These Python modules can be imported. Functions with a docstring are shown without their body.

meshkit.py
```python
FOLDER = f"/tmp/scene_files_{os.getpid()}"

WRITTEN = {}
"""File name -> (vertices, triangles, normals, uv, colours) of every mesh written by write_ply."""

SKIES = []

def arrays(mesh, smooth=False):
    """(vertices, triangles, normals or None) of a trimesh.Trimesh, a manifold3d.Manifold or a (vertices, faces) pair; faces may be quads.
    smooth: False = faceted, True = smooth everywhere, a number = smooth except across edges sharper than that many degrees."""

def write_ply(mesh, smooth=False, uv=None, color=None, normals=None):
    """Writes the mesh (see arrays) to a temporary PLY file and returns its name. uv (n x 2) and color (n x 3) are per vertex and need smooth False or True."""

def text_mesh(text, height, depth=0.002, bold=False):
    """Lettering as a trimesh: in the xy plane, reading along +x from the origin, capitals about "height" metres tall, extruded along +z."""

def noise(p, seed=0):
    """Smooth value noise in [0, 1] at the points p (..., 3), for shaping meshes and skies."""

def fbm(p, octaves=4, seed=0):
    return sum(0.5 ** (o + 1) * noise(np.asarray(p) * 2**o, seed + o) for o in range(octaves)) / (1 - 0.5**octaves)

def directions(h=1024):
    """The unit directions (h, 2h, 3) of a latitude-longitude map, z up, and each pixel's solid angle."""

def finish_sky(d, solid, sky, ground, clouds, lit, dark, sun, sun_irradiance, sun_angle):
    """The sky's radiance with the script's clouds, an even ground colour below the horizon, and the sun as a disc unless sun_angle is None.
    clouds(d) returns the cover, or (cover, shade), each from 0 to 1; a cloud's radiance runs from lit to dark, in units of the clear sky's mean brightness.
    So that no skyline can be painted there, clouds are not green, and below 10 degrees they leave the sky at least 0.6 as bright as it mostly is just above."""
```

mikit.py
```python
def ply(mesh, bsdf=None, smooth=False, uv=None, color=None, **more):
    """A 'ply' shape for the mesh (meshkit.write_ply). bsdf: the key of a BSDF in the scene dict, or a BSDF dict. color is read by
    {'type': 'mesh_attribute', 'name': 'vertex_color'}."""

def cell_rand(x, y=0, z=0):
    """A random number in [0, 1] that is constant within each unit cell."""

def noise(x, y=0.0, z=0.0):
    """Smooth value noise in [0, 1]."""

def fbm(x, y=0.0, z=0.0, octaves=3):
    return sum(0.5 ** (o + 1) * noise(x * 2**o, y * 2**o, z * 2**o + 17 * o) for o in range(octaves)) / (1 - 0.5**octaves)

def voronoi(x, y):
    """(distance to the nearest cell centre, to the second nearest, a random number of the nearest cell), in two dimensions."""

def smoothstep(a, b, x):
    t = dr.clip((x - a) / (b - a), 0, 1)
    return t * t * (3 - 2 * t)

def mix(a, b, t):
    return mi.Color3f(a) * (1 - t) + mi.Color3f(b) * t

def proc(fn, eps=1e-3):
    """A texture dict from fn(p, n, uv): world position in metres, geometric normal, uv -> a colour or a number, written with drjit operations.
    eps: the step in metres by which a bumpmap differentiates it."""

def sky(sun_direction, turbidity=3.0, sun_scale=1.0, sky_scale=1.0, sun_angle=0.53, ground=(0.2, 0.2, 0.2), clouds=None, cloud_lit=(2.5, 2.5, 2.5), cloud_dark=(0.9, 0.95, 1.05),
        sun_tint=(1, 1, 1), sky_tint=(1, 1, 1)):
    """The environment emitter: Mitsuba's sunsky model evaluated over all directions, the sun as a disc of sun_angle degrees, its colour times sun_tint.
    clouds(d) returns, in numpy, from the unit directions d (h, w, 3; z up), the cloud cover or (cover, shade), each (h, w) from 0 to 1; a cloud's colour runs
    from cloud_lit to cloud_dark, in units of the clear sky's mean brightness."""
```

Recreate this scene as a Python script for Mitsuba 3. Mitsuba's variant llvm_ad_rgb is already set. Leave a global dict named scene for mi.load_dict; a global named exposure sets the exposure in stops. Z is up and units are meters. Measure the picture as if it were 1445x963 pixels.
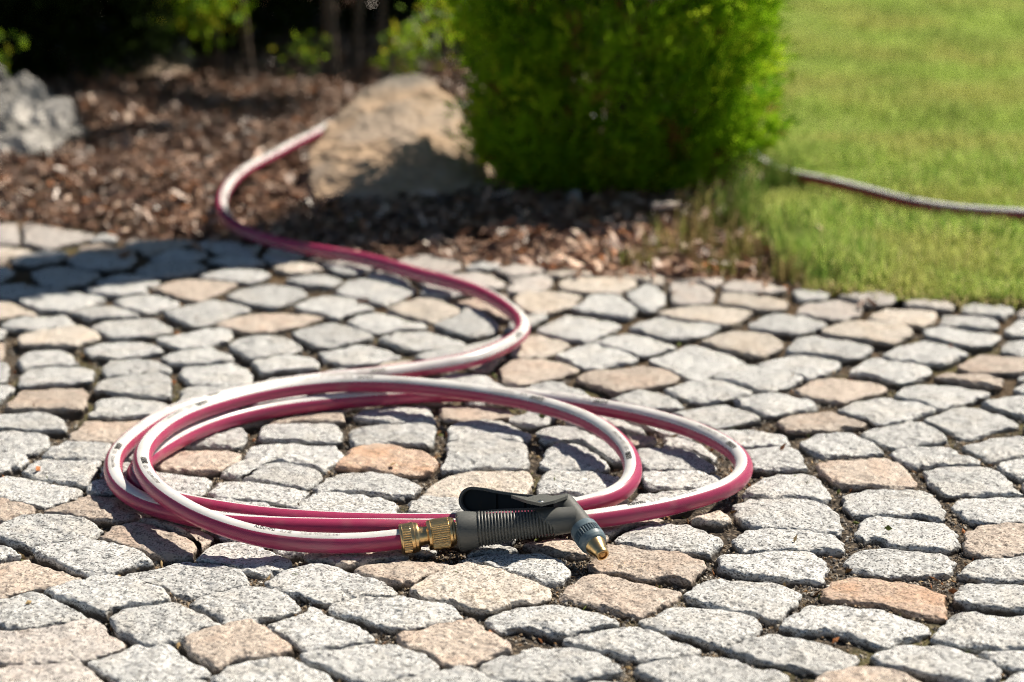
import math, random
import numpy as np
import trimesh, shapely, manifold3d
from shapely.geometry import Polygon, Point, LineString
from scipy.interpolate import CubicSpline
from scipy.spatial import cKDTree
import drjit as dr
import mitsuba as mi
import mikit, meshkit
from mikit import proc, ply, noise, fbm, smoothstep, mix, voronoi, cell_rand

T = mi.ScalarTransform4f
scene, labels = {}, {}

# ---------------------------------------------------------------- camera, sky, exposure
CAM_H, PITCH = 0.66, math.radians(14.6)
fwd = np.array([0, math.cos(PITCH), -math.sin(PITCH)])
scene['camera'] = {'type': 'thinlens', 'fov': math.degrees(2 * math.atan(722.5 / 3000)), 'fov_axis': 'x',
                   'aperture_radius': 0.0078, 'focus_distance': 1.90, 'near_clip': 0.05, 'far_clip': 500.0,
                   'to_world': T().look_at(origin=[0, 0, CAM_H], target=[0, fwd[1], CAM_H + fwd[2]], up=[0, 0, 1])}
SUN = (0.775, 0.635, 1.26)
scene['sky'] = mikit.sky(SUN, turbidity=3, sky_scale=0.36, sky_tint=(1.08, 1.0, 0.88), ground=(0.2, 0.2, 0.18), sun_tint=(0.925, 1.0, 1.115))
exposure = 2.36

# ---------------------------------------------------------------- helpers
def numbered(key):
    if key not in scene and key not in labels and not any(k.startswith(key + '__') for k in scene):
        return key
    i = 1
    while f'{key}_{i:03d}' in scene or f'{key}_{i:03d}' in labels or any(k.startswith(f'{key}_{i:03d}__') for k in scene):
        i += 1
    return f'{key}_{i:03d}'

def tag(key, label=None, category=None, group=None, kind=None):
    labels[key] = {k: v for k, v in (('label', label), ('category', category), ('group', group), ('kind', kind)) if v}

def thing(name, label, category, group=None):
    key = numbered(name)
    tag(key, label, category, group)
    return key

def obj(name, mesh, bsdf, parent=None, **kw):
    key = numbered(f'{parent}__{name}' if parent else name)
    scene[key] = ply(mesh, bsdf, **kw)
    return key

def cat(vs, fs):
    v, f, n = [], [], 0
    for a, b in zip(vs, fs):
        v.append(a); f.append(np.asarray(b) + n); n += len(a)
    return np.vstack(v), np.vstack(f)

def frame(d):
    d = np.asarray(d, float) / np.linalg.norm(d)
    a = np.cross(d, [0, 0, 1.0]) if abs(d[2]) < 0.95 else np.cross(d, [1.0, 0, 0])
    a /= np.linalg.norm(a)
    return d, a, np.cross(a, d)

def lathe(p0, axis, profile, sides=64, ripple=None):
    """surface of revolution about the axis through p0; profile rows (t, r) in mm; ripple(k, ang) -> factor on r of row k"""
    d, a, b = frame(axis)
    prof = np.asarray(profile, float)
    ang = np.arange(sides) * 2 * np.pi / sides
    rows = []
    for k, (t, r) in enumerate(prof):
        rr = r * (ripple(k, ang) if ripple else 1.0) * np.ones(sides)
        rows.append(p0 + d * t / 1000 + (rr / 1000)[:, None] * (np.cos(ang)[:, None] * a + np.sin(ang)[:, None] * b))
    v = np.vstack(rows)
    i, j = np.meshgrid(np.arange(len(prof) - 1), np.arange(sides), indexing='ij')
    q = np.stack([i * sides + j, i * sides + (j + 1) % sides, (i + 1) * sides + (j + 1) % sides, (i + 1) * sides + j], -1).reshape(-1, 4)[:, ::-1]
    f = np.vstack([q[:, [0, 1, 2]], q[:, [0, 2, 3]]])
    return v, f

# ---------------------------------------------------------------- materials
def principled(rgb, rough=0.6, **kw):
    col = rgb if isinstance(rgb, dict) else {'type': 'rgb', 'value': list(rgb)}
    return {'type': 'principled', 'base_color': col, 'roughness': rough, **kw}

VC = {'type': 'mesh_attribute', 'name': 'vertex_color'}

def granite(base, dark, light, warm):
    def fn(p, n, uv):
        big = fbm(p.x * 38, p.y * 38, p.z * 38, 3)
        g1 = noise(p.x * 600 + 3, p.y * 600, p.z * 600)
        g2 = noise(p.x * 760 + 50, p.y * 760, p.z * 760 + 9)
        g3 = noise(p.x * 300 + 5, p.y * 300 + 9, p.z * 300)
        c = mix(base, light, smoothstep(0.50, 0.78, g1))
        c = mix(c, warm, 0.55 * smoothstep(0.48, 0.72, big))
        c = mix(c, dark, 0.80 * smoothstep(0.60, 0.69, g2))
        c = mix(c, dark, 0.45 * smoothstep(0.62, 0.8, g3))
        # soil staining plus painted-in shade of the side faces, below the top face
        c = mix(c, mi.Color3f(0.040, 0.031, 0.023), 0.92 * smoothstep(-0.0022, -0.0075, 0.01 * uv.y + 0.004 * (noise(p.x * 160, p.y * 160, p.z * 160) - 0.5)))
        return c * (0.86 + 0.28 * big) * (0.88 + 0.24 * uv.x)
    return fn

def granite_bump(p, n, uv):
    return 0.55 * noise(p.x * 300, p.y * 300, p.z * 300) + 0.30 * noise(p.x * 620, p.y * 620, p.z * 620) + 0.8 * noise(p.x * 130, p.y * 130, p.z * 130)

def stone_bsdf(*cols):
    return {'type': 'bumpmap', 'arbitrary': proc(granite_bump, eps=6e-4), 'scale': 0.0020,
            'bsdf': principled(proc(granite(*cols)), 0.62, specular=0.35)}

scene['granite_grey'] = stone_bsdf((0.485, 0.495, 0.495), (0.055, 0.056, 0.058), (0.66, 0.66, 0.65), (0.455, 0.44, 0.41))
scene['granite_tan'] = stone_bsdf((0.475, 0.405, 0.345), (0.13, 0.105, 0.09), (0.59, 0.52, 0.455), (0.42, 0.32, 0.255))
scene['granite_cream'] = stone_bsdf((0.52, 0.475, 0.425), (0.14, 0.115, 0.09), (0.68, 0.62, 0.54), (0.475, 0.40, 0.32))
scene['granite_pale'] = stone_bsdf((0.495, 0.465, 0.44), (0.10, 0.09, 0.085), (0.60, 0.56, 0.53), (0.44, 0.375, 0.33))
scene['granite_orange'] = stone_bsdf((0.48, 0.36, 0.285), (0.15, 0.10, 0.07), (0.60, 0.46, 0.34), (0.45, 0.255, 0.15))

def grit_col(p, n, uv):
    far = smoothstep(2.0, 2.7, p.y + 0.25 * (fbm(p.x * 4, p.y * 4) - 0.5) - 0.25 * smoothstep(0.2, -0.6, p.x))
    a = mix((0.042, 0.034, 0.027), (0.16, 0.13, 0.098), smoothstep(0.5, 0.8, noise(p.x * 380, p.y * 380)))
    b = mix((0.052, 0.036, 0.021), (0.13, 0.085, 0.045), fbm(p.x * 60, p.y * 60))
    c = mix(a, b, far)
    return mix(c, (0.10, 0.095, 0.03), 0.6 * smoothstep(0.58, 0.75, fbm(p.x * 9 + 4, p.y * 9)))
scene['joint_soil'] = {'type': 'bumpmap', 'arbitrary': proc(lambda p, n, uv: noise(p.x * 420, p.y * 420) + 0.6 * noise(p.x * 200, p.y * 200), eps=8e-4), 'scale': 0.0016,
                       'bsdf': principled(proc(grit_col), 0.9, specular=0.2)}
scene['grit_grains'] = principled(VC, 0.75, specular=0.35)
scene['soil'] = principled(proc(lambda p, n, uv: mix((0.028, 0.018, 0.012), (0.075, 0.048, 0.032), fbm(p.x * 45, p.y * 45, 0, 3))), 0.95, specular=0.1)
scene['bark'] = {'type': 'twosided', 'bsdf': principled(VC, 0.42, specular=0.5)}
scene['lawn_soil'] = principled(proc(lambda p, n, uv: mix((0.17, 0.24, 0.055), (0.30, 0.34, 0.11), fbm(p.x * 14, p.y * 14, 0, 3))), 0.95, specular=0.1)
scene['far_ground'] = principled(proc(lambda p, n, uv: mix((0.10, 0.15, 0.035), (0.15, 0.19, 0.055), fbm(p.x * 2, p.y * 2, 0, 3))), 0.95, specular=0.1)
scene['blade'] = {'type': 'principledthin', 'base_color': VC, 'roughness': 0.4, 'diff_trans': 1.0, 'spec_trans': 0.0, 'eta': 1.45}
scene['leaf'] = {'type': 'principledthin', 'base_color': VC, 'roughness': 0.38, 'diff_trans': 0.8, 'spec_trans': 0.0, 'eta': 1.5}
scene['scale_leaf'] = {'type': 'principledthin', 'base_color': VC, 'roughness': 0.5, 'diff_trans': 1.15, 'spec_trans': 0.0, 'eta': 1.4}
scene['stem_bark'] = principled(proc(lambda p, n, uv: mix((0.07, 0.05, 0.038), (0.16, 0.125, 0.10), fbm(p.x * 160, p.y * 160, p.z * 30))), 0.85, specular=0.2)

def hose_col(p, n, uv):
    u, v = uv.x, uv.y
    au = dr.abs(u)
    weave = 0.5 + 0.25 * dr.sin(v * 3300 + u * 150) + 0.25 * dr.sin(v * 3300 - u * 150)
    grime = fbm(p.x * 60, p.y * 60, p.z * 60)
    pink = mix(mix((0.29, 0.022, 0.080), (0.41, 0.055, 0.130), weave), (0.36, 0.16, 0.18), 0.35 * smoothstep(0.5, 0.8, grime))
    grime = fbm(p.x * 60, p.y * 60, p.z * 60)
    white = mix((0.68, 0.68, 0.675), (0.52, 0.505, 0.48), 0.6 * smoothstep(0.45, 0.75, grime))
    band = smoothstep(0.110, 0.106, au)
    line = smoothstep(0.0085, 0.0065, dr.abs(au - 0.405))
    return mix(pink, white, dr.maximum(band, line))
scene['hose_vinyl'] = principled(proc(hose_col), 0.30, specular=0.5, clearcoat=0.25, clearcoat_gloss=0.85)
scene['hose_print'] = principled((0.02, 0.02, 0.022), 0.5)
scene['hose_print_faint'] = principled((0.30, 0.29, 0.29), 0.5)
scene['hose_cut'] = principled((0.25, 0.02, 0.06), 0.4)

def brass_col(p, n, uv):
    return mix((0.86, 0.65, 0.35), (0.68, 0.45, 0.20), fbm(p.x * 220, p.y * 220, p.z * 220))
scene['brass'] = principled(proc(brass_col), 0.30, metallic=1.0)
scene['brass_dull'] = principled((0.60, 0.36, 0.15), 0.38, metallic=1.0)
scene['grip_rubber'] = principled(proc(lambda p, n, uv: mi.Color3f(0.100, 0.105, 0.101) * (0.85 + 0.3 * fbm(p.x * 90, p.y * 90, p.z * 90))), 0.48, specular=0.45)
scene['black_plastic_shaded'] = principled((0.009, 0.0095, 0.010), 0.26, specular=0.22)  # inside of the trigger: shade of the hollow painted in as deeper black
scene['trigger_shell_lit'] = principled((0.075, 0.078, 0.078), 0.45, specular=0.5)  # same black trigger plastic, its sunlit sheen painted in as lighter grey
scene['collar_plastic'] = principled((0.115, 0.165, 0.195), 0.42, specular=0.5)
scene['rivet_steel'] = principled((0.75, 0.76, 0.78), 0.25, metallic=1.0)

# ---------------------------------------------------------------- ground, soil, lawn
EDGE = np.array([[-1.3898, 3.3523], [-0.9837, 3.3232], [-0.8105, 3.306], [-0.7408, 3.2946], [-0.6391, 3.2006], [-0.5827, 3.1581], [-0.4517, 3.1424], [-0.3209, 3.1166], [-0.1989, 3.0319], [-0.1056, 3.0222], [-0.0229, 2.9841], [0.0679, 2.9469], [0.1571, 2.9195], [0.2735, 2.8838], [0.3684, 2.8531], [0.4581, 2.8021], [0.5471, 2.7649], [0.6779, 2.7366], [0.9108, 2.7168], [1.1839, 2.7011]])
LAWN_EDGE = np.array([(0.50, 2.70), (0.46, 2.80), (0.425, 2.95), (0.41, 3.12), (0.40, 3.30), (0.42, 3.50), (0.46, 3.72), (0.40, 4.05), (0.42, 4.6), (0.46, 5.4), (0.50, 6.5), (0.4, 8.0), (0.1, 10.0), (-1.5, 12.5), (-6, 14), (-14, 15)])
edge_y = lambda x: np.interp(x, EDGE[:, 0], EDGE[:, 1])
def lawn_x(y):
    return np.interp(y, LAWN_EDGE[:, 1], LAWN_EDGE[:, 0])

def grid_sheet(x0, x1, y0, y1, step, zf, keep=None):
    xs, ys = np.arange(x0, x1 + step / 2, step), np.arange(y0, y1 + step / 2, step)
    X, Y = np.meshgrid(xs, ys)
    v = np.stack([X, Y, zf(X, Y)], -1).reshape(-1, 3)
    n = len(xs)
    i, j = np.meshgrid(np.arange(len(ys) - 1), np.arange(n - 1), indexing='ij')
    q = np.stack([i * n + j, i * n + j + 1, (i + 1) * n + j + 1, (i + 1) * n + j], -1).reshape(-1, 4)
    if keep is not None:
        c = v[q].mean(1)
        q = q[keep(c[:, 0], c[:, 1])]
        used = np.unique(q); m = np.full(len(v), -1); m[used] = np.arange(len(used)); v, q = v[used], m[q]
    return v, q

scene['ground'] = {**ply((np.array([[-150, -80, -0.06], [150, -80, -0.06], [150, 220, -0.06], [-150, 220, -0.06]]), np.array([[0, 1, 2, 3]])), 'far_ground')}
tag('ground', 'green ground reaching away beyond the garden', 'ground', kind='structure')

def soil_z(X, Y):
    p = np.stack([X * 9, Y * 9, 0 * X], -1)
    return -0.024 + 0.022 * (meshkit.fbm(p, 3, 4) - 0.45) + 0.012 * np.clip((Y - edge_y(X)) / 0.5, 0, 1)
obj('garden_soil', grid_sheet(-4.0, 1.2, 2.55, 12.0, 0.03, soil_z, lambda x, y: (y > edge_y(x) + 0.004) & (x < lawn_x(y) + 0.2)), 'soil', smooth=True)
tag('garden_soil', 'dark brown soil of the planting bed under the bark mulch', 'soil', kind='structure')

def lawn_z(X, Y):
    return 0.002 + 0.016 * (meshkit.fbm(np.stack([X * 3, Y * 3, 0 * X], -1), 3, 8) - 0.5)
obj('lawn', grid_sheet(-14.0, 16.0, 2.55, 30.0, 0.10, lawn_z, lambda x, y: (y > edge_y(x) + 0.02) & (x > lawn_x(y) + 0.02)), 'lawn_soil', smooth=True)
tag('lawn', 'sunlit lawn ground to the right of the conifer', 'lawn', kind='structure')

def bed_z(X, Y):
    p = np.stack([X, Y, 0 * X], -1)
    return -0.0098 + 0.006 * (meshkit.fbm(p * 22, 3, 2) - 0.5) + 0.004 * (meshkit.noise(p * 150, 5) - 0.5) - 0.002 * np.clip((Y - 2.0) / 0.4, 0, 1)
obj('cobbled_pavement', grid_sheet(-1.75, 1.75, 0.95, 3.36, 0.009, bed_z, lambda x, y: y < edge_y(x) + 0.03), 'joint_soil', smooth=True)
tag('cobbled_pavement', 'pavement of small split granite setts with dark gritty joints', 'pavement', kind='structure')

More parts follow.
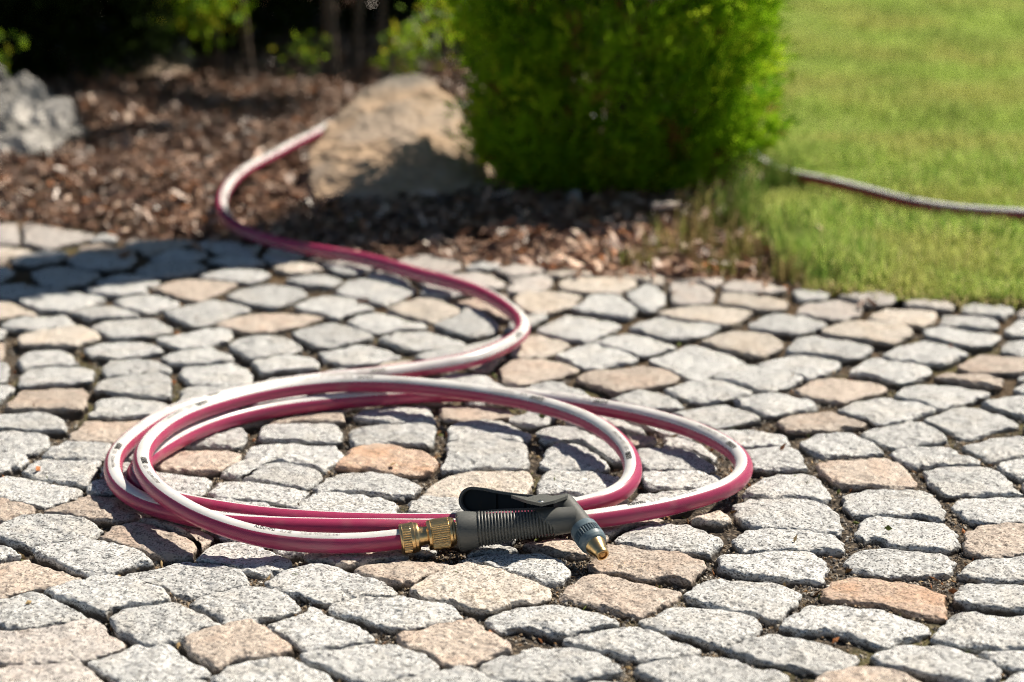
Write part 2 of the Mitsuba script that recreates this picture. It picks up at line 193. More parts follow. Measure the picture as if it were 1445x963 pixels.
# ---------------------------------------------------------------- paving stones (kind | in view | outline in mm)
STONES = """g|1|-474,1829 -456,1816 -431,1804 -383,1826 -373,1855 -404,1885 -435,1890 -464,1882 -476,1850
g|1|-423,1782 -388,1749 -363,1729 -345,1740 -333,1757 -313,1766 -336,1800 -362,1817 -381,1825 -432,1800
g|1|-467,1771 -435,1781 -446,1800 -459,1812 -462,1812 -472,1800
t|1|-444,1673 -430,1679 -417,1694 -369,1726 -371,1731 -429,1778 -433,1779 -436,1776 -458,1769 -466,1759
g|1|-385,1681 -369,1669 -352,1651 -337,1641 -334,1642 -328,1657 -308,1663 -284,1675 -294,1694 -337,1730 -348,1734 -360,1726 -366,1727 -368,1722 -396,1703 -398,1698
t|1|-370,1853 -379,1828 -361,1820 -335,1803 -326,1791 -309,1782 -282,1783 -284,1821 -304,1836 -323,1854 -346,1869 -370,1859
t|1|-321,1856 -302,1838 -281,1824 -279,1804 -277,1805 -270,1825 -300,1864 -328,1880 -349,1881 -352,1879 -351,1876
g|1|-279,1801 -278,1783 -282,1778 -256,1766 -219,1740 -204,1749 -191,1767 -192,1771 -229,1808 -250,1817 -273,1807
g|1|-333,1752 -340,1742 -336,1734 -317,1718 -296,1706 -276,1689 -259,1697 -226,1720 -232,1743 -236,1749 -258,1763 -283,1775 -286,1778 -295,1778 -317,1758
g|1|-234,1625 -215,1629 -195,1641 -175,1659 -181,1677 -200,1698 -218,1711 -229,1714 -262,1692 -271,1668
g|1|-412,1693 -428,1677 -438,1671 -429,1631 -408,1612 -358,1627 -348,1640 -376,1670 -387,1679 -399,1694
g|1|-288,1668 -326,1654 -333,1639 -325,1615 -312,1596 -290,1579 -272,1588 -255,1607 -235,1620 -274,1664
p|1|-418,1571 -401,1545 -380,1544 -351,1547 -332,1556 -314,1568 -307,1585 -328,1613 -331,1622 -346,1635 -356,1624 -406,1609 -412,1611 -424,1604 -425,1601
t|1|-215,1626 -232,1622 -234,1616 -253,1604 -267,1589 -259,1567 -247,1549 -231,1533 -227,1534 -219,1547 -184,1557 -173,1572 -188,1596 -207,1619
g|1|-296,1500 -275,1499 -237,1517 -231,1526 -262,1565 -266,1578 -277,1582 -289,1575 -297,1580 -309,1572 -312,1566 -336,1550
p|1|-392,1474 -357,1474 -309,1485 -307,1502 -312,1513 -337,1545 -342,1547 -352,1543 -394,1541 -406,1536 -407,1533
g|1|-221,1485 -185,1474 -135,1488 -131,1508 -148,1533 -166,1547 -186,1554 -202,1549 -223,1536 -233,1512
g|1|-265,1474 -223,1482 -238,1514 -276,1494
g|1|-209,1706 -188,1693 -167,1677 -152,1672 -132,1685 -103,1685 -96,1695 -108,1716 -128,1736 -150,1756 -170,1765 -191,1760 -208,1740 -216,1720
t|1|-182,1766 -169,1768 -145,1755 -125,1768 -93,1777 -91,1780 -95,1795 -98,1797 -140,1787 -183,1784 -185,1781
t|1|-142,1753 -101,1714 -84,1719 -77,1732 -51,1764 -53,1767 -72,1767 -93,1774 -124,1765
t2|1|-74,1679 -49,1673 -30,1650 -15,1653 1,1669 31,1673 35,1696 20,1719 -21,1753 -43,1767 -48,1764 -74,1730 -85,1715 -92,1698
g|1|-148,1645 -125,1633 -95,1608 -80,1614 -63,1628 -39,1639 -45,1661 -53,1670 -75,1676 -82,1683 -96,1688 -103,1682 -131,1681 -150,1669 -155,1658
t|1|-82,1578 -65,1563 -48,1536 -30,1545 -14,1559 2,1568 2,1581 -35,1639 -39,1634 -62,1625 -78,1611 -94,1605 -96,1600
g|1|-170,1576 -158,1570 -142,1575 -124,1588 -109,1595 -118,1615 -137,1636 -151,1643 -158,1660 -167,1666 -173,1664 -172,1659 -173,1655 -193,1639 -207,1630 -189,1608
g|1|-164,1549 -145,1535 -138,1525 -112,1504 -93,1511 -76,1522 -60,1526 -54,1537 -67,1561 -82,1573 -99,1583 -127,1581 -141,1572 -168,1563 -170,1559
g|1|-13,1514 13,1504 42,1506 86,1528 88,1530 85,1542 69,1564 47,1574 18,1579 6,1574 4,1564 -13,1557 -25,1544 -29,1534
g|1|-89,1482 -86,1481 -8,1481 -6,1483 -3,1503 -6,1508 -15,1512 -36,1537 -55,1528 -58,1523 -75,1519 -97,1504
g|1|-19,1756 26,1716 40,1716 52,1737 48,1761 32,1785 11,1781 -28,1787 -44,1778 -45,1774
t|1|22,1800 46,1789 67,1784 70,1785 66,1806 54,1831 31,1831 8,1819 7,1815
g|1|-27,1791 -6,1788 7,1798 7,1801 -3,1815 -25,1810 -41,1792 -39,1787
t|1|76,1746 94,1742 109,1725 137,1730 154,1716 157,1718 163,1741 173,1762 153,1793 124,1795 103,1807 84,1812 82,1810 64,1760
g|1|110,1808 134,1798 178,1788 181,1790 194,1816 188,1835 175,1854 158,1873 113,1862 92,1832 93,1829
t|1|38,1699 37,1686 65,1673 104,1643 108,1644 131,1669 145,1689 144,1692 127,1707 108,1715 89,1732 70,1741 67,1740 49,1718
g|1|148,1675 200,1645 210,1633 227,1646 250,1696 238,1711 176,1732 158,1714 146,1691
g|1|-13,1614 7,1621 42,1598 70,1616 89,1621 91,1623 83,1638 49,1666 34,1671 3,1666 -17,1649 -25,1635
g|1|113,1614 135,1607 168,1577 180,1590 192,1600 207,1618 203,1636 198,1643 181,1654 160,1664 141,1666 128,1661 109,1641 103,1640 101,1633
g|1|70,1567 89,1555 107,1550 135,1557 152,1565 143,1583 111,1612 102,1625 94,1623 90,1618 72,1613 46,1596 38,1596 46,1577
g|1|199,1547 240,1527 262,1538 276,1558 269,1571 253,1582 229,1597 206,1604 182,1588 172,1575 166,1573 166,1568
g|1|110,1515 117,1483 119,1481 160,1474 203,1488 214,1509 211,1526 193,1531 179,1547 161,1557 110,1549 93,1536 93,1532
g|1|52,1481 94,1487 97,1489 88,1507 68,1512 47,1504 45,1501
t2|1|197,1862 207,1882 199,1899 196,1900 180,1897 164,1881 165,1877
g|1|210,1881 226,1861 253,1860 302,1847 305,1848 308,1892 304,1926 273,1947 247,1945 226,1948 209,1920
g|1|206,1794 209,1792 240,1797 270,1799 296,1796 304,1814 298,1845 253,1857 226,1857 213,1852 198,1816
g|1|319,1829 333,1832 346,1812 390,1802 407,1816 409,1843 404,1874 372,1880 348,1894 327,1884 314,1844
t|1|406,1795 420,1775 474,1793 492,1869 467,1873 441,1867 417,1849 408,1819
g|1|300,1753 340,1735 384,1742 396,1773 389,1794 327,1811 306,1800 295,1779
g|1|191,1740 229,1722 252,1726 267,1718 278,1751 278,1772 268,1797 228,1793 212,1785 186,1787 184,1785 179,1754
o|1|280,1679 298,1677 337,1645 355,1639 358,1641 364,1674 372,1692 358,1710 336,1728 318,1737 296,1737 275,1729 272,1718 268,1715 260,1688 262,1685
g|1|417,1722 461,1718 476,1784 462,1786 423,1772 416,1774 399,1765 386,1735 388,1731
g|1|378,1661 396,1660 419,1650 444,1653 459,1709 456,1711 421,1711 399,1717 384,1710 370,1674
g|1|232,1603 255,1608 276,1596 293,1575 325,1596 342,1615 337,1630 322,1644 300,1656 246,1664 228,1641 216,1620 217,1616
g|1|356,1577 425,1572 441,1637 388,1647 365,1645 347,1618 335,1594 345,1582
g|1|294,1539 332,1510 356,1505 373,1510 383,1529 368,1562 353,1575 335,1584 314,1585 294,1574 282,1560 282,1556
g|1|367,1567 371,1563 386,1530 394,1529 416,1533 423,1564 405,1570 382,1572
g|1|377,1509 369,1506 366,1484 368,1481 401,1481 404,1482 416,1529 387,1526
t|1|231,1474 305,1474 308,1476 317,1503 306,1524 287,1530 277,1538 265,1540 244,1526 222,1501
g|1|-611,2352 -609,2350 -591,2350 -579,2360 -593,2424 -610,2450 -630,2430
g|1|-564,2331 -562,2329 -534,2336 -504,2339 -479,2352 -484,2392 -504,2425 -542,2421 -572,2413 -575,2375
g|1|-588,2271 -585,2270 -568,2277 -563,2327 -572,2347 -589,2348 -600,2322
t|1|-513,2235 -482,2224 -464,2236 -474,2302 -484,2329 -532,2331 -562,2325 -561,2239 -558,2236
g|1|-561,2165 -482,2160 -469,2170 -482,2205 -501,2227 -514,2231 -548,2232 -560,2228 -572,2203
g|1|-544,2087 -517,2087 -499,2079 -496,2080 -485,2094 -478,2116 -486,2144 -503,2156 -531,2160 -557,2154 -559,2151
g|1|-526,2009 -522,2008 -508,2014 -493,2032 -489,2063 -498,2077 -516,2086 -539,2065
g|1|-446,2061 -415,2062 -416,2119 -438,2125 -467,2129 -479,2108 -482,2074 -480,2071
t|1|-412,2121 -401,2157 -396,2214 -424,2208 -463,2211 -470,2184 -466,2171 -470,2165 -469,2135 -467,2133
g|1|-460,2215 -436,2213 -416,2213 -398,2218 -394,2216 -384,2237 -377,2268 -421,2289 -448,2297 -466,2276 -460,2238 -462,2233 -468,2229
g|1|-476,2318 -471,2305 -438,2298 -401,2284 -378,2285 -390,2365 -409,2392 -476,2360 -475,2351 -479,2347
g|1|-476,2382 -461,2374 -448,2377 -413,2395 -407,2395 -403,2389 -397,2393 -397,2412 -417,2444 -451,2458 -485,2444 -484,2410
g|1|-369,2345 -306,2342 -295,2359 -307,2408 -325,2441 -391,2425 -392,2390
g|1|-381,2333 -374,2287 -377,2281 -373,2266 -311,2263 -286,2286 -295,2341 -301,2342 -306,2339 -359,2342
g|1|-470,2002 -420,1983 -416,1984 -415,2052 -417,2055 -429,2058 -447,2058 -475,2066 -487,2055 -490,2032 -495,2023
g|1|-401,1958 -378,1962 -400,2002 -412,1998 -413,1984 -417,1980 -416,1967
g|1|-412,2001 -400,2005 -393,1998 -379,1994 -376,1996 -370,2031 -387,2053 -412,2048
g|1|-511,1951 -449,1921 -446,1922 -420,1957 -418,1964 -420,1968 -420,1979 -471,1999 -487,2012 -501,2015 -522,1996
t|1|-493,1874 -471,1873 -467,1883 -449,1905 -454,1921 -496,1942 -506,1941 -508,1938
t|1|-382,1877 -361,1875 -337,1898 -351,1928 -382,1957 -401,1955 -415,1962 -417,1955 -441,1922 -445,1911 -443,1909
g|1|-311,2108 -289,2102 -286,2103 -276,2120 -277,2152 -289,2172 -292,2172 -312,2160 -332,2141 -345,2108 -341,2105
t|1|-346,2030 -298,2019 -275,2062 -279,2086 -308,2098 -347,2098 -363,2072 -369,2048 -368,2045
g|1|-327,1956 -305,1951 -295,1980 -297,2004 -311,2016 -340,2022 -363,2030 -366,2029 -349,1984
g|1|-246,2122 -175,2116 -176,2152 -187,2187 -237,2186 -270,2178 -269,2132 -267,2130
g|1|-267,2008 -257,2050 -232,2059 -207,2046 -190,2030 -187,2030 -178,2053 -171,2080 -182,2109 -243,2118 -268,2113 -275,2084 -272,2061 -288,2033 -295,2016
g|1|-218,1984 -201,1973 -190,1993 -188,2020 -192,2028 -209,2044 -232,2056 -254,2047 -263,2009 -265,2005 -270,2004 -268,2002
g|1|-293,1995 -292,1979 -297,1963 -287,1943 -209,1927 -198,1947 -198,1968 -205,1970 -220,1981 -271,1999
g|1|-260,1906 -221,1908 -218,1910 -233,1929 -286,1939 -295,1945 -299,1944 -298,1940
g|1|-192,1895 -140,1888 -110,1894 -106,1927 -122,1943 -151,1957 -180,1960 -195,1949 -206,1926 -212,1923 -214,1914
g|1|-186,2009 -187,1992 -197,1972 -194,1968 -194,1961 -190,1957 -180,1963 -151,1960 -117,1943 -95,1949 -89,1981 -102,1998 -126,2023 -150,2029 -177,2022
o|1|-149,2033 -127,2027 -117,2018 -106,2013 -82,2016 -79,2018 -73,2051 -78,2070 -101,2095 -127,2112 -161,2102 -170,2086 -168,2079 -180,2039 -163,2030
g|1|-176,2163 -173,2152 -171,2115 -156,2108 -125,2115 -116,2109 -79,2101 -79,2165 -86,2192 -127,2195 -159,2186
g|1|-148,2200 -134,2197 -127,2199 -96,2197 -80,2201 -79,2204 -89,2261 -91,2263 -127,2263 -167,2254 -175,2218 -174,2215
t|1|-76,2207 -51,2205 -18,2209 10,2223 1,2258 -48,2265 -84,2258
t|1|-178,2195 -177,2197 -181,2243 -185,2244 -214,2239 -246,2214 -268,2189 -266,2184
g|1|-40,2128 -13,2128 11,2116 24,2139 13,2166 2,2179 -28,2205 -51,2202 -70,2183 -70,2127 -66,2124
g|1|-26,2032 7,2026 17,2034 18,2108 -14,2125 -46,2123 -69,2113 -70,2050 -73,2026 -70,2023
t2|1|-73,1946 -25,1939 11,1940 21,1980 20,2022 11,2025 6,2023 -21,2028 -44,2025 -66,2013 -80,1985 -89,1956 -87,1953
g|1|-75,1890 -31,1888 -30,1937 -74,1943 -83,1947 -99,1932 -99,1900 -97,1898
g|1|-92,2339 -40,2316 -6,2322 -2,2338 -21,2381 -48,2405 -73,2393 -97,2369
g|1|0,2333 -4,2319 -3,2310 49,2291 87,2287 92,2306 51,2370 47,2371 22,2353
t|1|92,2336 116,2305 132,2320 159,2328 185,2351 200,2376 180,2413 135,2422 89,2401 71,2373 71,2370
g|1|123,2256 147,2238 188,2242 195,2258 174,2306 153,2323 138,2319 126,2309 107,2281 107,2278
g|1|184,2292 208,2268 228,2271 255,2288 279,2312 252,2351 221,2371 193,2350 169,2325 169,2322
g|1|186,2208 210,2181 235,2184 255,2194 276,2210 256,2246 234,2270 194,2246 190,2239 177,2237 171,2234 171,2231
g|1|276,2216 297,2225 345,2258 334,2285 311,2293 289,2308 277,2304 258,2285 245,2278 245,2275
g|1|254,2353 282,2313 299,2320 322,2339 340,2368 324,2393 302,2412 278,2424 227,2372
g|1|237,2102 266,2108 292,2117 293,2150 272,2161 236,2172 207,2162 206,2158
g|1|240,2065 241,2030 256,2029 277,2032 299,2028 295,2078 290,2106 263,2103 237,2092 236,2089
g|1|251,1948 274,1950 297,1935 309,1945 307,1991 299,2025 289,2026 271,2022 239,1996 222,1959 224,1955
g|1|132,2033 192,2031 207,2040 197,2067 181,2098 156,2111 127,2101 125,2098
g|1|137,1966 173,1966 201,1972 211,1997 192,2023 159,2028 130,2025 128,2022 127,1984
g|1|134,1903 169,1913 191,1949 176,1963 138,1963 134,1964 121,1958 112,1919
g|1|80,2029 102,2040 90,2078 71,2116 44,2110 32,2091 26,2042 28,2039
g|1|21,1963 23,1954 50,1948 77,1946 97,1962 109,1997 97,2015 67,2023 60,2029 40,2033 29,2018
g|1|28,2138 24,2130 34,2116 50,2115 69,2120 73,2119 92,2080 102,2052 118,2054 119,2057 106,2115 86,2147 58,2180 29,2170 24,2148
t|1|124,2111 127,2110 149,2113 155,2133 134,2148 117,2135 116,2131
g|1|104,2175 126,2159 148,2166 147,2169 123,2196 95,2200 93,2196
g|1|156,2138 158,2132 154,2117 184,2099 204,2059 213,2077 205,2109 180,2141 161,2148 158,2146
g|1|49,1908 68,1908 77,1942 55,1945 40,1928 39,1925
g|1|299,2416 327,2396 337,2379 344,2373 373,2401 395,2435 382,2457 351,2474 319,2470 290,2441 289,2437
g|1|419,2373 438,2347 441,2346 460,2354 482,2374 499,2411 464,2437 432,2466 408,2432 388,2388 390,2384
t|1|339,2292 365,2273 384,2284 434,2331 427,2355 400,2371 371,2382 342,2362 318,2321 318,2317
t|1|535,2339 555,2328 559,2329 570,2360 557,2384 525,2386 502,2396 487,2381 487,2377
t|1|534,2403 568,2390 612,2394 627,2456 565,2482 521,2420 521,2417
g|1|433,2295 454,2281 470,2250 473,2248 500,2270 527,2288 550,2312 503,2352 477,2352 445,2341 427,2307
g|1|603,2304 615,2354 612,2356 586,2352 566,2328 577,2306
g|1|555,2215 580,2210 599,2286 598,2289 575,2299 544,2292 517,2271 517,2267
g|1|383,2209 394,2186 397,2184 420,2195 472,2245 467,2248 454,2275 426,2287 405,2288 375,2271 357,2246 357,2243
g|1|460,2173 473,2144 476,2142 493,2146 513,2165 541,2181 553,2200 526,2240 503,2261 473,2238 441,2206 441,2202
t|1|290,2158 292,2156 336,2161 387,2187 378,2202 357,2216 345,2235 306,2220 283,2197
g|1|393,2099 464,2132 461,2152 447,2185 429,2199 421,2192 394,2180 367,2157 366,2154
g|1|304,2094 316,2073 346,2083 381,2083 388,2098 363,2154 355,2161 317,2148 295,2122
g|1|485,2063 518,2077 547,2077 566,2153 534,2161 492,2141 467,2122 466,2119
g|1|392,2064 404,2041 430,2049 465,2044 477,2053 461,2079 448,2113 415,2108 388,2092 387,2089
t|1|307,2018 321,1982 349,1983 376,1975 402,1986 398,2037 386,2077 364,2076 308,2053 306,2051
g|1|410,1985 417,1952 442,1956 472,1958 493,1953 496,1954 492,1997 485,2036 462,2039 434,2035 411,2026 410,2023
g|1|492,2029 506,2006 529,2000 548,2074 519,2074 505,2068 489,2053
g|1|317,1931 320,1900 334,1893 347,1897 354,1894 384,1895 402,1881 406,1881 411,1911 412,1953 403,1969 383,1974 375,1972 362,1976 345,1973 318,1956
g|1|424,1887 441,1870 467,1876 497,1872 499,1874 517,1948 515,1950 499,1953 494,1949 479,1953 460,1949 431,1949 418,1926
p|1|-791,3117 -737,3116 -735,3120 -779,3289 -782,3290 -825,3269 -826,3266
p|1|-732,3120 -736,3111 -685,3084 -649,3150 -633,3192 -678,3214 -769,3285 -772,3286 -773,3283
t2|1|-767,3018 -763,3017 -729,3029 -707,3073 -707,3077 -746,3103 -783,3096 -785,3093
g|1|-685,2960 -651,2994 -644,3038 -660,3061 -689,3061 -717,3040 -723,2984 -722,2981
g|1|-642,3029 -647,3002 -617,2947 -573,2935 -545,2959 -540,3019 -591,3037 -633,3049 -636,3047
t|1|-639,3064 -595,3043 -552,3035 -549,3036 -556,3083 -619,3134 -623,3134 -650,3103
g|1|-656,2863 -624,2840 -621,2841 -584,2869 -573,2910 -602,2938 -653,2958 -682,2928 -682,2925
g|1|-733,2878 -731,2876 -705,2879 -694,2915 -713,2953 -749,2958 -752,2954
g|1|-710,2779 -707,2777 -671,2772 -637,2793 -603,2832 -605,2835 -650,2846 -678,2868 -726,2857 -728,2853
g|1|-558,2848 -520,2859 -494,2890 -494,2894 -531,2912 -563,2901 -577,2860 -576,2857
g|1|-492,2895 -456,2910 -430,2949 -439,2974 -481,3005 -522,2992 -537,2938 -536,2935
g|1|-511,3007 -463,3007 -441,3050 -453,3080 -507,3081 -532,3033 -532,3030
g|1|-395,2960 -351,2983 -371,3031 -416,3044 -419,3043 -443,3009 -443,3005
g|1|-418,2881 -383,2862 -354,2862 -332,2906 -361,2940 -389,2946 -420,2934 -443,2903 -443,2899
t|1|-441,2767 -416,2760 -393,2805 -374,2852 -380,2859 -385,2859 -419,2878 -445,2896 -478,2870 -498,2834 -498,2831
g|1|-565,2796 -536,2785 -495,2806 -491,2818 -500,2829 -501,2834 -481,2871 -476,2875 -479,2876 -506,2870 -518,2856 -539,2850 -584,2826 -585,2822
g|1|-617,2692 -577,2687 -574,2689 -557,2731 -534,2765 -563,2787 -595,2819 -623,2804 -641,2787 -661,2756 -661,2753
t2|1|-677,2642 -673,2639 -645,2659 -616,2683 -615,2686 -642,2716 -673,2757 -700,2747 -701,2744
g|1|-507,2710 -477,2682 -453,2705 -432,2734 -478,2788 -511,2786 -536,2756 -536,2753
g|1|-544,2648 -521,2650 -480,2667 -481,2680 -509,2708 -518,2720 -558,2720 -571,2687 -577,2683
g|1|-432,2647 -404,2614 -380,2636 -361,2666 -335,2700 -366,2740 -398,2750 -430,2714 -458,2687 -458,2683
g|1|-378,2759 -346,2734 -311,2711 -309,2713 -292,2755 -271,2796 -288,2829 -326,2844 -353,2838 -373,2816 -389,2784
g|1|-636,2595 -604,2590 -569,2605 -554,2631 -575,2675 -579,2677 -633,2657 -653,2620 -653,2617
g|1|-500,2555 -472,2555 -443,2573 -422,2600 -460,2658 -494,2650 -520,2638 -539,2611 -538,2608
t2|1|-602,2510 -599,2508 -572,2511 -537,2506 -523,2528 -507,2540 -514,2571 -541,2606 -568,2599 -598,2578 -618,2551
g|1|-655,2550 -640,2549 -628,2565 -638,2598 -664,2604 -667,2600
t|1|-631,2449 -628,2447 -609,2452 -607,2454 -610,2480 -625,2538 -650,2546 -653,2542
g|1|-512,2474 -482,2459 -445,2478 -419,2497 -438,2529 -480,2550 -510,2534 -527,2503
g|1|-436,2530 -410,2506 -386,2505 -359,2528 -343,2565 -357,2602 -360,2604 -389,2596 -420,2574 -445,2554 -445,2550
t|1|-363,2606 -355,2605 -346,2585 -321,2582 -291,2603 -266,2628 -239,2662 -263,2685 -305,2695 -335,2684 -358,2660 -379,2630 -379,2627
g|1|-578,2411 -573,2416 -552,2422 -513,2428 -510,2433 -530,2480 -548,2504 -557,2505 -594,2487 -596,2453
g|1|-401,2429 -380,2431 -338,2442 -326,2450 -340,2482 -368,2507 -404,2486 -424,2463 -424,2459
g|1|-319,2458 -295,2464 -265,2477 -251,2504 -266,2532 -292,2552 -318,2561 -342,2547 -352,2515
g|1|-313,2426 -304,2409 -296,2384 -266,2392 -226,2411 -222,2431 -240,2461 -273,2469 -308,2448
t2|1|-323,2928 -286,2923 -265,2949 -282,2984 -318,2996 -344,2956 -344,2953
g|1|-286,2851 -250,2845 -247,2847 -230,2881 -251,2915 -285,2920 -322,2892 -322,2888
g|1|-233,2795 -203,2775 -168,2736 -165,2738 -155,2768 -137,2797 -125,2838 -166,2860 -204,2893 -228,2877 -247,2817
g|1|-191,2887 -164,2862 -156,2858 -136,2860 -136,2863 -149,2894 -191,2949 -195,2948 -211,2923
p|1|-153,2970 -118,2928 -84,2926 -65,2984 -106,3037 -142,3037 -183,2998 -182,2993
p|1|-82,2879 -49,2835 -22,2830 -3,2858 -23,2905 -48,2933 -82,2926 -110,2906 -110,2901
p|1|-4,2894 -1,2893 31,2905 55,2949 40,2977 -1,2972 -29,2939 -29,2936
t2|1|-132,2671 -104,2647 -77,2677 -60,2714 -84,2759 -116,2786 -143,2764 -168,2716 -168,2712
g|1|-273,2691 -261,2687 -237,2665 -236,2660 -240,2653 -227,2644 -224,2646 -202,2685 -175,2706 -197,2754 -230,2786 -267,2775 -291,2721
g|1|-197,2612 -169,2584 -147,2601 -116,2610 -104,2630 -172,2696 -197,2685 -218,2647
g|1|-72,2576 -47,2553 -43,2554 -23,2579 -12,2615 -38,2694 -55,2709 -60,2708 -81,2658 -105,2625 -105,2622
g|1|-129,2496 -99,2491 -69,2512 -50,2529 -78,2565 -110,2595 -145,2585 -170,2556 -170,2552
g|1|-260,2540 -237,2505 -214,2514 -185,2534 -166,2563 -196,2605 -229,2634 -259,2609 -280,2580 -280,2577
g|1|-205,2427 -185,2427 -160,2438 -130,2462 -152,2504 -186,2528 -217,2509 -238,2485 -238,2482
g|1|-105,2435 -71,2436 -7,2511 -3,2574 -8,2574 -34,2530 -55,2507 -97,2485 -120,2456 -120,2452
t2|1|9,2463 39,2470 62,2496 78,2527 34,2566 12,2557 -7,2484
t|1|-16,2377 1,2338 20,2356 43,2371 86,2410 65,2436 32,2463 11,2460 6,2462 -2,2461 -16,2422
p|1|-8,2878 0,2859 -12,2838 -8,2810 -5,2808 35,2814 57,2842 59,2883 39,2913 31,2901 1,2890 -5,2891
t2|1|62,2872 60,2841 69,2809 114,2792 144,2787 162,2818 179,2872 129,2904 79,2903
t2|1|6,2723 22,2679 41,2677 86,2726 98,2775 56,2806 11,2804 9,2802 -3,2764
g|1|97,2681 126,2663 149,2657 152,2658 166,2685 156,2735 142,2779 102,2774 89,2725 73,2706 73,2703
g|1|154,2753 167,2697 186,2697 207,2741 209,2806 196,2853 175,2848 165,2817 153,2796
p|1|209,2822 212,2806 210,2741 234,2731 270,2743 277,2817 259,2869 220,2868 217,2865
t2|1|274,2738 332,2695 361,2700 370,2745 346,2785 317,2796 281,2817
p|1|241,2872 260,2872 271,2846 279,2837 282,2839 299,2891 297,2893 259,2901 220,2882 218,2879 220,2876
p|1|295,2866 285,2837 281,2834 293,2814 312,2802 347,2796 379,2825 380,2828 354,2862 306,2882 302,2880
t2|1|208,2656 274,2614 296,2647 318,2690 304,2714 268,2724 220,2719 184,2687 184,2683
g|1|164,2582 190,2556 220,2556 248,2578 270,2615 268,2617 221,2638 190,2672 165,2647 145,2611 145,2608
g|1|70,2552 97,2544 122,2583 144,2629 129,2647 102,2657 70,2686 26,2602 44,2573
g|1|135,2492 162,2474 207,2517 174,2561 142,2587 121,2573 96,2536 97,2532
t2|1|244,2513 274,2487 289,2463 311,2476 325,2496 338,2529 323,2587 282,2601 253,2583 229,2546
g|1|59,2445 88,2413 105,2414 138,2433 158,2458 134,2489 100,2522 69,2501 47,2468
g|1|180,2417 184,2414 203,2378 203,2373 208,2366 218,2374 224,2374 236,2391 263,2418 288,2448 219,2527 186,2487 161,2448 161,2445
g|1|304,2600 331,2584 359,2574 381,2592 408,2633 389,2662 346,2685 320,2670 296,2620
p|1|399,2667 428,2648 432,2649 450,2676 468,2719 440,2772 388,2753 363,2688 364,2684
p|1|467,2729 477,2722 516,2745 516,2793 514,2796 467,2811 436,2787 435,2784
p|1|520,2745 515,2740 513,2726 544,2706 576,2692 590,2741 525,2786 521,2784
g|1|594,2739 583,2697 607,2676 639,2666 665,2713 632,2735
p|1|665,2705 655,2687 648,2659 690,2662 699,2699 697,2703
t2|1|471,2633 502,2628 524,2614 542,2638 559,2689 522,2708 485,2703 456,2666 456,2663
t2|1|405,2556 437,2539 467,2517 493,2556 509,2591 504,2622 498,2626 470,2630 463,2641 417,2636 383,2589 383,2586
g|1|553,2659 545,2637 538,2628 548,2611 567,2611 588,2601 619,2612 625,2646 600,2674 557,2664
g|1|511,2563 531,2530 559,2505 585,2514 601,2539 617,2571 615,2574 568,2592 540,2609 515,2590
g|1|628,2565 666,2565 687,2656 645,2646 614,2590
g|1|593,2496 611,2476 643,2471 662,2550 635,2556 609,2547 592,2512
g|1|486,2436 512,2430 535,2451 555,2483 533,2521 509,2543 472,2517 440,2481 441,2477
g|1|358,2479 409,2455 437,2483 443,2507 410,2539 376,2565 347,2546 326,2488 329,2484
g|0|-1742,1299 -1748,1294 -1759,1232 -1758,1226 -1753,1220 -1748,1218 -1741,1219 -1707,1240 -1704,1246 -1704,1277 -1706,1283 -1734,1300
g|0|-1776,1064 -1783,1063 -1788,1059 -1797,1014 -1793,1003 -1786,1000 -1762,1000 -1752,1005 -1750,1011 -1747,1042 -1749,1048 -1754,1053
g|0|-1740,1012 -1738,1006 -1733,1002 -1680,1000 -1674,1002 -1670,1007 -1668,1013 -1673,1048 -1680,1057 -1693,1063 -1701,1063 -1732,1051 -1738,1041
g|0|-1651,1779 -1659,1778 -1665,1772 -1678,1700 -1676,1692 -1671,1687 -1665,1686 -1659,1687 -1622,1715 -1620,1721 -1624,1757 -1630,1766
g|0|-1758,1156 -1765,1156 -1771,1152 -1775,1145 -1784,1089 -1784,1083 -1781,1078 -1742,1058 -1708,1072 -1705,1077 -1705,1083 -1714,1128 -1720,1136
t|0|-1715,1143 -1705,1143 -1672,1157 -1667,1161 -1657,1199 -1657,1207 -1664,1214 -1695,1229 -1704,1230 -1764,1196 -1767,1190 -1768,1178 -1762,1168
g|0|-936,1015 -935,1007 -931,1002 -924,1000 -865,1000 -859,1002 -854,1006 -852,1014 -857,1038 -863,1046 -899,1067 -905,1067 -918,1060 -924,1053
t|0|-1700,1543 -1706,1537 -1719,1464 -1717,1457 -1712,1451 -1701,1451 -1671,1464 -1666,1469 -1664,1525 -1667,1532 -1694,1544
g|0|-1699,1294 -1693,1296 -1674,1311 -1669,1318 -1675,1369 -1717,1398 -1726,1397 -1732,1389 -1743,1325 -1741,1318 -1706,1295
g|0|-1650,1218 -1625,1226 -1620,1234 -1613,1278 -1615,1287 -1621,1291 -1657,1306 -1668,1304 -1690,1287 -1694,1281 -1695,1246 -1688,1236
g|0|-1694,1078 -1687,1070 -1673,1064 -1666,1064 -1636,1082 -1631,1087 -1627,1111 -1628,1118 -1661,1147 -1670,1148 -1697,1137 -1702,1131 -1704,1123
p|0|-1610,2017 -1618,2015 -1623,2010 -1636,1942 -1634,1935 -1628,1930 -1617,1930 -1598,1941 -1593,1946 -1587,1995 -1592,2006
g|0|-1659,1540 -1630,1544 -1623,1547 -1619,1558 -1629,1610 -1632,1617 -1674,1636 -1680,1636 -1687,1633 -1691,1626 -1701,1568 -1699,1560 -1693,1555
t2|0|-1663,1052 -1657,1007 -1647,1000 -1595,1001 -1588,1011 -1588,1051 -1592,1056 -1621,1073 -1627,1075 -1658,1058
g|0|-1641,1210 -1646,1204 -1656,1161 -1652,1152 -1627,1130 -1619,1128 -1594,1141 -1590,1146 -1589,1153 -1613,1210 -1620,1215 -1628,1215
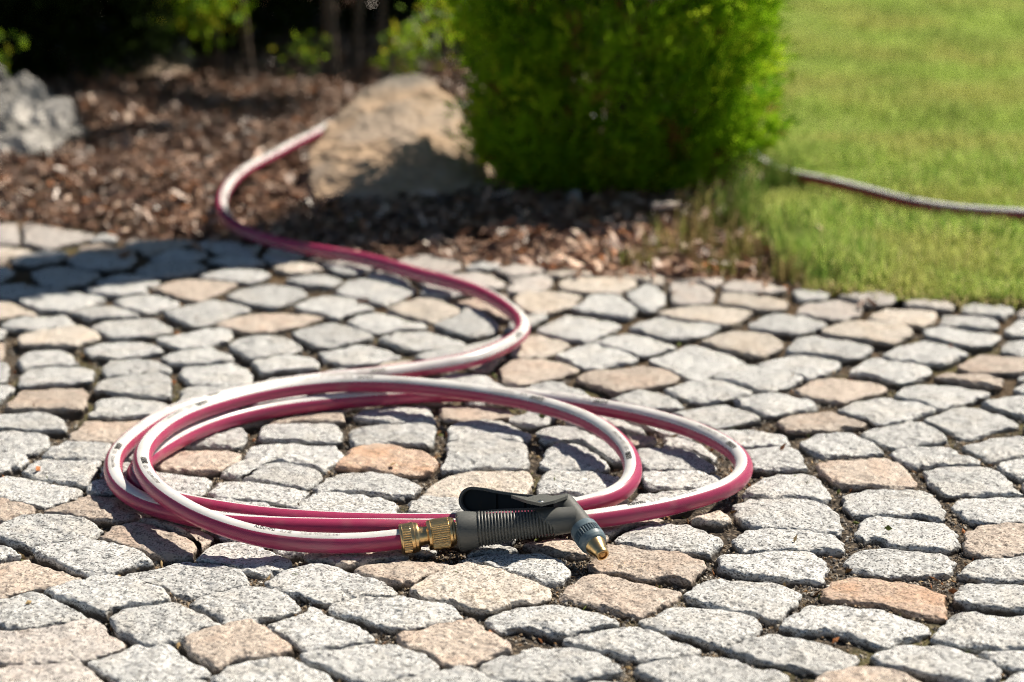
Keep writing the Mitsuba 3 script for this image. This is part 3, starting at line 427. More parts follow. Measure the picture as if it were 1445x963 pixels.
g|0|-1622,1390 -1616,1395 -1614,1400 -1613,1448 -1617,1453 -1623,1456 -1661,1458 -1720,1432 -1725,1422 -1723,1416 -1669,1379
g|0|-1591,1633 -1584,1642 -1575,1684 -1576,1691 -1584,1698 -1609,1706 -1617,1705 -1674,1665 -1677,1654 -1675,1648 -1626,1625
g|0|-1655,1372 -1661,1368 -1664,1360 -1660,1324 -1658,1318 -1653,1314 -1607,1297 -1593,1304 -1589,1312 -1593,1366 -1599,1375 -1609,1382 -1616,1382
p|0|-1656,1478 -1651,1470 -1645,1467 -1612,1464 -1596,1475 -1593,1481 -1591,1518 -1596,1527 -1610,1536 -1618,1537 -1648,1532 -1653,1528 -1655,1520
g|0|-1609,1551 -1605,1544 -1592,1535 -1584,1534 -1557,1549 -1553,1556 -1550,1597 -1554,1608 -1579,1623 -1585,1625 -1612,1618 -1617,1613 -1619,1604
t|0|-1569,2253 -1577,2252 -1582,2246 -1593,2186 -1592,2179 -1586,2173 -1575,2173 -1555,2181 -1550,2186 -1543,2230 -1545,2236 -1549,2241
g|0|-1640,1906 -1643,1899 -1646,1873 -1643,1867 -1637,1864 -1572,1846 -1564,1846 -1554,1854 -1550,1861 -1554,1914 -1559,1920 -1584,1933 -1595,1932
g|0|-1603,1452 -1605,1398 -1603,1390 -1593,1382 -1587,1381 -1550,1392 -1546,1397 -1544,1403 -1548,1448 -1552,1453 -1582,1466 -1589,1467 -1601,1458
t|0|-1551,1224 -1545,1227 -1541,1231 -1540,1241 -1556,1290 -1562,1296 -1583,1299 -1602,1286 -1610,1237 -1606,1228 -1597,1224
t2|0|-1579,1011 -1572,1002 -1515,1000 -1509,1002 -1505,1007 -1504,1046 -1506,1052 -1511,1056 -1545,1067 -1572,1054 -1578,1044
g|0|-1620,1092 -1618,1083 -1586,1063 -1576,1063 -1556,1072 -1551,1078 -1550,1085 -1555,1128 -1563,1137 -1576,1140 -1582,1138 -1613,1119 -1618,1110
g|0|-1620,1771 -1574,1785 -1569,1789 -1567,1795 -1570,1831 -1578,1838 -1636,1855 -1645,1854 -1652,1846 -1659,1807 -1659,1800 -1654,1794
t|0|-1608,1764 -1613,1760 -1615,1753 -1611,1723 -1608,1717 -1603,1714 -1568,1703 -1548,1711 -1544,1715 -1538,1753 -1541,1761 -1558,1776 -1569,1777
g|0|-1584,1483 -1577,1474 -1542,1459 -1510,1469 -1505,1475 -1503,1482 -1507,1521 -1513,1530 -1549,1542 -1577,1526 -1582,1517
p|0|-1533,2481 -1539,2478 -1543,2473 -1553,2413 -1550,2404 -1544,2400 -1533,2402 -1509,2419 -1505,2425 -1511,2469 -1518,2477
g|0|-1575,1640 -1572,1631 -1546,1615 -1540,1615 -1522,1624 -1516,1634 -1513,1680 -1516,1687 -1534,1701 -1541,1703 -1560,1695 -1565,1687
g|0|-1557,1840 -1560,1833 -1557,1792 -1555,1785 -1536,1769 -1530,1767 -1495,1781 -1491,1791 -1492,1834 -1495,1841 -1504,1845 -1540,1849 -1548,1846
g|0|-1581,2010 -1550,2017 -1544,2026 -1537,2071 -1539,2079 -1547,2085 -1596,2096 -1604,2095 -1610,2087 -1618,2045 -1617,2037 -1613,2032
t2|0|-1540,1083 -1535,1075 -1501,1064 -1496,1066 -1477,1082 -1475,1089 -1473,1132 -1479,1142 -1504,1158 -1513,1160 -1543,1142 -1547,1130
g|0|-1580,1317 -1577,1312 -1572,1308 -1552,1305 -1509,1323 -1503,1329 -1498,1356 -1500,1363 -1504,1368 -1535,1384 -1543,1385 -1576,1374 -1582,1369 -1584,1361
t|0|-1570,2002 -1576,1997 -1583,1951 -1581,1944 -1577,1939 -1549,1926 -1509,1940 -1504,1945 -1502,1951 -1504,1986 -1506,1992 -1537,2008 -1546,2009
t|0|-1579,1155 -1572,1148 -1552,1147 -1520,1167 -1516,1173 -1518,1204 -1521,1210 -1529,1215 -1589,1215 -1597,1209 -1598,1197
g|0|-1535,2026 -1531,2015 -1500,2002 -1469,2020 -1465,2028 -1465,2063 -1469,2072 -1511,2089 -1522,2085 -1527,2076
g|0|-1596,2153 -1600,2146 -1604,2115 -1602,2109 -1596,2106 -1530,2091 -1522,2096 -1518,2102 -1516,2149 -1520,2156 -1541,2171 -1553,2172
t|0|-1529,1391 -1493,1374 -1485,1376 -1463,1393 -1461,1400 -1461,1437 -1467,1447 -1494,1462 -1500,1463 -1531,1452 -1536,1446 -1535,1400
g|0|-1470,1252 -1466,1261 -1470,1280 -1496,1310 -1505,1314 -1540,1301 -1544,1296 -1546,1289 -1525,1226 -1516,1220 -1506,1222
g|0|-1170,1013 -1168,1007 -1164,1002 -1157,1000 -1112,1000 -1102,1006 -1100,1016 -1107,1050 -1112,1057 -1139,1069 -1160,1061 -1166,1051
t2|0|-1533,1717 -1528,1707 -1510,1695 -1505,1693 -1475,1697 -1468,1701 -1465,1708 -1461,1754 -1465,1764 -1482,1772 -1489,1773 -1522,1759 -1529,1749
t2|0|-1428,3045 -1437,3045 -1443,3039 -1460,2947 -1459,2939 -1454,2935 -1443,2933 -1393,2951 -1388,2957 -1386,2964 -1395,3017 -1400,3025
g|0|-1537,2245 -1501,2258 -1496,2268 -1496,2313 -1499,2320 -1505,2325 -1551,2343 -1562,2341 -1567,2334 -1577,2279 -1576,2273 -1571,2268
g|0|-1488,2333 -1479,2338 -1475,2343 -1463,2387 -1463,2394 -1468,2400 -1491,2412 -1502,2412 -1559,2373 -1561,2362 -1558,2357 -1497,2332
g|0|-1535,2178 -1515,2163 -1503,2161 -1465,2173 -1459,2177 -1452,2224 -1454,2231 -1458,2236 -1493,2250 -1527,2238 -1532,2233 -1539,2185
t2|0|-1544,1558 -1541,1552 -1536,1548 -1503,1537 -1471,1554 -1466,1560 -1464,1566 -1466,1594 -1473,1603 -1513,1617 -1536,1607 -1541,1597
t2|0|-1542,1868 -1539,1862 -1534,1858 -1491,1854 -1486,1856 -1466,1874 -1462,1899 -1463,1905 -1495,1932 -1503,1932 -1537,1920 -1542,1915 -1544,1907
p|0|-1494,1011 -1487,1001 -1428,1000 -1422,1002 -1418,1007 -1417,1047 -1419,1053 -1424,1057 -1469,1073 -1475,1071 -1491,1058 -1495,1048
p|0|-1463,1455 -1457,1454 -1451,1456 -1427,1475 -1424,1482 -1423,1522 -1428,1532 -1453,1548 -1459,1549 -1494,1531 -1497,1522 -1494,1479 -1487,1468
g|0|-1506,1175 -1503,1169 -1472,1148 -1464,1147 -1430,1158 -1424,1163 -1422,1169 -1417,1218 -1423,1227 -1454,1244 -1462,1245 -1504,1212 -1508,1202
g|0|-1483,1842 -1480,1784 -1474,1779 -1454,1771 -1420,1779 -1415,1785 -1414,1791 -1421,1833 -1455,1860 -1462,1861 -1480,1849
t2|0|-1493,1323 -1467,1292 -1461,1290 -1455,1292 -1413,1322 -1412,1329 -1418,1364 -1425,1372 -1451,1383 -1457,1383 -1484,1366 -1488,1359
g|0|-1469,1611 -1458,1614 -1432,1640 -1432,1662 -1435,1669 -1464,1688 -1499,1683 -1505,1674 -1507,1634 -1505,1627 -1499,1622
g|0|-1489,1996 -1494,1990 -1493,1946 -1489,1939 -1462,1918 -1453,1916 -1432,1926 -1428,1932 -1424,1991 -1426,1997 -1431,2001 -1456,2012 -1466,2010
g|0|-1511,2573 -1517,2574 -1523,2571 -1527,2563 -1537,2506 -1534,2494 -1513,2485 -1506,2484 -1463,2505 -1459,2513 -1459,2546 -1462,2552 -1468,2557
g|0|-1471,2804 -1478,2804 -1484,2801 -1487,2794 -1498,2730 -1495,2718 -1483,2715 -1421,2734 -1417,2741 -1416,2776 -1418,2782 -1424,2787
g|0|-1455,2404 -1435,2411 -1432,2418 -1421,2467 -1424,2478 -1448,2494 -1456,2496 -1497,2477 -1501,2472 -1501,2465 -1495,2429 -1488,2421
g|0|-1485,2323 -1487,2316 -1485,2261 -1480,2256 -1449,2241 -1443,2241 -1434,2245 -1428,2254 -1420,2301 -1421,2309 -1427,2314 -1466,2329 -1478,2328
g|0|-1497,2154 -1504,2150 -1507,2143 -1509,2106 -1506,2099 -1502,2095 -1463,2081 -1456,2084 -1441,2097 -1437,2142 -1439,2150 -1451,2162 -1463,2164
p|0|-1462,2564 -1452,2566 -1438,2580 -1431,2620 -1432,2627 -1491,2670 -1498,2671 -1504,2670 -1510,2662 -1521,2597 -1520,2590 -1513,2584
g|0|-1447,2396 -1452,2391 -1464,2351 -1464,2343 -1456,2335 -1418,2320 -1411,2320 -1380,2341 -1377,2347 -1377,2367 -1382,2374 -1424,2399 -1435,2400
p|0|-1456,1697 -1452,1692 -1435,1681 -1424,1680 -1394,1703 -1391,1710 -1403,1762 -1409,1768 -1417,1770 -1444,1763 -1449,1759 -1452,1753
g|0|-1453,1560 -1423,1540 -1412,1540 -1384,1554 -1379,1559 -1381,1607 -1387,1612 -1418,1629 -1426,1630 -1431,1627 -1454,1605 -1457,1596
g|0|-1448,2557 -1450,2551 -1450,2513 -1447,2506 -1415,2484 -1388,2490 -1382,2498 -1374,2539 -1376,2547 -1381,2552 -1427,2568 -1438,2565
p|0|-1456,2029 -1450,2019 -1417,2006 -1388,2017 -1382,2022 -1378,2060 -1380,2066 -1385,2071 -1433,2086 -1452,2075 -1456,2065
g|0|-1452,1401 -1446,1391 -1415,1379 -1392,1387 -1386,1391 -1379,1445 -1381,1452 -1385,1456 -1413,1467 -1420,1467 -1448,1447 -1452,1437
t2|0|-1455,1879 -1454,1872 -1420,1845 -1409,1845 -1382,1860 -1377,1865 -1377,1874 -1390,1908 -1397,1916 -1424,1920 -1447,1907 -1453,1898
g|0|-1449,2177 -1446,2169 -1435,2159 -1424,2156 -1384,2162 -1377,2166 -1374,2176 -1384,2222 -1388,2229 -1424,2239 -1438,2233 -1443,2224
g|0|-1407,1012 -1405,1006 -1400,1002 -1346,1000 -1336,1006 -1334,1014 -1340,1052 -1346,1061 -1376,1072 -1382,1072 -1403,1058 -1408,1048
p|0|-1460,1081 -1415,1064 -1407,1066 -1389,1081 -1387,1089 -1389,1130 -1395,1139 -1415,1150 -1422,1151 -1458,1139 -1463,1134 -1466,1091
g|0|-1452,1253 -1415,1233 -1406,1232 -1386,1241 -1381,1246 -1375,1292 -1380,1299 -1398,1310 -1407,1312 -1454,1281 -1457,1276 -1457,1259
g|0|-1391,3268 -1399,3267 -1404,3263 -1420,3181 -1418,3173 -1414,3169 -1402,3167 -1351,3191 -1345,3195 -1343,3204 -1350,3243 -1358,3252
t|0|-1419,2636 -1395,2645 -1389,2651 -1387,2707 -1393,2715 -1410,2723 -1418,2723 -1491,2703 -1496,2698 -1497,2692 -1496,2686 -1428,2637
g|0|-1418,2794 -1411,2794 -1382,2816 -1381,2822 -1382,2842 -1389,2850 -1454,2883 -1464,2884 -1470,2881 -1473,2875 -1481,2828 -1479,2820 -1473,2815
p|0|-1402,2787 -1406,2782 -1408,2739 -1402,2729 -1380,2720 -1356,2729 -1351,2733 -1343,2778 -1347,2787 -1368,2803 -1376,2805 -1383,2802
t|0|-1427,2587 -1425,2580 -1421,2576 -1370,2558 -1363,2560 -1347,2572 -1345,2577 -1344,2612 -1350,2622 -1386,2638 -1415,2628 -1422,2618
g|0|-1418,2258 -1414,2248 -1384,2239 -1355,2253 -1352,2260 -1349,2304 -1352,2311 -1366,2326 -1373,2329 -1381,2328 -1405,2313 -1410,2305
t|0|-1422,2417 -1421,2410 -1416,2405 -1378,2383 -1367,2383 -1349,2397 -1345,2406 -1363,2470 -1368,2475 -1383,2481 -1405,2475 -1412,2466
g|0|-1422,1647 -1419,1640 -1379,1619 -1371,1620 -1347,1634 -1341,1642 -1345,1688 -1352,1693 -1376,1700 -1387,1698 -1418,1673 -1423,1662
t|0|-1308,3337 -1314,3345 -1379,3352 -1385,3350 -1390,3345 -1400,3292 -1399,3286 -1394,3280 -1347,3259 -1308,3277 -1304,3282 -1303,3289
t|0|-1430,2105 -1425,2095 -1378,2079 -1372,2080 -1365,2085 -1362,2092 -1357,2142 -1362,2151 -1371,2155 -1419,2147 -1426,2142 -1429,2135
g|0|-1353,1792 -1347,1797 -1336,1835 -1337,1842 -1341,1848 -1363,1856 -1369,1856 -1407,1834 -1409,1826 -1404,1791 -1399,1784 -1389,1783
t2|0|-1374,1306 -1368,1305 -1338,1320 -1334,1331 -1343,1365 -1346,1370 -1380,1381 -1404,1371 -1408,1366 -1408,1359 -1402,1327 -1396,1320
g|0|-1413,1167 -1409,1157 -1389,1145 -1383,1144 -1347,1158 -1344,1165 -1336,1206 -1340,1217 -1377,1234 -1402,1224 -1408,1215
g|0|-1415,1933 -1411,1929 -1388,1925 -1351,1945 -1345,1950 -1343,1980 -1344,1986 -1373,2008 -1383,2009 -1407,1999 -1413,1994 -1417,1940
g|0|-1410,1476 -1375,1463 -1358,1466 -1352,1470 -1349,1477 -1344,1527 -1349,1538 -1369,1547 -1376,1547 -1408,1532 -1413,1527 -1415,1485
g|0|-1358,2161 -1347,2158 -1314,2167 -1308,2172 -1306,2179 -1308,2221 -1314,2230 -1343,2244 -1350,2245 -1371,2233 -1375,2228 -1363,2168
g|0|-1386,2858 -1375,2858 -1348,2880 -1347,2932 -1355,2941 -1376,2946 -1383,2946 -1460,2917 -1465,2906 -1463,2900 -1458,2895
g|0|-1366,1870 -1361,1865 -1330,1855 -1316,1861 -1311,1865 -1309,1872 -1309,1910 -1336,1936 -1347,1936 -1375,1922 -1380,1915 -1379,1906
g|0|-1372,2024 -1367,2015 -1343,1998 -1337,1997 -1307,2010 -1304,2020 -1306,2060 -1311,2067 -1355,2078 -1365,2072 -1369,2064
t|0|-1375,2645 -1341,2629 -1334,2630 -1314,2642 -1311,2652 -1313,2698 -1317,2706 -1342,2720 -1349,2721 -1371,2713 -1376,2708 -1379,2654
g|0|-1373,2497 -1371,2490 -1367,2485 -1360,2482 -1354,2482 -1303,2495 -1296,2501 -1294,2509 -1300,2536 -1306,2544 -1334,2561 -1340,2562 -1359,2551 -1363,2544
g|0|-1395,3032 -1389,3030 -1337,3035 -1331,3039 -1328,3046 -1335,3086 -1338,3091 -1345,3094 -1426,3104 -1434,3097 -1438,3073 -1438,3067 -1433,3060
g|0|-1371,2821 -1369,2815 -1339,2793 -1331,2792 -1307,2800 -1300,2806 -1293,2844 -1296,2851 -1302,2855 -1336,2869 -1342,2870 -1369,2851 -1373,2840
g|0|-1367,2340 -1344,2316 -1337,2315 -1302,2319 -1294,2325 -1292,2334 -1302,2385 -1308,2394 -1314,2395 -1338,2394 -1363,2374 -1367,2365
g|0|-1376,2962 -1371,2955 -1343,2948 -1316,2964 -1310,3011 -1313,3017 -1320,3024 -1329,3026 -1375,3021 -1382,3016 -1384,3007
g|0|-1345,1701 -1339,1701 -1308,1721 -1304,1727 -1302,1742 -1304,1749 -1343,1783 -1349,1784 -1384,1775 -1393,1767 -1394,1760 -1382,1716 -1373,1708
t|0|-1366,1612 -1369,1607 -1369,1565 -1367,1559 -1363,1554 -1336,1544 -1315,1549 -1307,1556 -1302,1607 -1305,1613 -1309,1617 -1332,1628 -1342,1627
p|0|-1347,1382 -1341,1382 -1315,1405 -1312,1413 -1313,1436 -1318,1445 -1346,1459 -1362,1455 -1367,1452 -1370,1445 -1375,1399 -1372,1391 -1365,1387
p|0|-1370,1250 -1367,1241 -1330,1223 -1309,1231 -1306,1238 -1305,1298 -1309,1308 -1322,1314 -1329,1314 -1360,1298 -1365,1288
p|0|-1377,1089 -1369,1080 -1343,1070 -1337,1070 -1309,1089 -1305,1095 -1305,1119 -1307,1125 -1338,1147 -1347,1147 -1373,1138 -1378,1132 -1380,1125
p|0|-1323,3098 -1326,3091 -1315,3033 -1307,3025 -1300,3024 -1266,3037 -1260,3046 -1255,3087 -1257,3094 -1263,3099 -1301,3110 -1312,3107
g|0|-1316,3116 -1313,3121 -1314,3166 -1318,3175 -1333,3185 -1343,3184 -1419,3150 -1426,3143 -1429,3124 -1426,3118 -1420,3114 -1339,3102 -1329,3105
g|0|-1336,1798 -1335,1791 -1304,1761 -1297,1759 -1291,1760 -1264,1781 -1260,1787 -1267,1836 -1272,1842 -1303,1855 -1321,1848 -1326,1840
t|0|-1339,1470 -1334,1464 -1315,1455 -1305,1454 -1285,1466 -1281,1471 -1274,1518 -1275,1524 -1280,1530 -1305,1542 -1328,1536 -1333,1533 -1335,1526
t|0|-1332,1645 -1327,1636 -1296,1622 -1273,1631 -1267,1636 -1261,1684 -1265,1689 -1292,1711 -1299,1713 -1306,1712 -1330,1695 -1334,1685
g|0|-1334,2574 -1330,2569 -1306,2554 -1299,2552 -1293,2554 -1267,2575 -1266,2582 -1271,2620 -1277,2629 -1306,2635 -1330,2622 -1335,2612
p|0|-1338,2887 -1334,2879 -1291,2861 -1283,2862 -1271,2869 -1267,2879 -1269,2928 -1273,2936 -1310,2954 -1332,2942 -1338,2932
t2|0|-1331,1058 -1324,1008 -1319,1002 -1313,1000 -1271,1001 -1264,1010 -1256,1053 -1257,1060 -1262,1066 -1292,1082 -1299,1083 -1327,1065
g|0|-1333,1947 -1307,1923 -1296,1922 -1267,1937 -1263,1942 -1261,1949 -1264,1987 -1271,1996 -1300,2002 -1329,1989 -1334,1979
g|0|-1333,3197 -1314,3184 -1303,3183 -1266,3199 -1260,3206 -1264,3255 -1270,3260 -1291,3270 -1301,3270 -1335,3254 -1340,3248 -1341,3240
g|0|-1232,3331 -1237,3339 -1244,3342 -1286,3345 -1292,3343 -1296,3339 -1298,3332 -1293,3288 -1288,3279 -1265,3268 -1258,3268 -1234,3283 -1230,3293
p|0|-1342,2476 -1350,2469 -1351,2461 -1337,2414 -1330,2405 -1300,2405 -1273,2420 -1269,2426 -1264,2465 -1265,2471 -1283,2487 -1293,2488
g|0|-1340,2733 -1334,2726 -1315,2715 -1303,2715 -1266,2732 -1261,2738 -1260,2760 -1262,2766 -1293,2791 -1302,2792 -1327,2784 -1332,2780 -1334,2774
t2|0|-1340,2150 -1347,2144 -1352,2098 -1350,2091 -1346,2087 -1304,2078 -1269,2101 -1265,2105 -1264,2113 -1272,2145 -1297,2160 -1306,2160
t|0|-1324,1329 -1318,1322 -1297,1316 -1269,1325 -1262,1331 -1255,1364 -1257,1371 -1262,1377 -1298,1396 -1305,1398 -1312,1395 -1331,1377 -1333,1366
t|0|-1321,1215 -1326,1210 -1335,1162 -1330,1153 -1308,1138 -1301,1136 -1295,1138 -1264,1160 -1260,1171 -1262,1202 -1265,1209 -1297,1221 -1305,1221
g|0|-1343,2262 -1341,2256 -1336,2251 -1310,2239 -1299,2241 -1264,2264 -1260,2271 -1263,2298 -1284,2311 -1331,2306 -1338,2302 -1340,2295
t2|0|-1290,2400 -1293,2390 -1281,2323 -1275,2316 -1259,2310 -1252,2313 -1232,2333 -1230,2385 -1235,2392 -1259,2410 -1265,2412 -1272,2410
g|0|-1296,2175 -1292,2167 -1274,2158 -1267,2157 -1239,2176 -1237,2183 -1232,2237 -1235,2244 -1247,2254 -1255,2257 -1262,2255 -1295,2232 -1299,2222
g|0|-1297,1558 -1293,1549 -1268,1535 -1235,1545 -1231,1553 -1229,1597 -1233,1607 -1258,1623 -1264,1624 -1288,1615 -1293,1605
g|0|-1263,2484 -1255,2482 -1231,2493 -1226,2497 -1215,2547 -1217,2553 -1222,2556 -1259,2567 -1287,2547 -1291,2541 -1281,2498
g|0|-1303,2963 -1298,2959 -1263,2944 -1227,2956 -1221,2962 -1219,2969 -1228,3012 -1233,3017 -1251,3027 -1261,3028 -1293,3016 -1299,3011 -1305,2969
g|0|-1289,2802 -1286,2797 -1263,2779 -1255,2777 -1249,2779 -1218,2803 -1217,2810 -1221,2843 -1227,2852 -1262,2862 -1279,2854 -1284,2845
t2|0|-1258,1220 -1233,1235 -1229,1241 -1223,1280 -1224,1288 -1259,1316 -1265,1317 -1288,1309 -1295,1301 -1296,1239 -1294,1232 -1287,1227
g|0|-1297,1910 -1299,1904 -1300,1873 -1299,1867 -1295,1862 -1263,1849 -1243,1858 -1237,1864 -1230,1912 -1232,1919 -1236,1923 -1252,1931 -1261,1930
p|0|-1288,2010 -1260,2004 -1226,2024 -1221,2030 -1221,2071 -1252,2094 -1263,2094 -1292,2074 -1296,2069 -1295,2020
g|0|-1303,1415 -1299,1408 -1255,1383 -1244,1384 -1223,1399 -1219,1404 -1221,1430 -1225,1437 -1271,1459 -1280,1458 -1299,1447 -1304,1436
t2|0|-1302,2654 -1296,2644 -1267,2638 -1237,2652 -1232,2657 -1228,2700 -1231,2706 -1251,2723 -1262,2724 -1296,2708 -1302,2703 -1304,2696
g|0|-1294,1728 -1291,1721 -1258,1696 -1249,1694 -1220,1702 -1214,1707 -1208,1759 -1211,1764 -1216,1768 -1252,1777 -1288,1750 -1293,1741
g|0|-1254,1014 -1249,1003 -1242,1000 -1192,1000 -1182,1005 -1179,1012 -1175,1052 -1180,1062 -1213,1077 -1241,1064 -1247,1055
g|0|-1291,1093 -1254,1072 -1244,1073 -1224,1083 -1218,1090 -1220,1130 -1250,1152 -1261,1151 -1291,1130 -1295,1125 -1295,1100
t2|0|-1298,3119 -1252,3105 -1245,3107 -1232,3116 -1230,3124 -1236,3178 -1241,3187 -1251,3192 -1259,3192 -1299,3175 -1303,3170 -1304,3129
t|0|-1216,1297 -1210,1297 -1188,1306 -1184,1313 -1169,1365 -1171,1376 -1177,1381 -1210,1394 -1217,1392 -1241,1375 -1245,1368 -1252,1332 -1251,1325 -1248,1320
t|0|-1251,3045 -1246,3035 -1230,3026 -1222,3025 -1190,3045 -1187,3052 -1188,3089 -1193,3099 -1224,3108 -1241,3098 -1246,3090
g|0|-1250,2739 -1248,2733 -1226,2713 -1216,2711 -1181,2724 -1166,2772 -1173,2781 -1204,2794 -1211,2795 -1247,2769 -1251,2759
p|0|-1255,1635 -1251,1630 -1228,1615 -1217,1614 -1183,1629 -1178,1634 -1174,1663 -1174,1670 -1178,1675 -1205,1693 -1214,1694 -1244,1686 -1249,1682 -1252,1675
g|0|-1257,1528 -1264,1522 -1271,1475 -1264,1465 -1229,1450 -1222,1449 -1214,1453 -1196,1479 -1197,1514 -1204,1523 -1224,1534 -1233,1535
t2|0|-1251,2105 -1220,2083 -1212,2082 -1186,2095 -1181,2099 -1172,2152 -1176,2159 -1182,2163 -1230,2169 -1257,2151 -1260,2139
g|0|-1257,2584 -1250,2575 -1210,2563 -1203,2564 -1189,2576 -1187,2583 -1191,2617 -1223,2642 -1232,2644 -1255,2633 -1261,2628 -1262,2620
p|0|-1249,2269 -1226,2250 -1176,2252 -1169,2256 -1166,2261 -1166,2268 -1175,2306 -1183,2314 -1225,2322 -1249,2303 -1252,2293
p|0|-1252,1947 -1247,1939 -1222,1928 -1192,1937 -1186,1941 -1184,1949 -1185,1992 -1188,1998 -1210,2015 -1216,2017 -1224,2015 -1251,1998 -1255,1988
p|0|-1250,3206 -1246,3200 -1236,3194 -1226,3193 -1189,3203 -1182,3209 -1174,3254 -1176,3261 -1180,3266 -1224,3277 -1250,3261 -1254,3251
t|0|-1143,3324 -1145,3330 -1150,3334 -1210,3339 -1217,3337 -1222,3332 -1221,3295 -1214,3285 -1168,3274 -1151,3283 -1146,3292
t|0|-1250,1794 -1247,1788 -1209,1776 -1202,1776 -1197,1779 -1193,1789 -1196,1836 -1200,1844 -1233,1853 -1252,1842 -1256,1831
t|0|-1249,1165 -1220,1143 -1214,1142 -1208,1143 -1178,1164 -1177,1170 -1179,1200 -1186,1210 -1218,1226 -1226,1227 -1249,1214 -1253,1203
g|0|-1254,2937 -1258,2932 -1260,2926 -1256,2875 -1250,2869 -1223,2861 -1215,2863 -1187,2882 -1182,2892 -1186,2938 -1191,2942 -1208,2950 -1217,2950
g|0|-1258,2423 -1254,2418 -1228,2399 -1220,2397 -1178,2406 -1170,2412 -1166,2456 -1172,2467 -1222,2485 -1249,2474 -1255,2464
g|0|-1210,2029 -1183,2005 -1173,2004 -1149,2011 -1143,2016 -1137,2067 -1143,2078 -1178,2088 -1206,2074 -1211,2064
p|0|-1224,1864 -1219,1860 -1191,1854 -1157,1871 -1152,1876 -1151,1884 -1154,1908 -1177,1928 -1186,1929 -1213,1921 -1219,1916 -1226,1871
g|0|-1203,2804 -1160,2785 -1154,2786 -1147,2790 -1144,2800 -1152,2859 -1156,2867 -1172,2876 -1180,2876 -1208,2856 -1212,2851 -1207,2811
g|0|-1209,1410 -1205,1403 -1158,1384 -1151,1387 -1147,1393 -1135,1442 -1141,1451 -1186,1469 -1195,1464 -1211,1442 -1213,1434
g|0|-1222,1551 -1216,1541 -1197,1530 -1190,1529 -1156,1544 -1151,1548 -1146,1592 -1170,1619 -1182,1620 -1212,1607 -1217,1603 -1220,1595
t|0|-1167,1681 -1141,1693 -1136,1697 -1134,1707 -1144,1760 -1149,1767 -1154,1769 -1185,1771 -1196,1765 -1203,1709 -1201,1703 -1173,1682
g|0|-1216,2649 -1192,2631 -1180,2631 -1148,2652 -1143,2658 -1140,2677 -1142,2684 -1175,2711 -1183,2712 -1211,2703 -1217,2698 -1221,2655
g|0|-1203,2958 -1186,2950 -1179,2949 -1152,2966 -1147,3010 -1148,3016 -1153,3021 -1177,3034 -1185,3035 -1214,3019 -1218,3013 -1209,2965
g|0|-1172,3209 -1167,3199 -1135,3173 -1128,3170 -1121,3171 -1088,3191 -1085,3202 -1092,3246 -1096,3253 -1140,3276 -1147,3275 -1159,3267 -1164,3259
t2|0|-1221,3124 -1214,3116 -1183,3108 -1147,3125 -1142,3130 -1136,3153 -1137,3161 -1176,3194 -1184,3195 -1218,3186 -1224,3181 -1226,3172
g|0|-1207,1289 -1212,1284 -1219,1243 -1213,1233 -1180,1217 -1173,1216 -1149,1229 -1144,1235 -1148,1275 -1154,1284 -1178,1296 -1188,1296
g|0|-1209,1093 -1202,1084 -1169,1068 -1148,1075 -1142,1080 -1133,1128 -1134,1134 -1139,1140 -1165,1153 -1173,1154 -1205,1135 -1210,1124
t|0|-1215,2504 -1212,2495 -1207,2490 -1168,2475 -1157,2477 -1151,2486 -1145,2544 -1147,2553 -1153,2558 -1181,2567 -1199,2556 -1204,2549
g|0|-1180,2323 -1170,2326 -1143,2356 -1144,2377 -1146,2384 -1161,2397 -1169,2399 -1217,2387 -1221,2379 -1222,2342 -1219,2335 -1212,2330
t|0|-1227,2190 -1222,2179 -1170,2170 -1164,2171 -1157,2177 -1154,2185 -1159,2232 -1164,2240 -1172,2243 -1213,2240 -1220,2237 -1224,2229
g|0|-1186,1841 -1184,1791 -1181,1784 -1175,1780 -1142,1779 -1116,1800 -1111,1806 -1108,1825 -1110,1834 -1141,1862 -1148,1864 -1181,1848
g|0|-1175,1940 -1171,1935 -1152,1921 -1141,1922 -1098,1947 -1094,1953 -1091,1977 -1093,1986 -1099,1990 -1134,2003 -1141,2004 -1167,1996 -1173,1991 -1175,1984
g|0|-1178,3051 -1171,3042 -1147,3028 -1141,3027 -1135,3029 -1110,3047 -1108,3054 -1111,3085 -1136,3113 -1146,3115 -1172,3103 -1177,3098 -1179,3091
g|0|-1057,3317 -1059,3324 -1064,3328 -1121,3333 -1127,3331 -1132,3326 -1136,3292 -1130,3282 -1097,3264 -1090,3262 -1084,3264 -1064,3278 -1060,3286
g|0|-1148,2244 -1151,2236 -1146,2189 -1144,2183 -1138,2178 -1092,2166 -1072,2178 -1068,2183 -1061,2222 -1065,2229 -1090,2257 -1096,2260 -1142,2248
g|0|-1167,1630 -1143,1604 -1132,1602 -1106,1612 -1101,1616 -1099,1626 -1108,1679 -1113,1686 -1124,1689 -1130,1688 -1159,1673 -1164,1664
g|0|-1169,2728 -1169,2722 -1166,2716 -1139,2695 -1133,2693 -1126,2695 -1098,2710 -1094,2721 -1109,2775 -1115,2779 -1137,2782 -1151,2777 -1156,2770
g|0|-1143,2394 -1135,2392 -1096,2409 -1093,2415 -1088,2454 -1092,2464 -1099,2468 -1142,2472 -1153,2467 -1157,2460 -1159,2413 -1154,2403
p|0|-1159,2163 -1162,2157 -1170,2107 -1168,2098 -1161,2093 -1132,2084 -1100,2094 -1094,2104 -1094,2146 -1097,2154 -1103,2158 -1142,2170 -1153,2168
t|0|-1171,2575 -1138,2562 -1120,2566 -1113,2572 -1108,2620 -1112,2625 -1134,2643 -1145,2643 -1175,2624 -1180,2618 -1178,2583
t|0|-1172,2890 -1168,2884 -1152,2876 -1145,2874 -1104,2883 -1095,2889 -1091,2931 -1093,2937 -1098,2942 -1145,2956 -1171,2942 -1175,2932
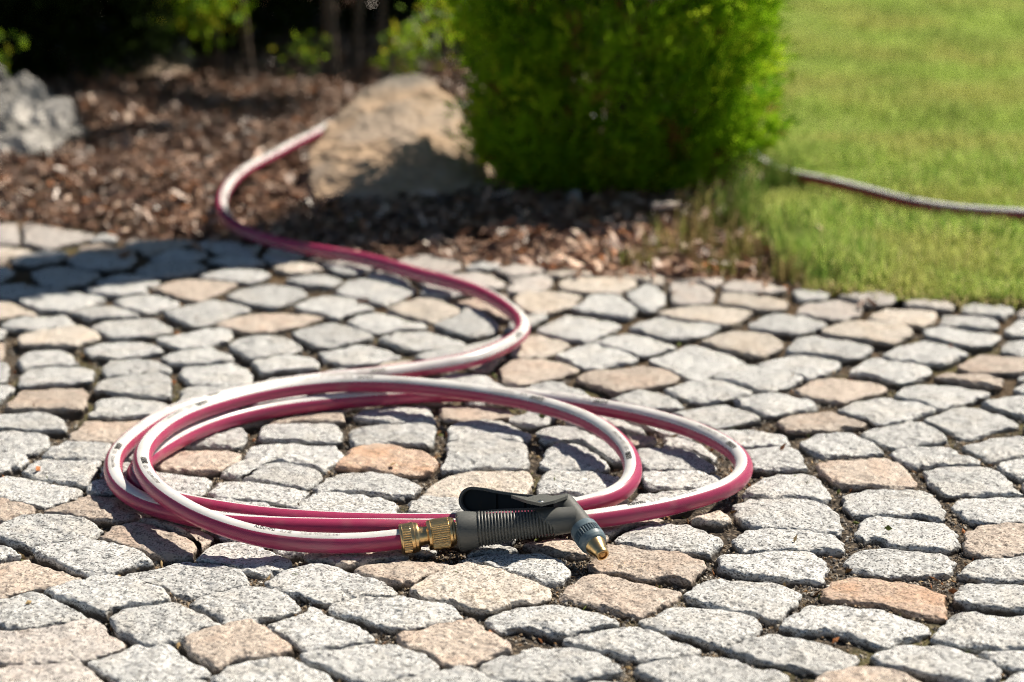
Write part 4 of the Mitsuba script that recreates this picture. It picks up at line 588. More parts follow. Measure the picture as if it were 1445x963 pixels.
p|0|-1186,1486 -1179,1477 -1129,1457 -1121,1459 -1107,1469 -1103,1474 -1103,1482 -1116,1519 -1141,1536 -1151,1536 -1181,1523 -1186,1518 -1188,1511
g|0|-1167,1169 -1161,1161 -1127,1145 -1106,1154 -1101,1160 -1099,1167 -1102,1206 -1108,1215 -1133,1224 -1139,1224 -1165,1209 -1170,1198
g|0|-1174,1315 -1174,1308 -1170,1303 -1148,1291 -1142,1291 -1103,1309 -1098,1319 -1103,1354 -1106,1360 -1144,1378 -1153,1375 -1159,1368
p|0|-1139,1874 -1105,1843 -1094,1842 -1071,1853 -1067,1857 -1059,1908 -1062,1914 -1085,1936 -1091,1938 -1098,1937 -1137,1914 -1142,1909 -1143,1902
t|0|-1125,1707 -1121,1699 -1104,1695 -1073,1705 -1068,1708 -1065,1715 -1063,1753 -1100,1787 -1107,1790 -1116,1788 -1133,1774 -1135,1764
t|0|-1123,1445 -1137,1394 -1136,1388 -1131,1383 -1101,1370 -1067,1386 -1061,1396 -1065,1455 -1071,1460 -1089,1466 -1099,1464
g|0|-1139,1548 -1135,1543 -1119,1533 -1107,1533 -1078,1552 -1074,1557 -1073,1564 -1082,1596 -1089,1604 -1098,1605 -1130,1594 -1135,1590 -1137,1583
g|0|-1150,2260 -1144,2258 -1099,2271 -1095,2276 -1087,2303 -1092,2314 -1128,2341 -1135,2343 -1144,2340 -1163,2320 -1166,2315 -1155,2265
g|0|-1138,1273 -1132,1236 -1127,1231 -1102,1223 -1094,1225 -1071,1243 -1063,1273 -1066,1282 -1087,1298 -1094,1301 -1133,1284
t2|0|-1087,1996 -1080,1998 -1064,2013 -1063,2020 -1072,2070 -1075,2075 -1087,2084 -1096,2085 -1119,2078 -1127,2072 -1132,2021 -1130,2014 -1124,2009
g|0|-1123,3159 -1132,3132 -1130,3121 -1109,3098 -1103,3094 -1064,3105 -1056,3114 -1065,3175 -1073,3183 -1083,3182
p|0|-704,1014 -702,1007 -698,1002 -691,1000 -637,1000 -628,1006 -626,1013 -631,1050 -637,1060 -662,1065 -688,1055 -695,1047
t2|0|-1131,1086 -1130,1079 -1126,1075 -1108,1066 -1102,1065 -1062,1082 -1059,1091 -1063,1131 -1068,1140 -1089,1149 -1095,1149 -1118,1138 -1124,1129
g|0|-1129,2554 -1135,2548 -1140,2488 -1137,2483 -1131,2480 -1083,2477 -1072,2484 -1068,2491 -1074,2540 -1081,2547 -1106,2558 -1113,2559
g|0|-1133,2661 -1131,2653 -1104,2632 -1096,2631 -1068,2643 -1060,2650 -1065,2691 -1070,2697 -1082,2703 -1091,2703 -1124,2686 -1131,2676
g|0|-1130,2354 -1087,2321 -1076,2319 -1065,2326 -1055,2372 -1056,2380 -1060,2385 -1085,2398 -1093,2399 -1129,2384 -1133,2380 -1133,2359
t|0|-1140,2975 -1136,2965 -1089,2949 -1082,2951 -1073,2957 -1060,3008 -1061,3014 -1065,3019 -1095,3036 -1103,3038 -1133,3020 -1137,3011
p|0|-1133,2867 -1141,2859 -1135,2800 -1132,2794 -1127,2790 -1104,2788 -1073,2808 -1069,2814 -1068,2851 -1087,2872 -1098,2875
t|0|-1102,2571 -1096,2564 -1077,2555 -1066,2556 -1033,2576 -1028,2582 -1026,2615 -1051,2636 -1060,2636 -1092,2623 -1097,2619 -1099,2613
p|0|-1079,2712 -1066,2706 -1059,2705 -1028,2722 -1021,2771 -1022,2778 -1026,2782 -1058,2800 -1065,2801 -1094,2783 -1097,2777 -1084,2718
t|0|-1055,1287 -1048,1288 -1020,1300 -1017,1310 -1022,1362 -1026,1369 -1056,1381 -1090,1363 -1094,1352 -1089,1315 -1084,1308
g|0|-1083,2416 -1080,2407 -1049,2390 -1043,2390 -1027,2397 -1022,2408 -1034,2468 -1040,2472 -1062,2478 -1074,2471 -1078,2463
t2|0|-1085,2098 -1082,2092 -1073,2085 -1062,2083 -1020,2100 -1014,2105 -1012,2113 -1017,2145 -1023,2154 -1062,2171 -1081,2160 -1085,2150
p|0|-1099,3054 -1095,3047 -1058,3026 -1047,3026 -1031,3033 -1026,3039 -1024,3046 -1029,3085 -1033,3091 -1045,3097 -1054,3099 -1093,3086 -1098,3082 -1100,3073
p|0|-1085,2885 -1082,2879 -1067,2863 -1060,2860 -1053,2861 -1018,2880 -1016,2892 -1033,2935 -1066,2948 -1078,2943 -1082,2934
p|0|-1060,2236 -1054,2233 -1047,2234 -1016,2246 -1011,2250 -1009,2256 -1010,2297 -1018,2304 -1056,2316 -1064,2315 -1074,2309 -1077,2304 -1087,2272 -1083,2262
p|0|-1084,1954 -1083,1948 -1055,1921 -1044,1919 -1015,1928 -1009,1933 -1007,1943 -1018,1993 -1023,2000 -1056,2006 -1077,1989 -1081,1982
g|0|-1040,1630 -1034,1640 -1035,1679 -1039,1684 -1063,1697 -1092,1689 -1098,1679 -1089,1624 -1082,1617 -1072,1617
t|0|-1101,1526 -1105,1515 -1091,1477 -1085,1474 -1059,1467 -1033,1481 -1019,1528 -1022,1535 -1027,1539 -1060,1548 -1070,1546
g|0|-1102,1808 -1100,1800 -1060,1764 -1048,1764 -1020,1778 -1015,1784 -1014,1791 -1025,1828 -1032,1836 -1063,1846 -1093,1832 -1099,1823
g|0|-1089,1218 -1093,1211 -1090,1166 -1083,1156 -1063,1149 -1057,1149 -1031,1162 -1025,1196 -1028,1203 -1059,1229 -1066,1231 -1074,1228
t|1|-811,3284 -807,3294 -811,3303 -819,3307 -883,3313 -893,3310 -897,3301 -897,3286 -895,3279 -868,3261 -857,3261
g|0|-1050,3290 -1048,3284 -1043,3280 -1010,3270 -991,3277 -986,3282 -984,3313 -991,3323 -1036,3327 -1044,3323 -1048,3315
g|0|-1059,3189 -1035,3191 -1026,3197 -1016,3251 -1017,3257 -1022,3263 -1055,3272 -1061,3270 -1081,3253 -1083,3246 -1075,3200 -1067,3191
g|0|-1059,2495 -1052,2486 -1027,2479 -991,2492 -984,2498 -981,2534 -982,2541 -1019,2568 -1030,2568 -1059,2550 -1063,2544 -1065,2537
t|0|-1048,2647 -1023,2627 -1012,2628 -979,2647 -975,2652 -977,2683 -979,2689 -1017,2711 -1027,2711 -1049,2700 -1054,2694 -1055,2687
p|0|-1063,1564 -1057,1557 -1015,1545 -1007,1547 -998,1554 -995,1585 -996,1592 -1026,1620 -1036,1621 -1066,1610 -1072,1603 -1072,1595
g|0|-1090,1009 -1084,1002 -1033,1000 -1023,1007 -1021,1014 -1025,1054 -1029,1060 -1048,1071 -1059,1072 -1090,1059 -1096,1054 -1097,1045
g|0|-1029,3100 -1022,3101 -988,3128 -986,3138 -994,3167 -999,3174 -1025,3183 -1045,3181 -1053,3175 -1054,3167 -1046,3114 -1039,3105
t|0|-1020,1209 -1012,1210 -984,1226 -980,1231 -978,1238 -993,1283 -998,1287 -1012,1291 -1049,1277 -1053,1271 -1059,1248 -1058,1242 -1055,1237
g|0|-1050,1088 -1044,1079 -1026,1069 -1018,1068 -988,1088 -986,1094 -986,1127 -992,1136 -1021,1150 -1027,1151 -1049,1141 -1054,1130
g|0|-1056,1712 -1051,1702 -1028,1689 -1003,1696 -997,1700 -986,1757 -990,1768 -1003,1773 -1010,1773 -1047,1754 -1053,1744
g|0|-1047,1389 -1018,1378 -988,1393 -985,1400 -985,1436 -989,1446 -1030,1469 -1049,1461 -1053,1456 -1052,1397
g|0|-1045,3017 -1049,3012 -1060,2967 -1058,2959 -1054,2954 -1030,2946 -986,2966 -980,2975 -979,3008 -982,3015 -987,3019 -1014,3028 -1023,3027
t2|0|-1059,2818 -1056,2810 -1019,2789 -1009,2788 -988,2795 -982,2800 -974,2858 -976,2865 -981,2870 -1002,2875 -1009,2874 -1052,2852 -1058,2841
g|0|-1042,1910 -1048,1905 -1055,1864 -1054,1857 -1049,1852 -1028,1844 -1022,1844 -987,1863 -983,1868 -981,1874 -981,1910 -985,1915 -995,1921 -1005,1922
g|0|-1054,2023 -1048,2015 -1016,2009 -996,2018 -991,2023 -984,2077 -986,2084 -991,2088 -1003,2094 -1011,2094 -1056,2076 -1061,2070 -1061,2063
t|0|-1053,2334 -1052,2328 -1048,2323 -1007,2311 -979,2330 -977,2338 -983,2375 -988,2383 -1017,2391 -1040,2381 -1045,2373
g|0|-1057,2187 -1054,2181 -1049,2177 -1014,2162 -990,2173 -985,2179 -983,2186 -987,2226 -994,2235 -1003,2239 -1010,2238 -1046,2224 -1053,2215
g|0|-1021,1486 -1019,1476 -983,1453 -975,1454 -959,1462 -954,1471 -954,1521 -956,1528 -962,1532 -990,1544 -998,1542 -1007,1532
g|0|-1015,3196 -1008,3187 -991,3183 -953,3209 -951,3215 -953,3247 -958,3254 -980,3269 -999,3264 -1006,3255
g|0|-1015,3046 -1013,3039 -1006,3035 -975,3026 -947,3041 -932,3088 -937,3098 -971,3118 -979,3120 -986,3117 -1015,3093 -1019,3083
p|0|-977,1096 -972,1087 -928,1068 -921,1069 -905,1078 -899,1120 -900,1126 -905,1131 -946,1150 -972,1137 -977,1126
g|0|-910,3313 -915,3316 -963,3321 -970,3318 -974,3312 -974,3280 -952,3261 -942,3262 -913,3278 -908,3283 -906,3307
g|0|-996,1605 -988,1603 -982,1605 -950,1629 -949,1663 -951,1671 -957,1675 -991,1689 -1018,1681 -1023,1676 -1025,1670 -1025,1636 -1020,1627
g|0|-997,2102 -983,2094 -973,2093 -948,2102 -941,2108 -941,2150 -947,2159 -973,2168 -979,2169 -1003,2156 -1007,2150 -1001,2107
g|0|-1012,2407 -1006,2399 -986,2393 -980,2393 -948,2418 -947,2425 -949,2462 -976,2482 -985,2484 -1014,2473 -1020,2467 -1021,2460
t|0|-1014,2941 -1019,2935 -1019,2929 -1003,2886 -996,2883 -969,2878 -963,2881 -959,2888 -957,2935 -972,2954 -978,2957 -986,2956
g|0|-1018,2586 -1016,2578 -981,2553 -970,2552 -947,2564 -942,2568 -941,2575 -943,2623 -950,2633 -964,2640 -972,2640 -1011,2618 -1016,2609
g|0|-1000,2255 -994,2245 -980,2241 -944,2249 -938,2254 -931,2298 -932,2304 -937,2309 -965,2321 -971,2322 -996,2306 -1000,2296
g|0|-1016,1828 -1003,1785 -997,1781 -977,1774 -961,1778 -955,1784 -948,1832 -953,1841 -971,1854 -978,1856 -1011,1839
g|0|-992,1930 -979,1923 -973,1922 -942,1937 -933,1985 -937,1995 -986,2012 -1004,2003 -1008,1997 -997,1937
g|0|-1013,1198 -1019,1168 -1014,1157 -983,1143 -977,1144 -957,1156 -951,1166 -952,1210 -956,1215 -965,1220 -976,1220
p|0|-1001,1297 -993,1295 -986,1295 -941,1318 -936,1324 -935,1330 -941,1363 -948,1372 -976,1384 -983,1384 -1008,1372 -1012,1367 -1008,1307
p|0|-1016,2729 -1015,2722 -1010,2718 -981,2702 -975,2701 -968,2703 -947,2723 -945,2734 -954,2771 -959,2778 -974,2786 -982,2787 -1005,2779 -1012,2769
g|0|-953,2948 -942,2946 -904,2960 -898,2964 -896,2973 -903,3002 -938,3027 -948,3028 -963,3021 -969,3015 -970,2969
g|0|-947,2785 -899,2807 -896,2815 -899,2852 -903,2861 -950,2873 -956,2872 -961,2869 -964,2862 -971,2803 -970,2797 -954,2786
g|0|-984,3173 -984,3166 -976,3135 -972,3129 -930,3104 -919,3103 -903,3111 -898,3118 -897,3176 -903,3184 -939,3199 -946,3200 -980,3178
g|0|-950,1223 -943,1222 -912,1233 -907,1237 -905,1245 -905,1295 -911,1305 -925,1312 -933,1312 -979,1287 -981,1276 -968,1235 -962,1229
g|0|-986,1707 -982,1697 -946,1682 -940,1684 -916,1702 -913,1711 -916,1746 -919,1753 -953,1770 -970,1765 -977,1757
t2|0|-970,1446 -975,1440 -976,1400 -970,1391 -945,1380 -939,1380 -909,1403 -904,1436 -907,1442 -912,1445 -945,1455 -953,1454
p|0|-987,1561 -985,1555 -980,1551 -948,1537 -917,1541 -908,1548 -906,1600 -911,1606 -937,1618 -944,1619 -950,1617 -982,1594 -986,1585
g|0|-964,1915 -969,1911 -972,1872 -966,1862 -946,1847 -939,1845 -914,1853 -908,1859 -907,1903 -908,1909 -913,1914 -933,1926 -943,1925
t|0|-974,2185 -968,2176 -938,2168 -917,2184 -915,2190 -914,2221 -917,2227 -930,2239 -939,2241 -969,2234 -976,2229 -978,2220
g|0|-974,2495 -970,2490 -948,2474 -938,2474 -904,2491 -899,2497 -897,2504 -904,2540 -910,2549 -931,2557 -938,2557 -966,2543 -972,2533
t2|0|-980,2030 -976,2020 -930,2004 -923,2005 -909,2014 -906,2023 -907,2074 -911,2082 -932,2094 -938,2095 -969,2085 -975,2075
g|0|-1014,1056 -1011,1008 -1007,1002 -1001,1000 -955,1001 -948,1009 -935,1049 -935,1057 -941,1064 -975,1078 -981,1079 -1010,1062
g|0|-965,2656 -962,2651 -942,2639 -933,2638 -909,2645 -902,2651 -895,2703 -898,2709 -904,2712 -937,2718 -965,2694 -968,2684
g|0|-962,2330 -926,2315 -905,2323 -899,2328 -897,2336 -901,2386 -907,2395 -935,2408 -943,2408 -970,2388 -974,2383 -967,2338
g|0|-940,1635 -933,1626 -899,1612 -871,1624 -865,1630 -863,1637 -869,1676 -874,1681 -900,1693 -907,1695 -914,1692 -937,1675 -940,1666
g|0|-945,1473 -941,1465 -903,1452 -897,1453 -890,1458 -886,1465 -881,1510 -884,1520 -901,1532 -908,1534 -937,1529 -943,1524 -945,1517
g|0|-931,2110 -925,2101 -907,2091 -901,2090 -870,2105 -861,2145 -863,2151 -867,2156 -909,2174 -915,2172 -928,2162 -932,2152
g|0|-935,1215 -941,1210 -942,1166 -936,1157 -900,1139 -893,1138 -887,1141 -862,1161 -861,1200 -867,1209 -897,1225 -906,1225
g|0|-925,1325 -920,1320 -905,1312 -896,1311 -866,1320 -858,1326 -854,1359 -856,1367 -896,1392 -903,1393 -909,1390 -929,1373 -932,1363
t2|0|-935,3044 -934,3038 -931,3033 -903,3014 -897,3012 -855,3033 -852,3044 -866,3091 -870,3098 -893,3105 -917,3094 -922,3087
g|0|-942,3215 -936,3207 -896,3191 -888,3193 -876,3203 -870,3247 -875,3254 -897,3269 -908,3270 -937,3254 -942,3249 -944,3242
g|0|-945,1785 -939,1774 -917,1763 -911,1762 -876,1782 -871,1786 -870,1793 -872,1825 -879,1834 -898,1845 -906,1846 -933,1837 -940,1827
t|0|-900,2557 -875,2573 -872,2579 -867,2614 -872,2624 -900,2638 -925,2631 -931,2627 -934,2619 -931,2574 -928,2568 -906,2557
t|0|-927,2253 -924,2246 -913,2236 -901,2232 -865,2245 -861,2255 -868,2305 -871,2311 -887,2318 -894,2318 -916,2308 -922,2298
t2|0|-936,2735 -929,2728 -890,2719 -871,2728 -866,2734 -867,2776 -889,2796 -898,2796 -937,2780 -943,2773 -943,2765
t2|0|-930,1943 -926,1933 -900,1918 -863,1928 -856,1932 -853,1939 -854,1984 -858,1993 -900,2007 -918,1997 -923,1989
g|0|-940,2937 -946,2932 -949,2892 -944,2882 -898,2871 -891,2874 -880,2883 -878,2889 -876,2940 -886,2951 -897,2952
t|0|-931,2416 -898,2403 -877,2411 -871,2416 -863,2467 -865,2475 -870,2479 -886,2486 -895,2486 -933,2466 -938,2460 -937,2424
g|0|-898,1547 -894,1538 -878,1528 -871,1526 -833,1538 -827,1542 -825,1550 -826,1596 -831,1605 -853,1618 -860,1618 -891,1604 -896,1595
g|0|-873,2953 -864,2952 -830,2963 -826,2967 -823,2973 -819,3010 -826,3018 -839,3025 -847,3025 -887,3005 -891,2999 -884,2962
g|0|-891,1233 -857,1215 -851,1217 -828,1233 -826,1240 -820,1287 -824,1297 -850,1312 -857,1313 -889,1303 -895,1298 -896,1241
g|0|-892,2654 -887,2643 -859,2630 -819,2644 -813,2648 -811,2654 -809,2688 -814,2698 -859,2721 -865,2721 -879,2713 -885,2704
g|0|-886,2808 -866,2790 -854,2788 -818,2809 -815,2816 -819,2854 -824,2864 -871,2875 -886,2866 -890,2856
p|1|-884,3184 -888,3176 -888,3122 -883,3114 -861,3107 -804,3126 -801,3136 -809,3173 -813,3179 -865,3193 -875,3191
g|0|-902,1707 -898,1702 -870,1689 -860,1690 -832,1707 -828,1712 -828,1758 -833,1764 -858,1775 -869,1775 -900,1757 -905,1751 -907,1745
t2|0|-897,1411 -895,1404 -857,1380 -851,1378 -845,1380 -822,1400 -820,1406 -822,1425 -828,1434 -879,1451 -889,1447 -894,1438
p|0|-894,1083 -889,1073 -861,1056 -855,1054 -847,1057 -823,1076 -821,1088 -837,1138 -842,1145 -852,1150 -860,1149 -885,1131 -889,1123
g|0|-892,2015 -851,2002 -845,2003 -823,2017 -821,2024 -823,2068 -828,2078 -859,2093 -866,2094 -893,2083 -897,2078 -897,2024
g|0|-897,1858 -892,1852 -874,1842 -863,1843 -827,1869 -823,1875 -824,1901 -848,1920 -855,1920 -889,1911 -895,1907 -898,1899
t2|0|-891,2551 -895,2543 -886,2498 -856,2484 -820,2496 -815,2506 -815,2531 -818,2538 -863,2563 -875,2561
t|0|-901,2221 -905,2214 -906,2192 -904,2186 -899,2182 -855,2163 -833,2176 -828,2180 -827,2215 -833,2224 -852,2234 -860,2235
p|0|-884,2327 -863,2321 -832,2331 -827,2334 -824,2341 -821,2378 -826,2388 -867,2405 -887,2396 -891,2391 -888,2335
g|0|-859,1788 -854,1784 -826,1771 -816,1771 -787,1785 -782,1792 -781,1834 -813,1861 -824,1860 -858,1835 -862,1830 -863,1824
g|0|-874,1463 -869,1458 -820,1443 -813,1447 -789,1473 -793,1514 -797,1519 -817,1531 -825,1531 -864,1518 -869,1514 -876,1469
p|0|-858,2110 -856,2104 -852,2100 -820,2086 -813,2088 -787,2105 -782,2141 -784,2147 -789,2152 -816,2168 -823,2170 -847,2156 -852,2148
g|0|-852,1630 -848,1625 -828,1614 -817,1614 -791,1628 -787,1633 -785,1678 -789,1683 -815,1698 -826,1699 -853,1683 -857,1678 -859,1671
g|1|-604,3136 -597,3141 -594,3148 -594,3161 -597,3168 -614,3182 -620,3184 -627,3183 -632,3178 -642,3152 -641,3146 -637,3141 -630,3138 -624,3139
g|0|-844,1366 -848,1327 -841,1317 -818,1304 -811,1302 -791,1309 -785,1315 -779,1367 -784,1375 -808,1389 -816,1390 -821,1387
t2|0|-851,2247 -846,2242 -830,2233 -824,2232 -817,2233 -780,2261 -777,2290 -779,2297 -817,2322 -826,2323 -852,2314 -857,2309 -858,2301
g|0|-799,2707 -781,2720 -776,2730 -778,2778 -781,2785 -804,2798 -811,2799 -852,2779 -856,2770 -856,2739 -854,2732 -807,2705
g|0|-863,2580 -860,2573 -856,2569 -820,2551 -813,2549 -805,2553 -787,2574 -786,2581 -787,2615 -805,2635 -815,2636 -850,2623 -855,2620 -858,2613
g|0|-843,1932 -840,1926 -824,1914 -818,1912 -812,1913 -773,1938 -772,1946 -781,1991 -786,2000 -811,2008 -817,2008 -840,1996 -845,1985
p|0|-860,2423 -856,2412 -818,2396 -811,2398 -793,2411 -789,2419 -791,2466 -795,2475 -808,2485 -816,2487 -847,2477 -854,2467
t|1|-841,3039 -836,3033 -818,3024 -811,3023 -787,3035 -781,3040 -780,3048 -790,3093 -789,3104 -794,3113 -804,3115 -847,3102 -854,3096 -855,3086
g|0|-868,2892 -865,2885 -858,2882 -815,2874 -776,2900 -771,2907 -771,2914 -775,2920 -820,2955 -826,2955 -859,2944 -864,2940 -867,2933
t|0|-812,1089 -806,1082 -779,1081 -759,1093 -755,1097 -753,1135 -755,1140 -762,1146 -769,1148 -815,1143 -823,1137 -824,1127
g|0|-851,1164 -847,1158 -836,1152 -779,1156 -773,1159 -769,1164 -772,1201 -775,1207 -780,1211 -821,1225 -847,1208 -851,1198
p|1|-865,3213 -861,3204 -856,3201 -833,3195 -822,3198 -819,3203 -818,3210 -830,3254 -837,3257 -845,3257 -857,3250 -861,3242
p|0|-811,1407 -808,1401 -778,1383 -768,1383 -750,1390 -745,1396 -744,1403 -749,1445 -754,1451 -773,1461 -781,1463 -788,1460 -810,1438 -813,1428
p|1|-805,2811 -800,2806 -779,2795 -768,2796 -733,2816 -728,2822 -727,2829 -733,2853 -731,2866 -738,2876 -743,2894 -749,2900 -755,2901 -762,2899 -806,2869 -810,2858
t|1|-801,2646 -786,2629 -780,2625 -696,2642 -690,2645 -686,2650 -686,2658 -695,2695 -703,2703 -769,2715 -796,2698 -800,2689
g|0|-818,2186 -815,2180 -781,2158 -770,2158 -739,2172 -734,2178 -735,2217 -771,2248 -777,2249 -783,2246 -813,2225 -818,2215
g|0|-806,2497 -802,2492 -788,2482 -781,2481 -738,2490 -729,2497 -728,2537 -730,2543 -735,2547 -771,2564 -779,2565 -786,2561 -803,2541 -805,2534
t|1|-659,2496 -651,2504 -651,2511 -664,2566 -672,2574 -683,2572 -714,2548 -718,2542 -718,2495 -710,2486 -700,2485
g|0|-815,2339 -811,2329 -774,2308 -766,2309 -746,2322 -743,2329 -740,2376 -744,2386 -783,2404 -789,2402 -807,2389 -812,2381
t|0|-809,1870 -780,1846 -769,1845 -747,1855 -742,1860 -732,1912 -738,1921 -760,1929 -766,1929 -808,1904 -812,1899 -813,1877
p|0|-811,1764 -816,1759 -818,1716 -812,1707 -784,1691 -778,1690 -750,1704 -746,1709 -744,1715 -749,1761 -772,1777 -784,1777
t|1|-814,2969 -813,2963 -773,2931 -765,2930 -757,2936 -755,2943 -757,2956 -754,2961 -736,2962 -727,2969 -726,3008 -728,3013 -734,3018 -742,3019 -765,3012 -770,3014 -777,3022 -786,3024 -805,3016 -810,3007
g|0|-805,2016 -778,2009 -744,2028 -738,2059 -739,2067 -744,2072 -776,2093 -786,2093 -808,2080 -813,2075 -811,2025
p|0|-810,1538 -794,1527 -782,1527 -743,1546 -737,1552 -736,1596 -743,1606 -782,1621 -811,1606 -815,1602 -815,1544
t|0|-804,1295 -810,1289 -816,1240 -809,1231 -770,1218 -744,1235 -740,1240 -742,1283 -749,1292 -777,1302 -785,1302
p|0|-841,1008 -834,1001 -791,1000 -783,1003 -780,1008 -781,1061 -784,1067 -789,1071 -807,1073 -815,1071 -845,1048 -848,1036
g|0|-772,1068 -769,1008 -764,1002 -758,1000 -722,1001 -715,1009 -704,1047 -705,1054 -710,1060 -744,1083 -751,1085 -768,1076
p|0|-771,1789 -767,1784 -747,1772 -737,1771 -704,1783 -697,1788 -696,1794 -699,1825 -706,1834 -734,1847 -740,1848 -766,1836 -771,1826
p|0|-776,1638 -772,1629 -735,1613 -727,1614 -715,1623 -712,1629 -706,1675 -710,1685 -734,1697 -741,1698 -769,1683 -775,1673
t2|1|-585,3114 -552,3086 -547,3061 -542,3057 -536,3054 -530,3055 -525,3059 -511,3084 -500,3088 -495,3091 -474,3132 -477,3142 -484,3146 -571,3157 -580,3154 -585,3144
g|0|-780,2421 -774,2411 -736,2394 -729,2396 -706,2410 -704,2417 -710,2469 -716,2479 -728,2483 -772,2473 -779,2469 -781,2460
g|0|-770,2265 -768,2259 -733,2229 -721,2230 -688,2250 -683,2256 -682,2263 -694,2298 -701,2306 -739,2315 -763,2300 -768,2291
t|0|-776,2110 -770,2100 -733,2078 -726,2079 -706,2092 -704,2103 -716,2156 -721,2163 -728,2165 -734,2164 -767,2150 -773,2139
g|0|-777,1520 -783,1510 -777,1475 -744,1457 -699,1472 -694,1477 -692,1484 -708,1528 -727,1540 -737,1539
g|0|-758,1158 -749,1148 -739,1148 -702,1161 -697,1166 -695,1207 -701,1217 -728,1229 -735,1229 -759,1213 -763,1201
g|1|-767,2733 -763,2726 -757,2722 -717,2715 -707,2719 -703,2728 -706,2745 -700,2755 -700,2762 -704,2769 -714,2776 -719,2796 -723,2801 -731,2805 -738,2803 -764,2787 -769,2777
g|0|-762,1946 -759,1940 -726,1926 -714,1929 -709,1932 -705,1939 -699,1987 -703,1997 -733,2015 -741,2016 -767,2003 -771,1998 -771,1991
t2|0|-738,1299 -708,1316 -705,1322 -698,1359 -702,1370 -738,1385 -767,1372 -770,1366 -774,1320 -772,1313 -766,1308
p|1|-777,2584 -773,2576 -731,2555 -723,2554 -717,2557 -675,2591 -671,2605 -660,2615 -659,2624 -666,2633 -683,2635 -768,2617 -775,2612 -777,2604
g|0|-730,1246 -725,1238 -692,1224 -685,1225 -669,1237 -666,1244 -668,1280 -673,1290 -696,1305 -704,1306 -728,1293 -733,1282
t2|0|-716,2170 -708,2168 -669,2175 -661,2184 -654,2234 -660,2242 -670,2246 -677,2245 -719,2221 -723,2216 -723,2179
t2|0|-733,2334 -728,2324 -694,2315 -671,2331 -668,2338 -665,2382 -670,2392 -693,2401 -700,2401 -725,2388 -730,2378
g|0|-732,1451 -737,1445 -738,1439 -732,1395 -727,1391 -693,1378 -673,1388 -667,1399 -674,1458 -681,1465 -691,1466
g|0|-726,1554 -722,1548 -711,1541 -699,1541 -667,1559 -663,1564 -663,1596 -671,1605 -708,1615 -723,1606 -727,1596
g|0|-733,2033 -732,2026 -697,2004 -687,2004 -656,2016 -651,2022 -647,2065 -650,2072 -654,2076 -696,2086 -724,2069 -729,2061
p|0|-735,1714 -729,1705 -698,1692 -670,1701 -664,1707 -663,1757 -669,1766 -687,1776 -694,1776 -731,1763 -736,1758 -738,1751
g|1|-449,3083 -437,3054 -433,3050 -425,3048 -416,3049 -390,3042 -382,3043 -377,3047 -375,3053 -372,3121 -381,3129 -448,3142 -455,3141 -462,3135 -478,3099 -477,3093 -471,3088 -455,3086
g|0|-731,1866 -730,1860 -726,1854 -702,1842 -694,1842 -660,1868 -658,1878 -663,1901 -668,1908 -702,1922 -716,1918 -722,1910
g|0|-739,1091 -697,1063 -691,1064 -675,1070 -669,1075 -667,1084 -674,1140 -679,1148 -689,1154 -697,1154 -737,1139 -742,1134 -745,1100
t2|0|-695,1318 -690,1312 -669,1298 -658,1297 -617,1311 -612,1316 -610,1324 -612,1363 -618,1372 -661,1383 -684,1371 -689,1362
p|0|-680,1480 -674,1475 -668,1474 -630,1489 -618,1529 -624,1539 -651,1552 -658,1553 -691,1535 -695,1528 -695,1520
g|0|-696,1939 -695,1933 -691,1928 -667,1917 -661,1917 -629,1939 -627,1946 -631,1994 -634,1999 -641,2006 -653,2008 -682,1996 -687,1992 -690,1986
t|0|-686,1791 -680,1782 -663,1774 -656,1773 -630,1786 -624,1791 -620,1839 -624,1845 -644,1858 -651,1860 -658,1857 -686,1836 -690,1825
g|0|-672,1155 -666,1155 -635,1163 -630,1167 -627,1173 -625,1208 -629,1219 -660,1229 -683,1215 -686,1208 -686,1169 -680,1159
g|0|-689,1684 -695,1679 -702,1633 -700,1627 -695,1622 -662,1613 -657,1615 -633,1630 -628,1640 -637,1681 -654,1693 -665,1694
p|1|-666,2254 -650,2248 -642,2247 -602,2257 -594,2264 -593,2271 -600,2299 -608,2307 -662,2323 -668,2321 -682,2311 -685,2304 -671,2258
t|0|-695,2103 -691,2096 -651,2085 -645,2086 -640,2089 -637,2097 -638,2146 -643,2155 -657,2165 -665,2166 -697,2160 -703,2154 -704,2146
g|1|-695,2418 -691,2411 -660,2399 -636,2408 -633,2416 -636,2430 -633,2441 -643,2478 -647,2483 -657,2487 -692,2478 -698,2472 -700,2464
t|0|-640,2021 -638,2015 -630,2008 -620,2005 -580,2009 -572,2014 -569,2020 -570,2026 -595,2079 -602,2082 -627,2081 -635,2076 -638,2069
t2|0|-654,1709 -647,1700 -635,1692 -627,1691 -593,1707 -587,1712 -583,1756 -589,1766 -614,1779 -622,1780 -649,1766 -654,1756
g|1|-629,2162 -579,2187 -576,2194 -577,2206 -565,2231 -566,2242 -570,2249 -581,2252 -634,2240 -641,2236 -644,2229 -652,2180 -651,2174 -637,2162
t|0|-645,1871 -618,1852 -609,1851 -600,1855 -596,1860 -580,1915 -583,1921 -588,1924 -621,1932 -650,1911 -653,1899
p|0|-653,1569 -648,1560 -613,1544 -605,1545 -595,1552 -592,1559 -591,1603 -596,1612 -616,1623 -625,1624 -651,1608 -654,1597
g|0|-658,1400 -654,1393 -611,1381 -605,1382 -591,1392 -588,1399 -582,1440 -586,1451 -621,1475 -628,1478 -659,1467 -664,1461 -665,1454
g|0|-620,1228 -589,1243 -583,1252 -580,1274 -582,1282 -601,1301 -608,1303 -654,1288 -659,1278 -657,1247 -655,1240 -648,1235
g|0|-658,1082 -652,1074 -627,1069 -597,1083 -592,1088 -586,1124 -587,1131 -591,1136 -619,1154 -628,1155 -656,1148 -662,1142 -664,1134
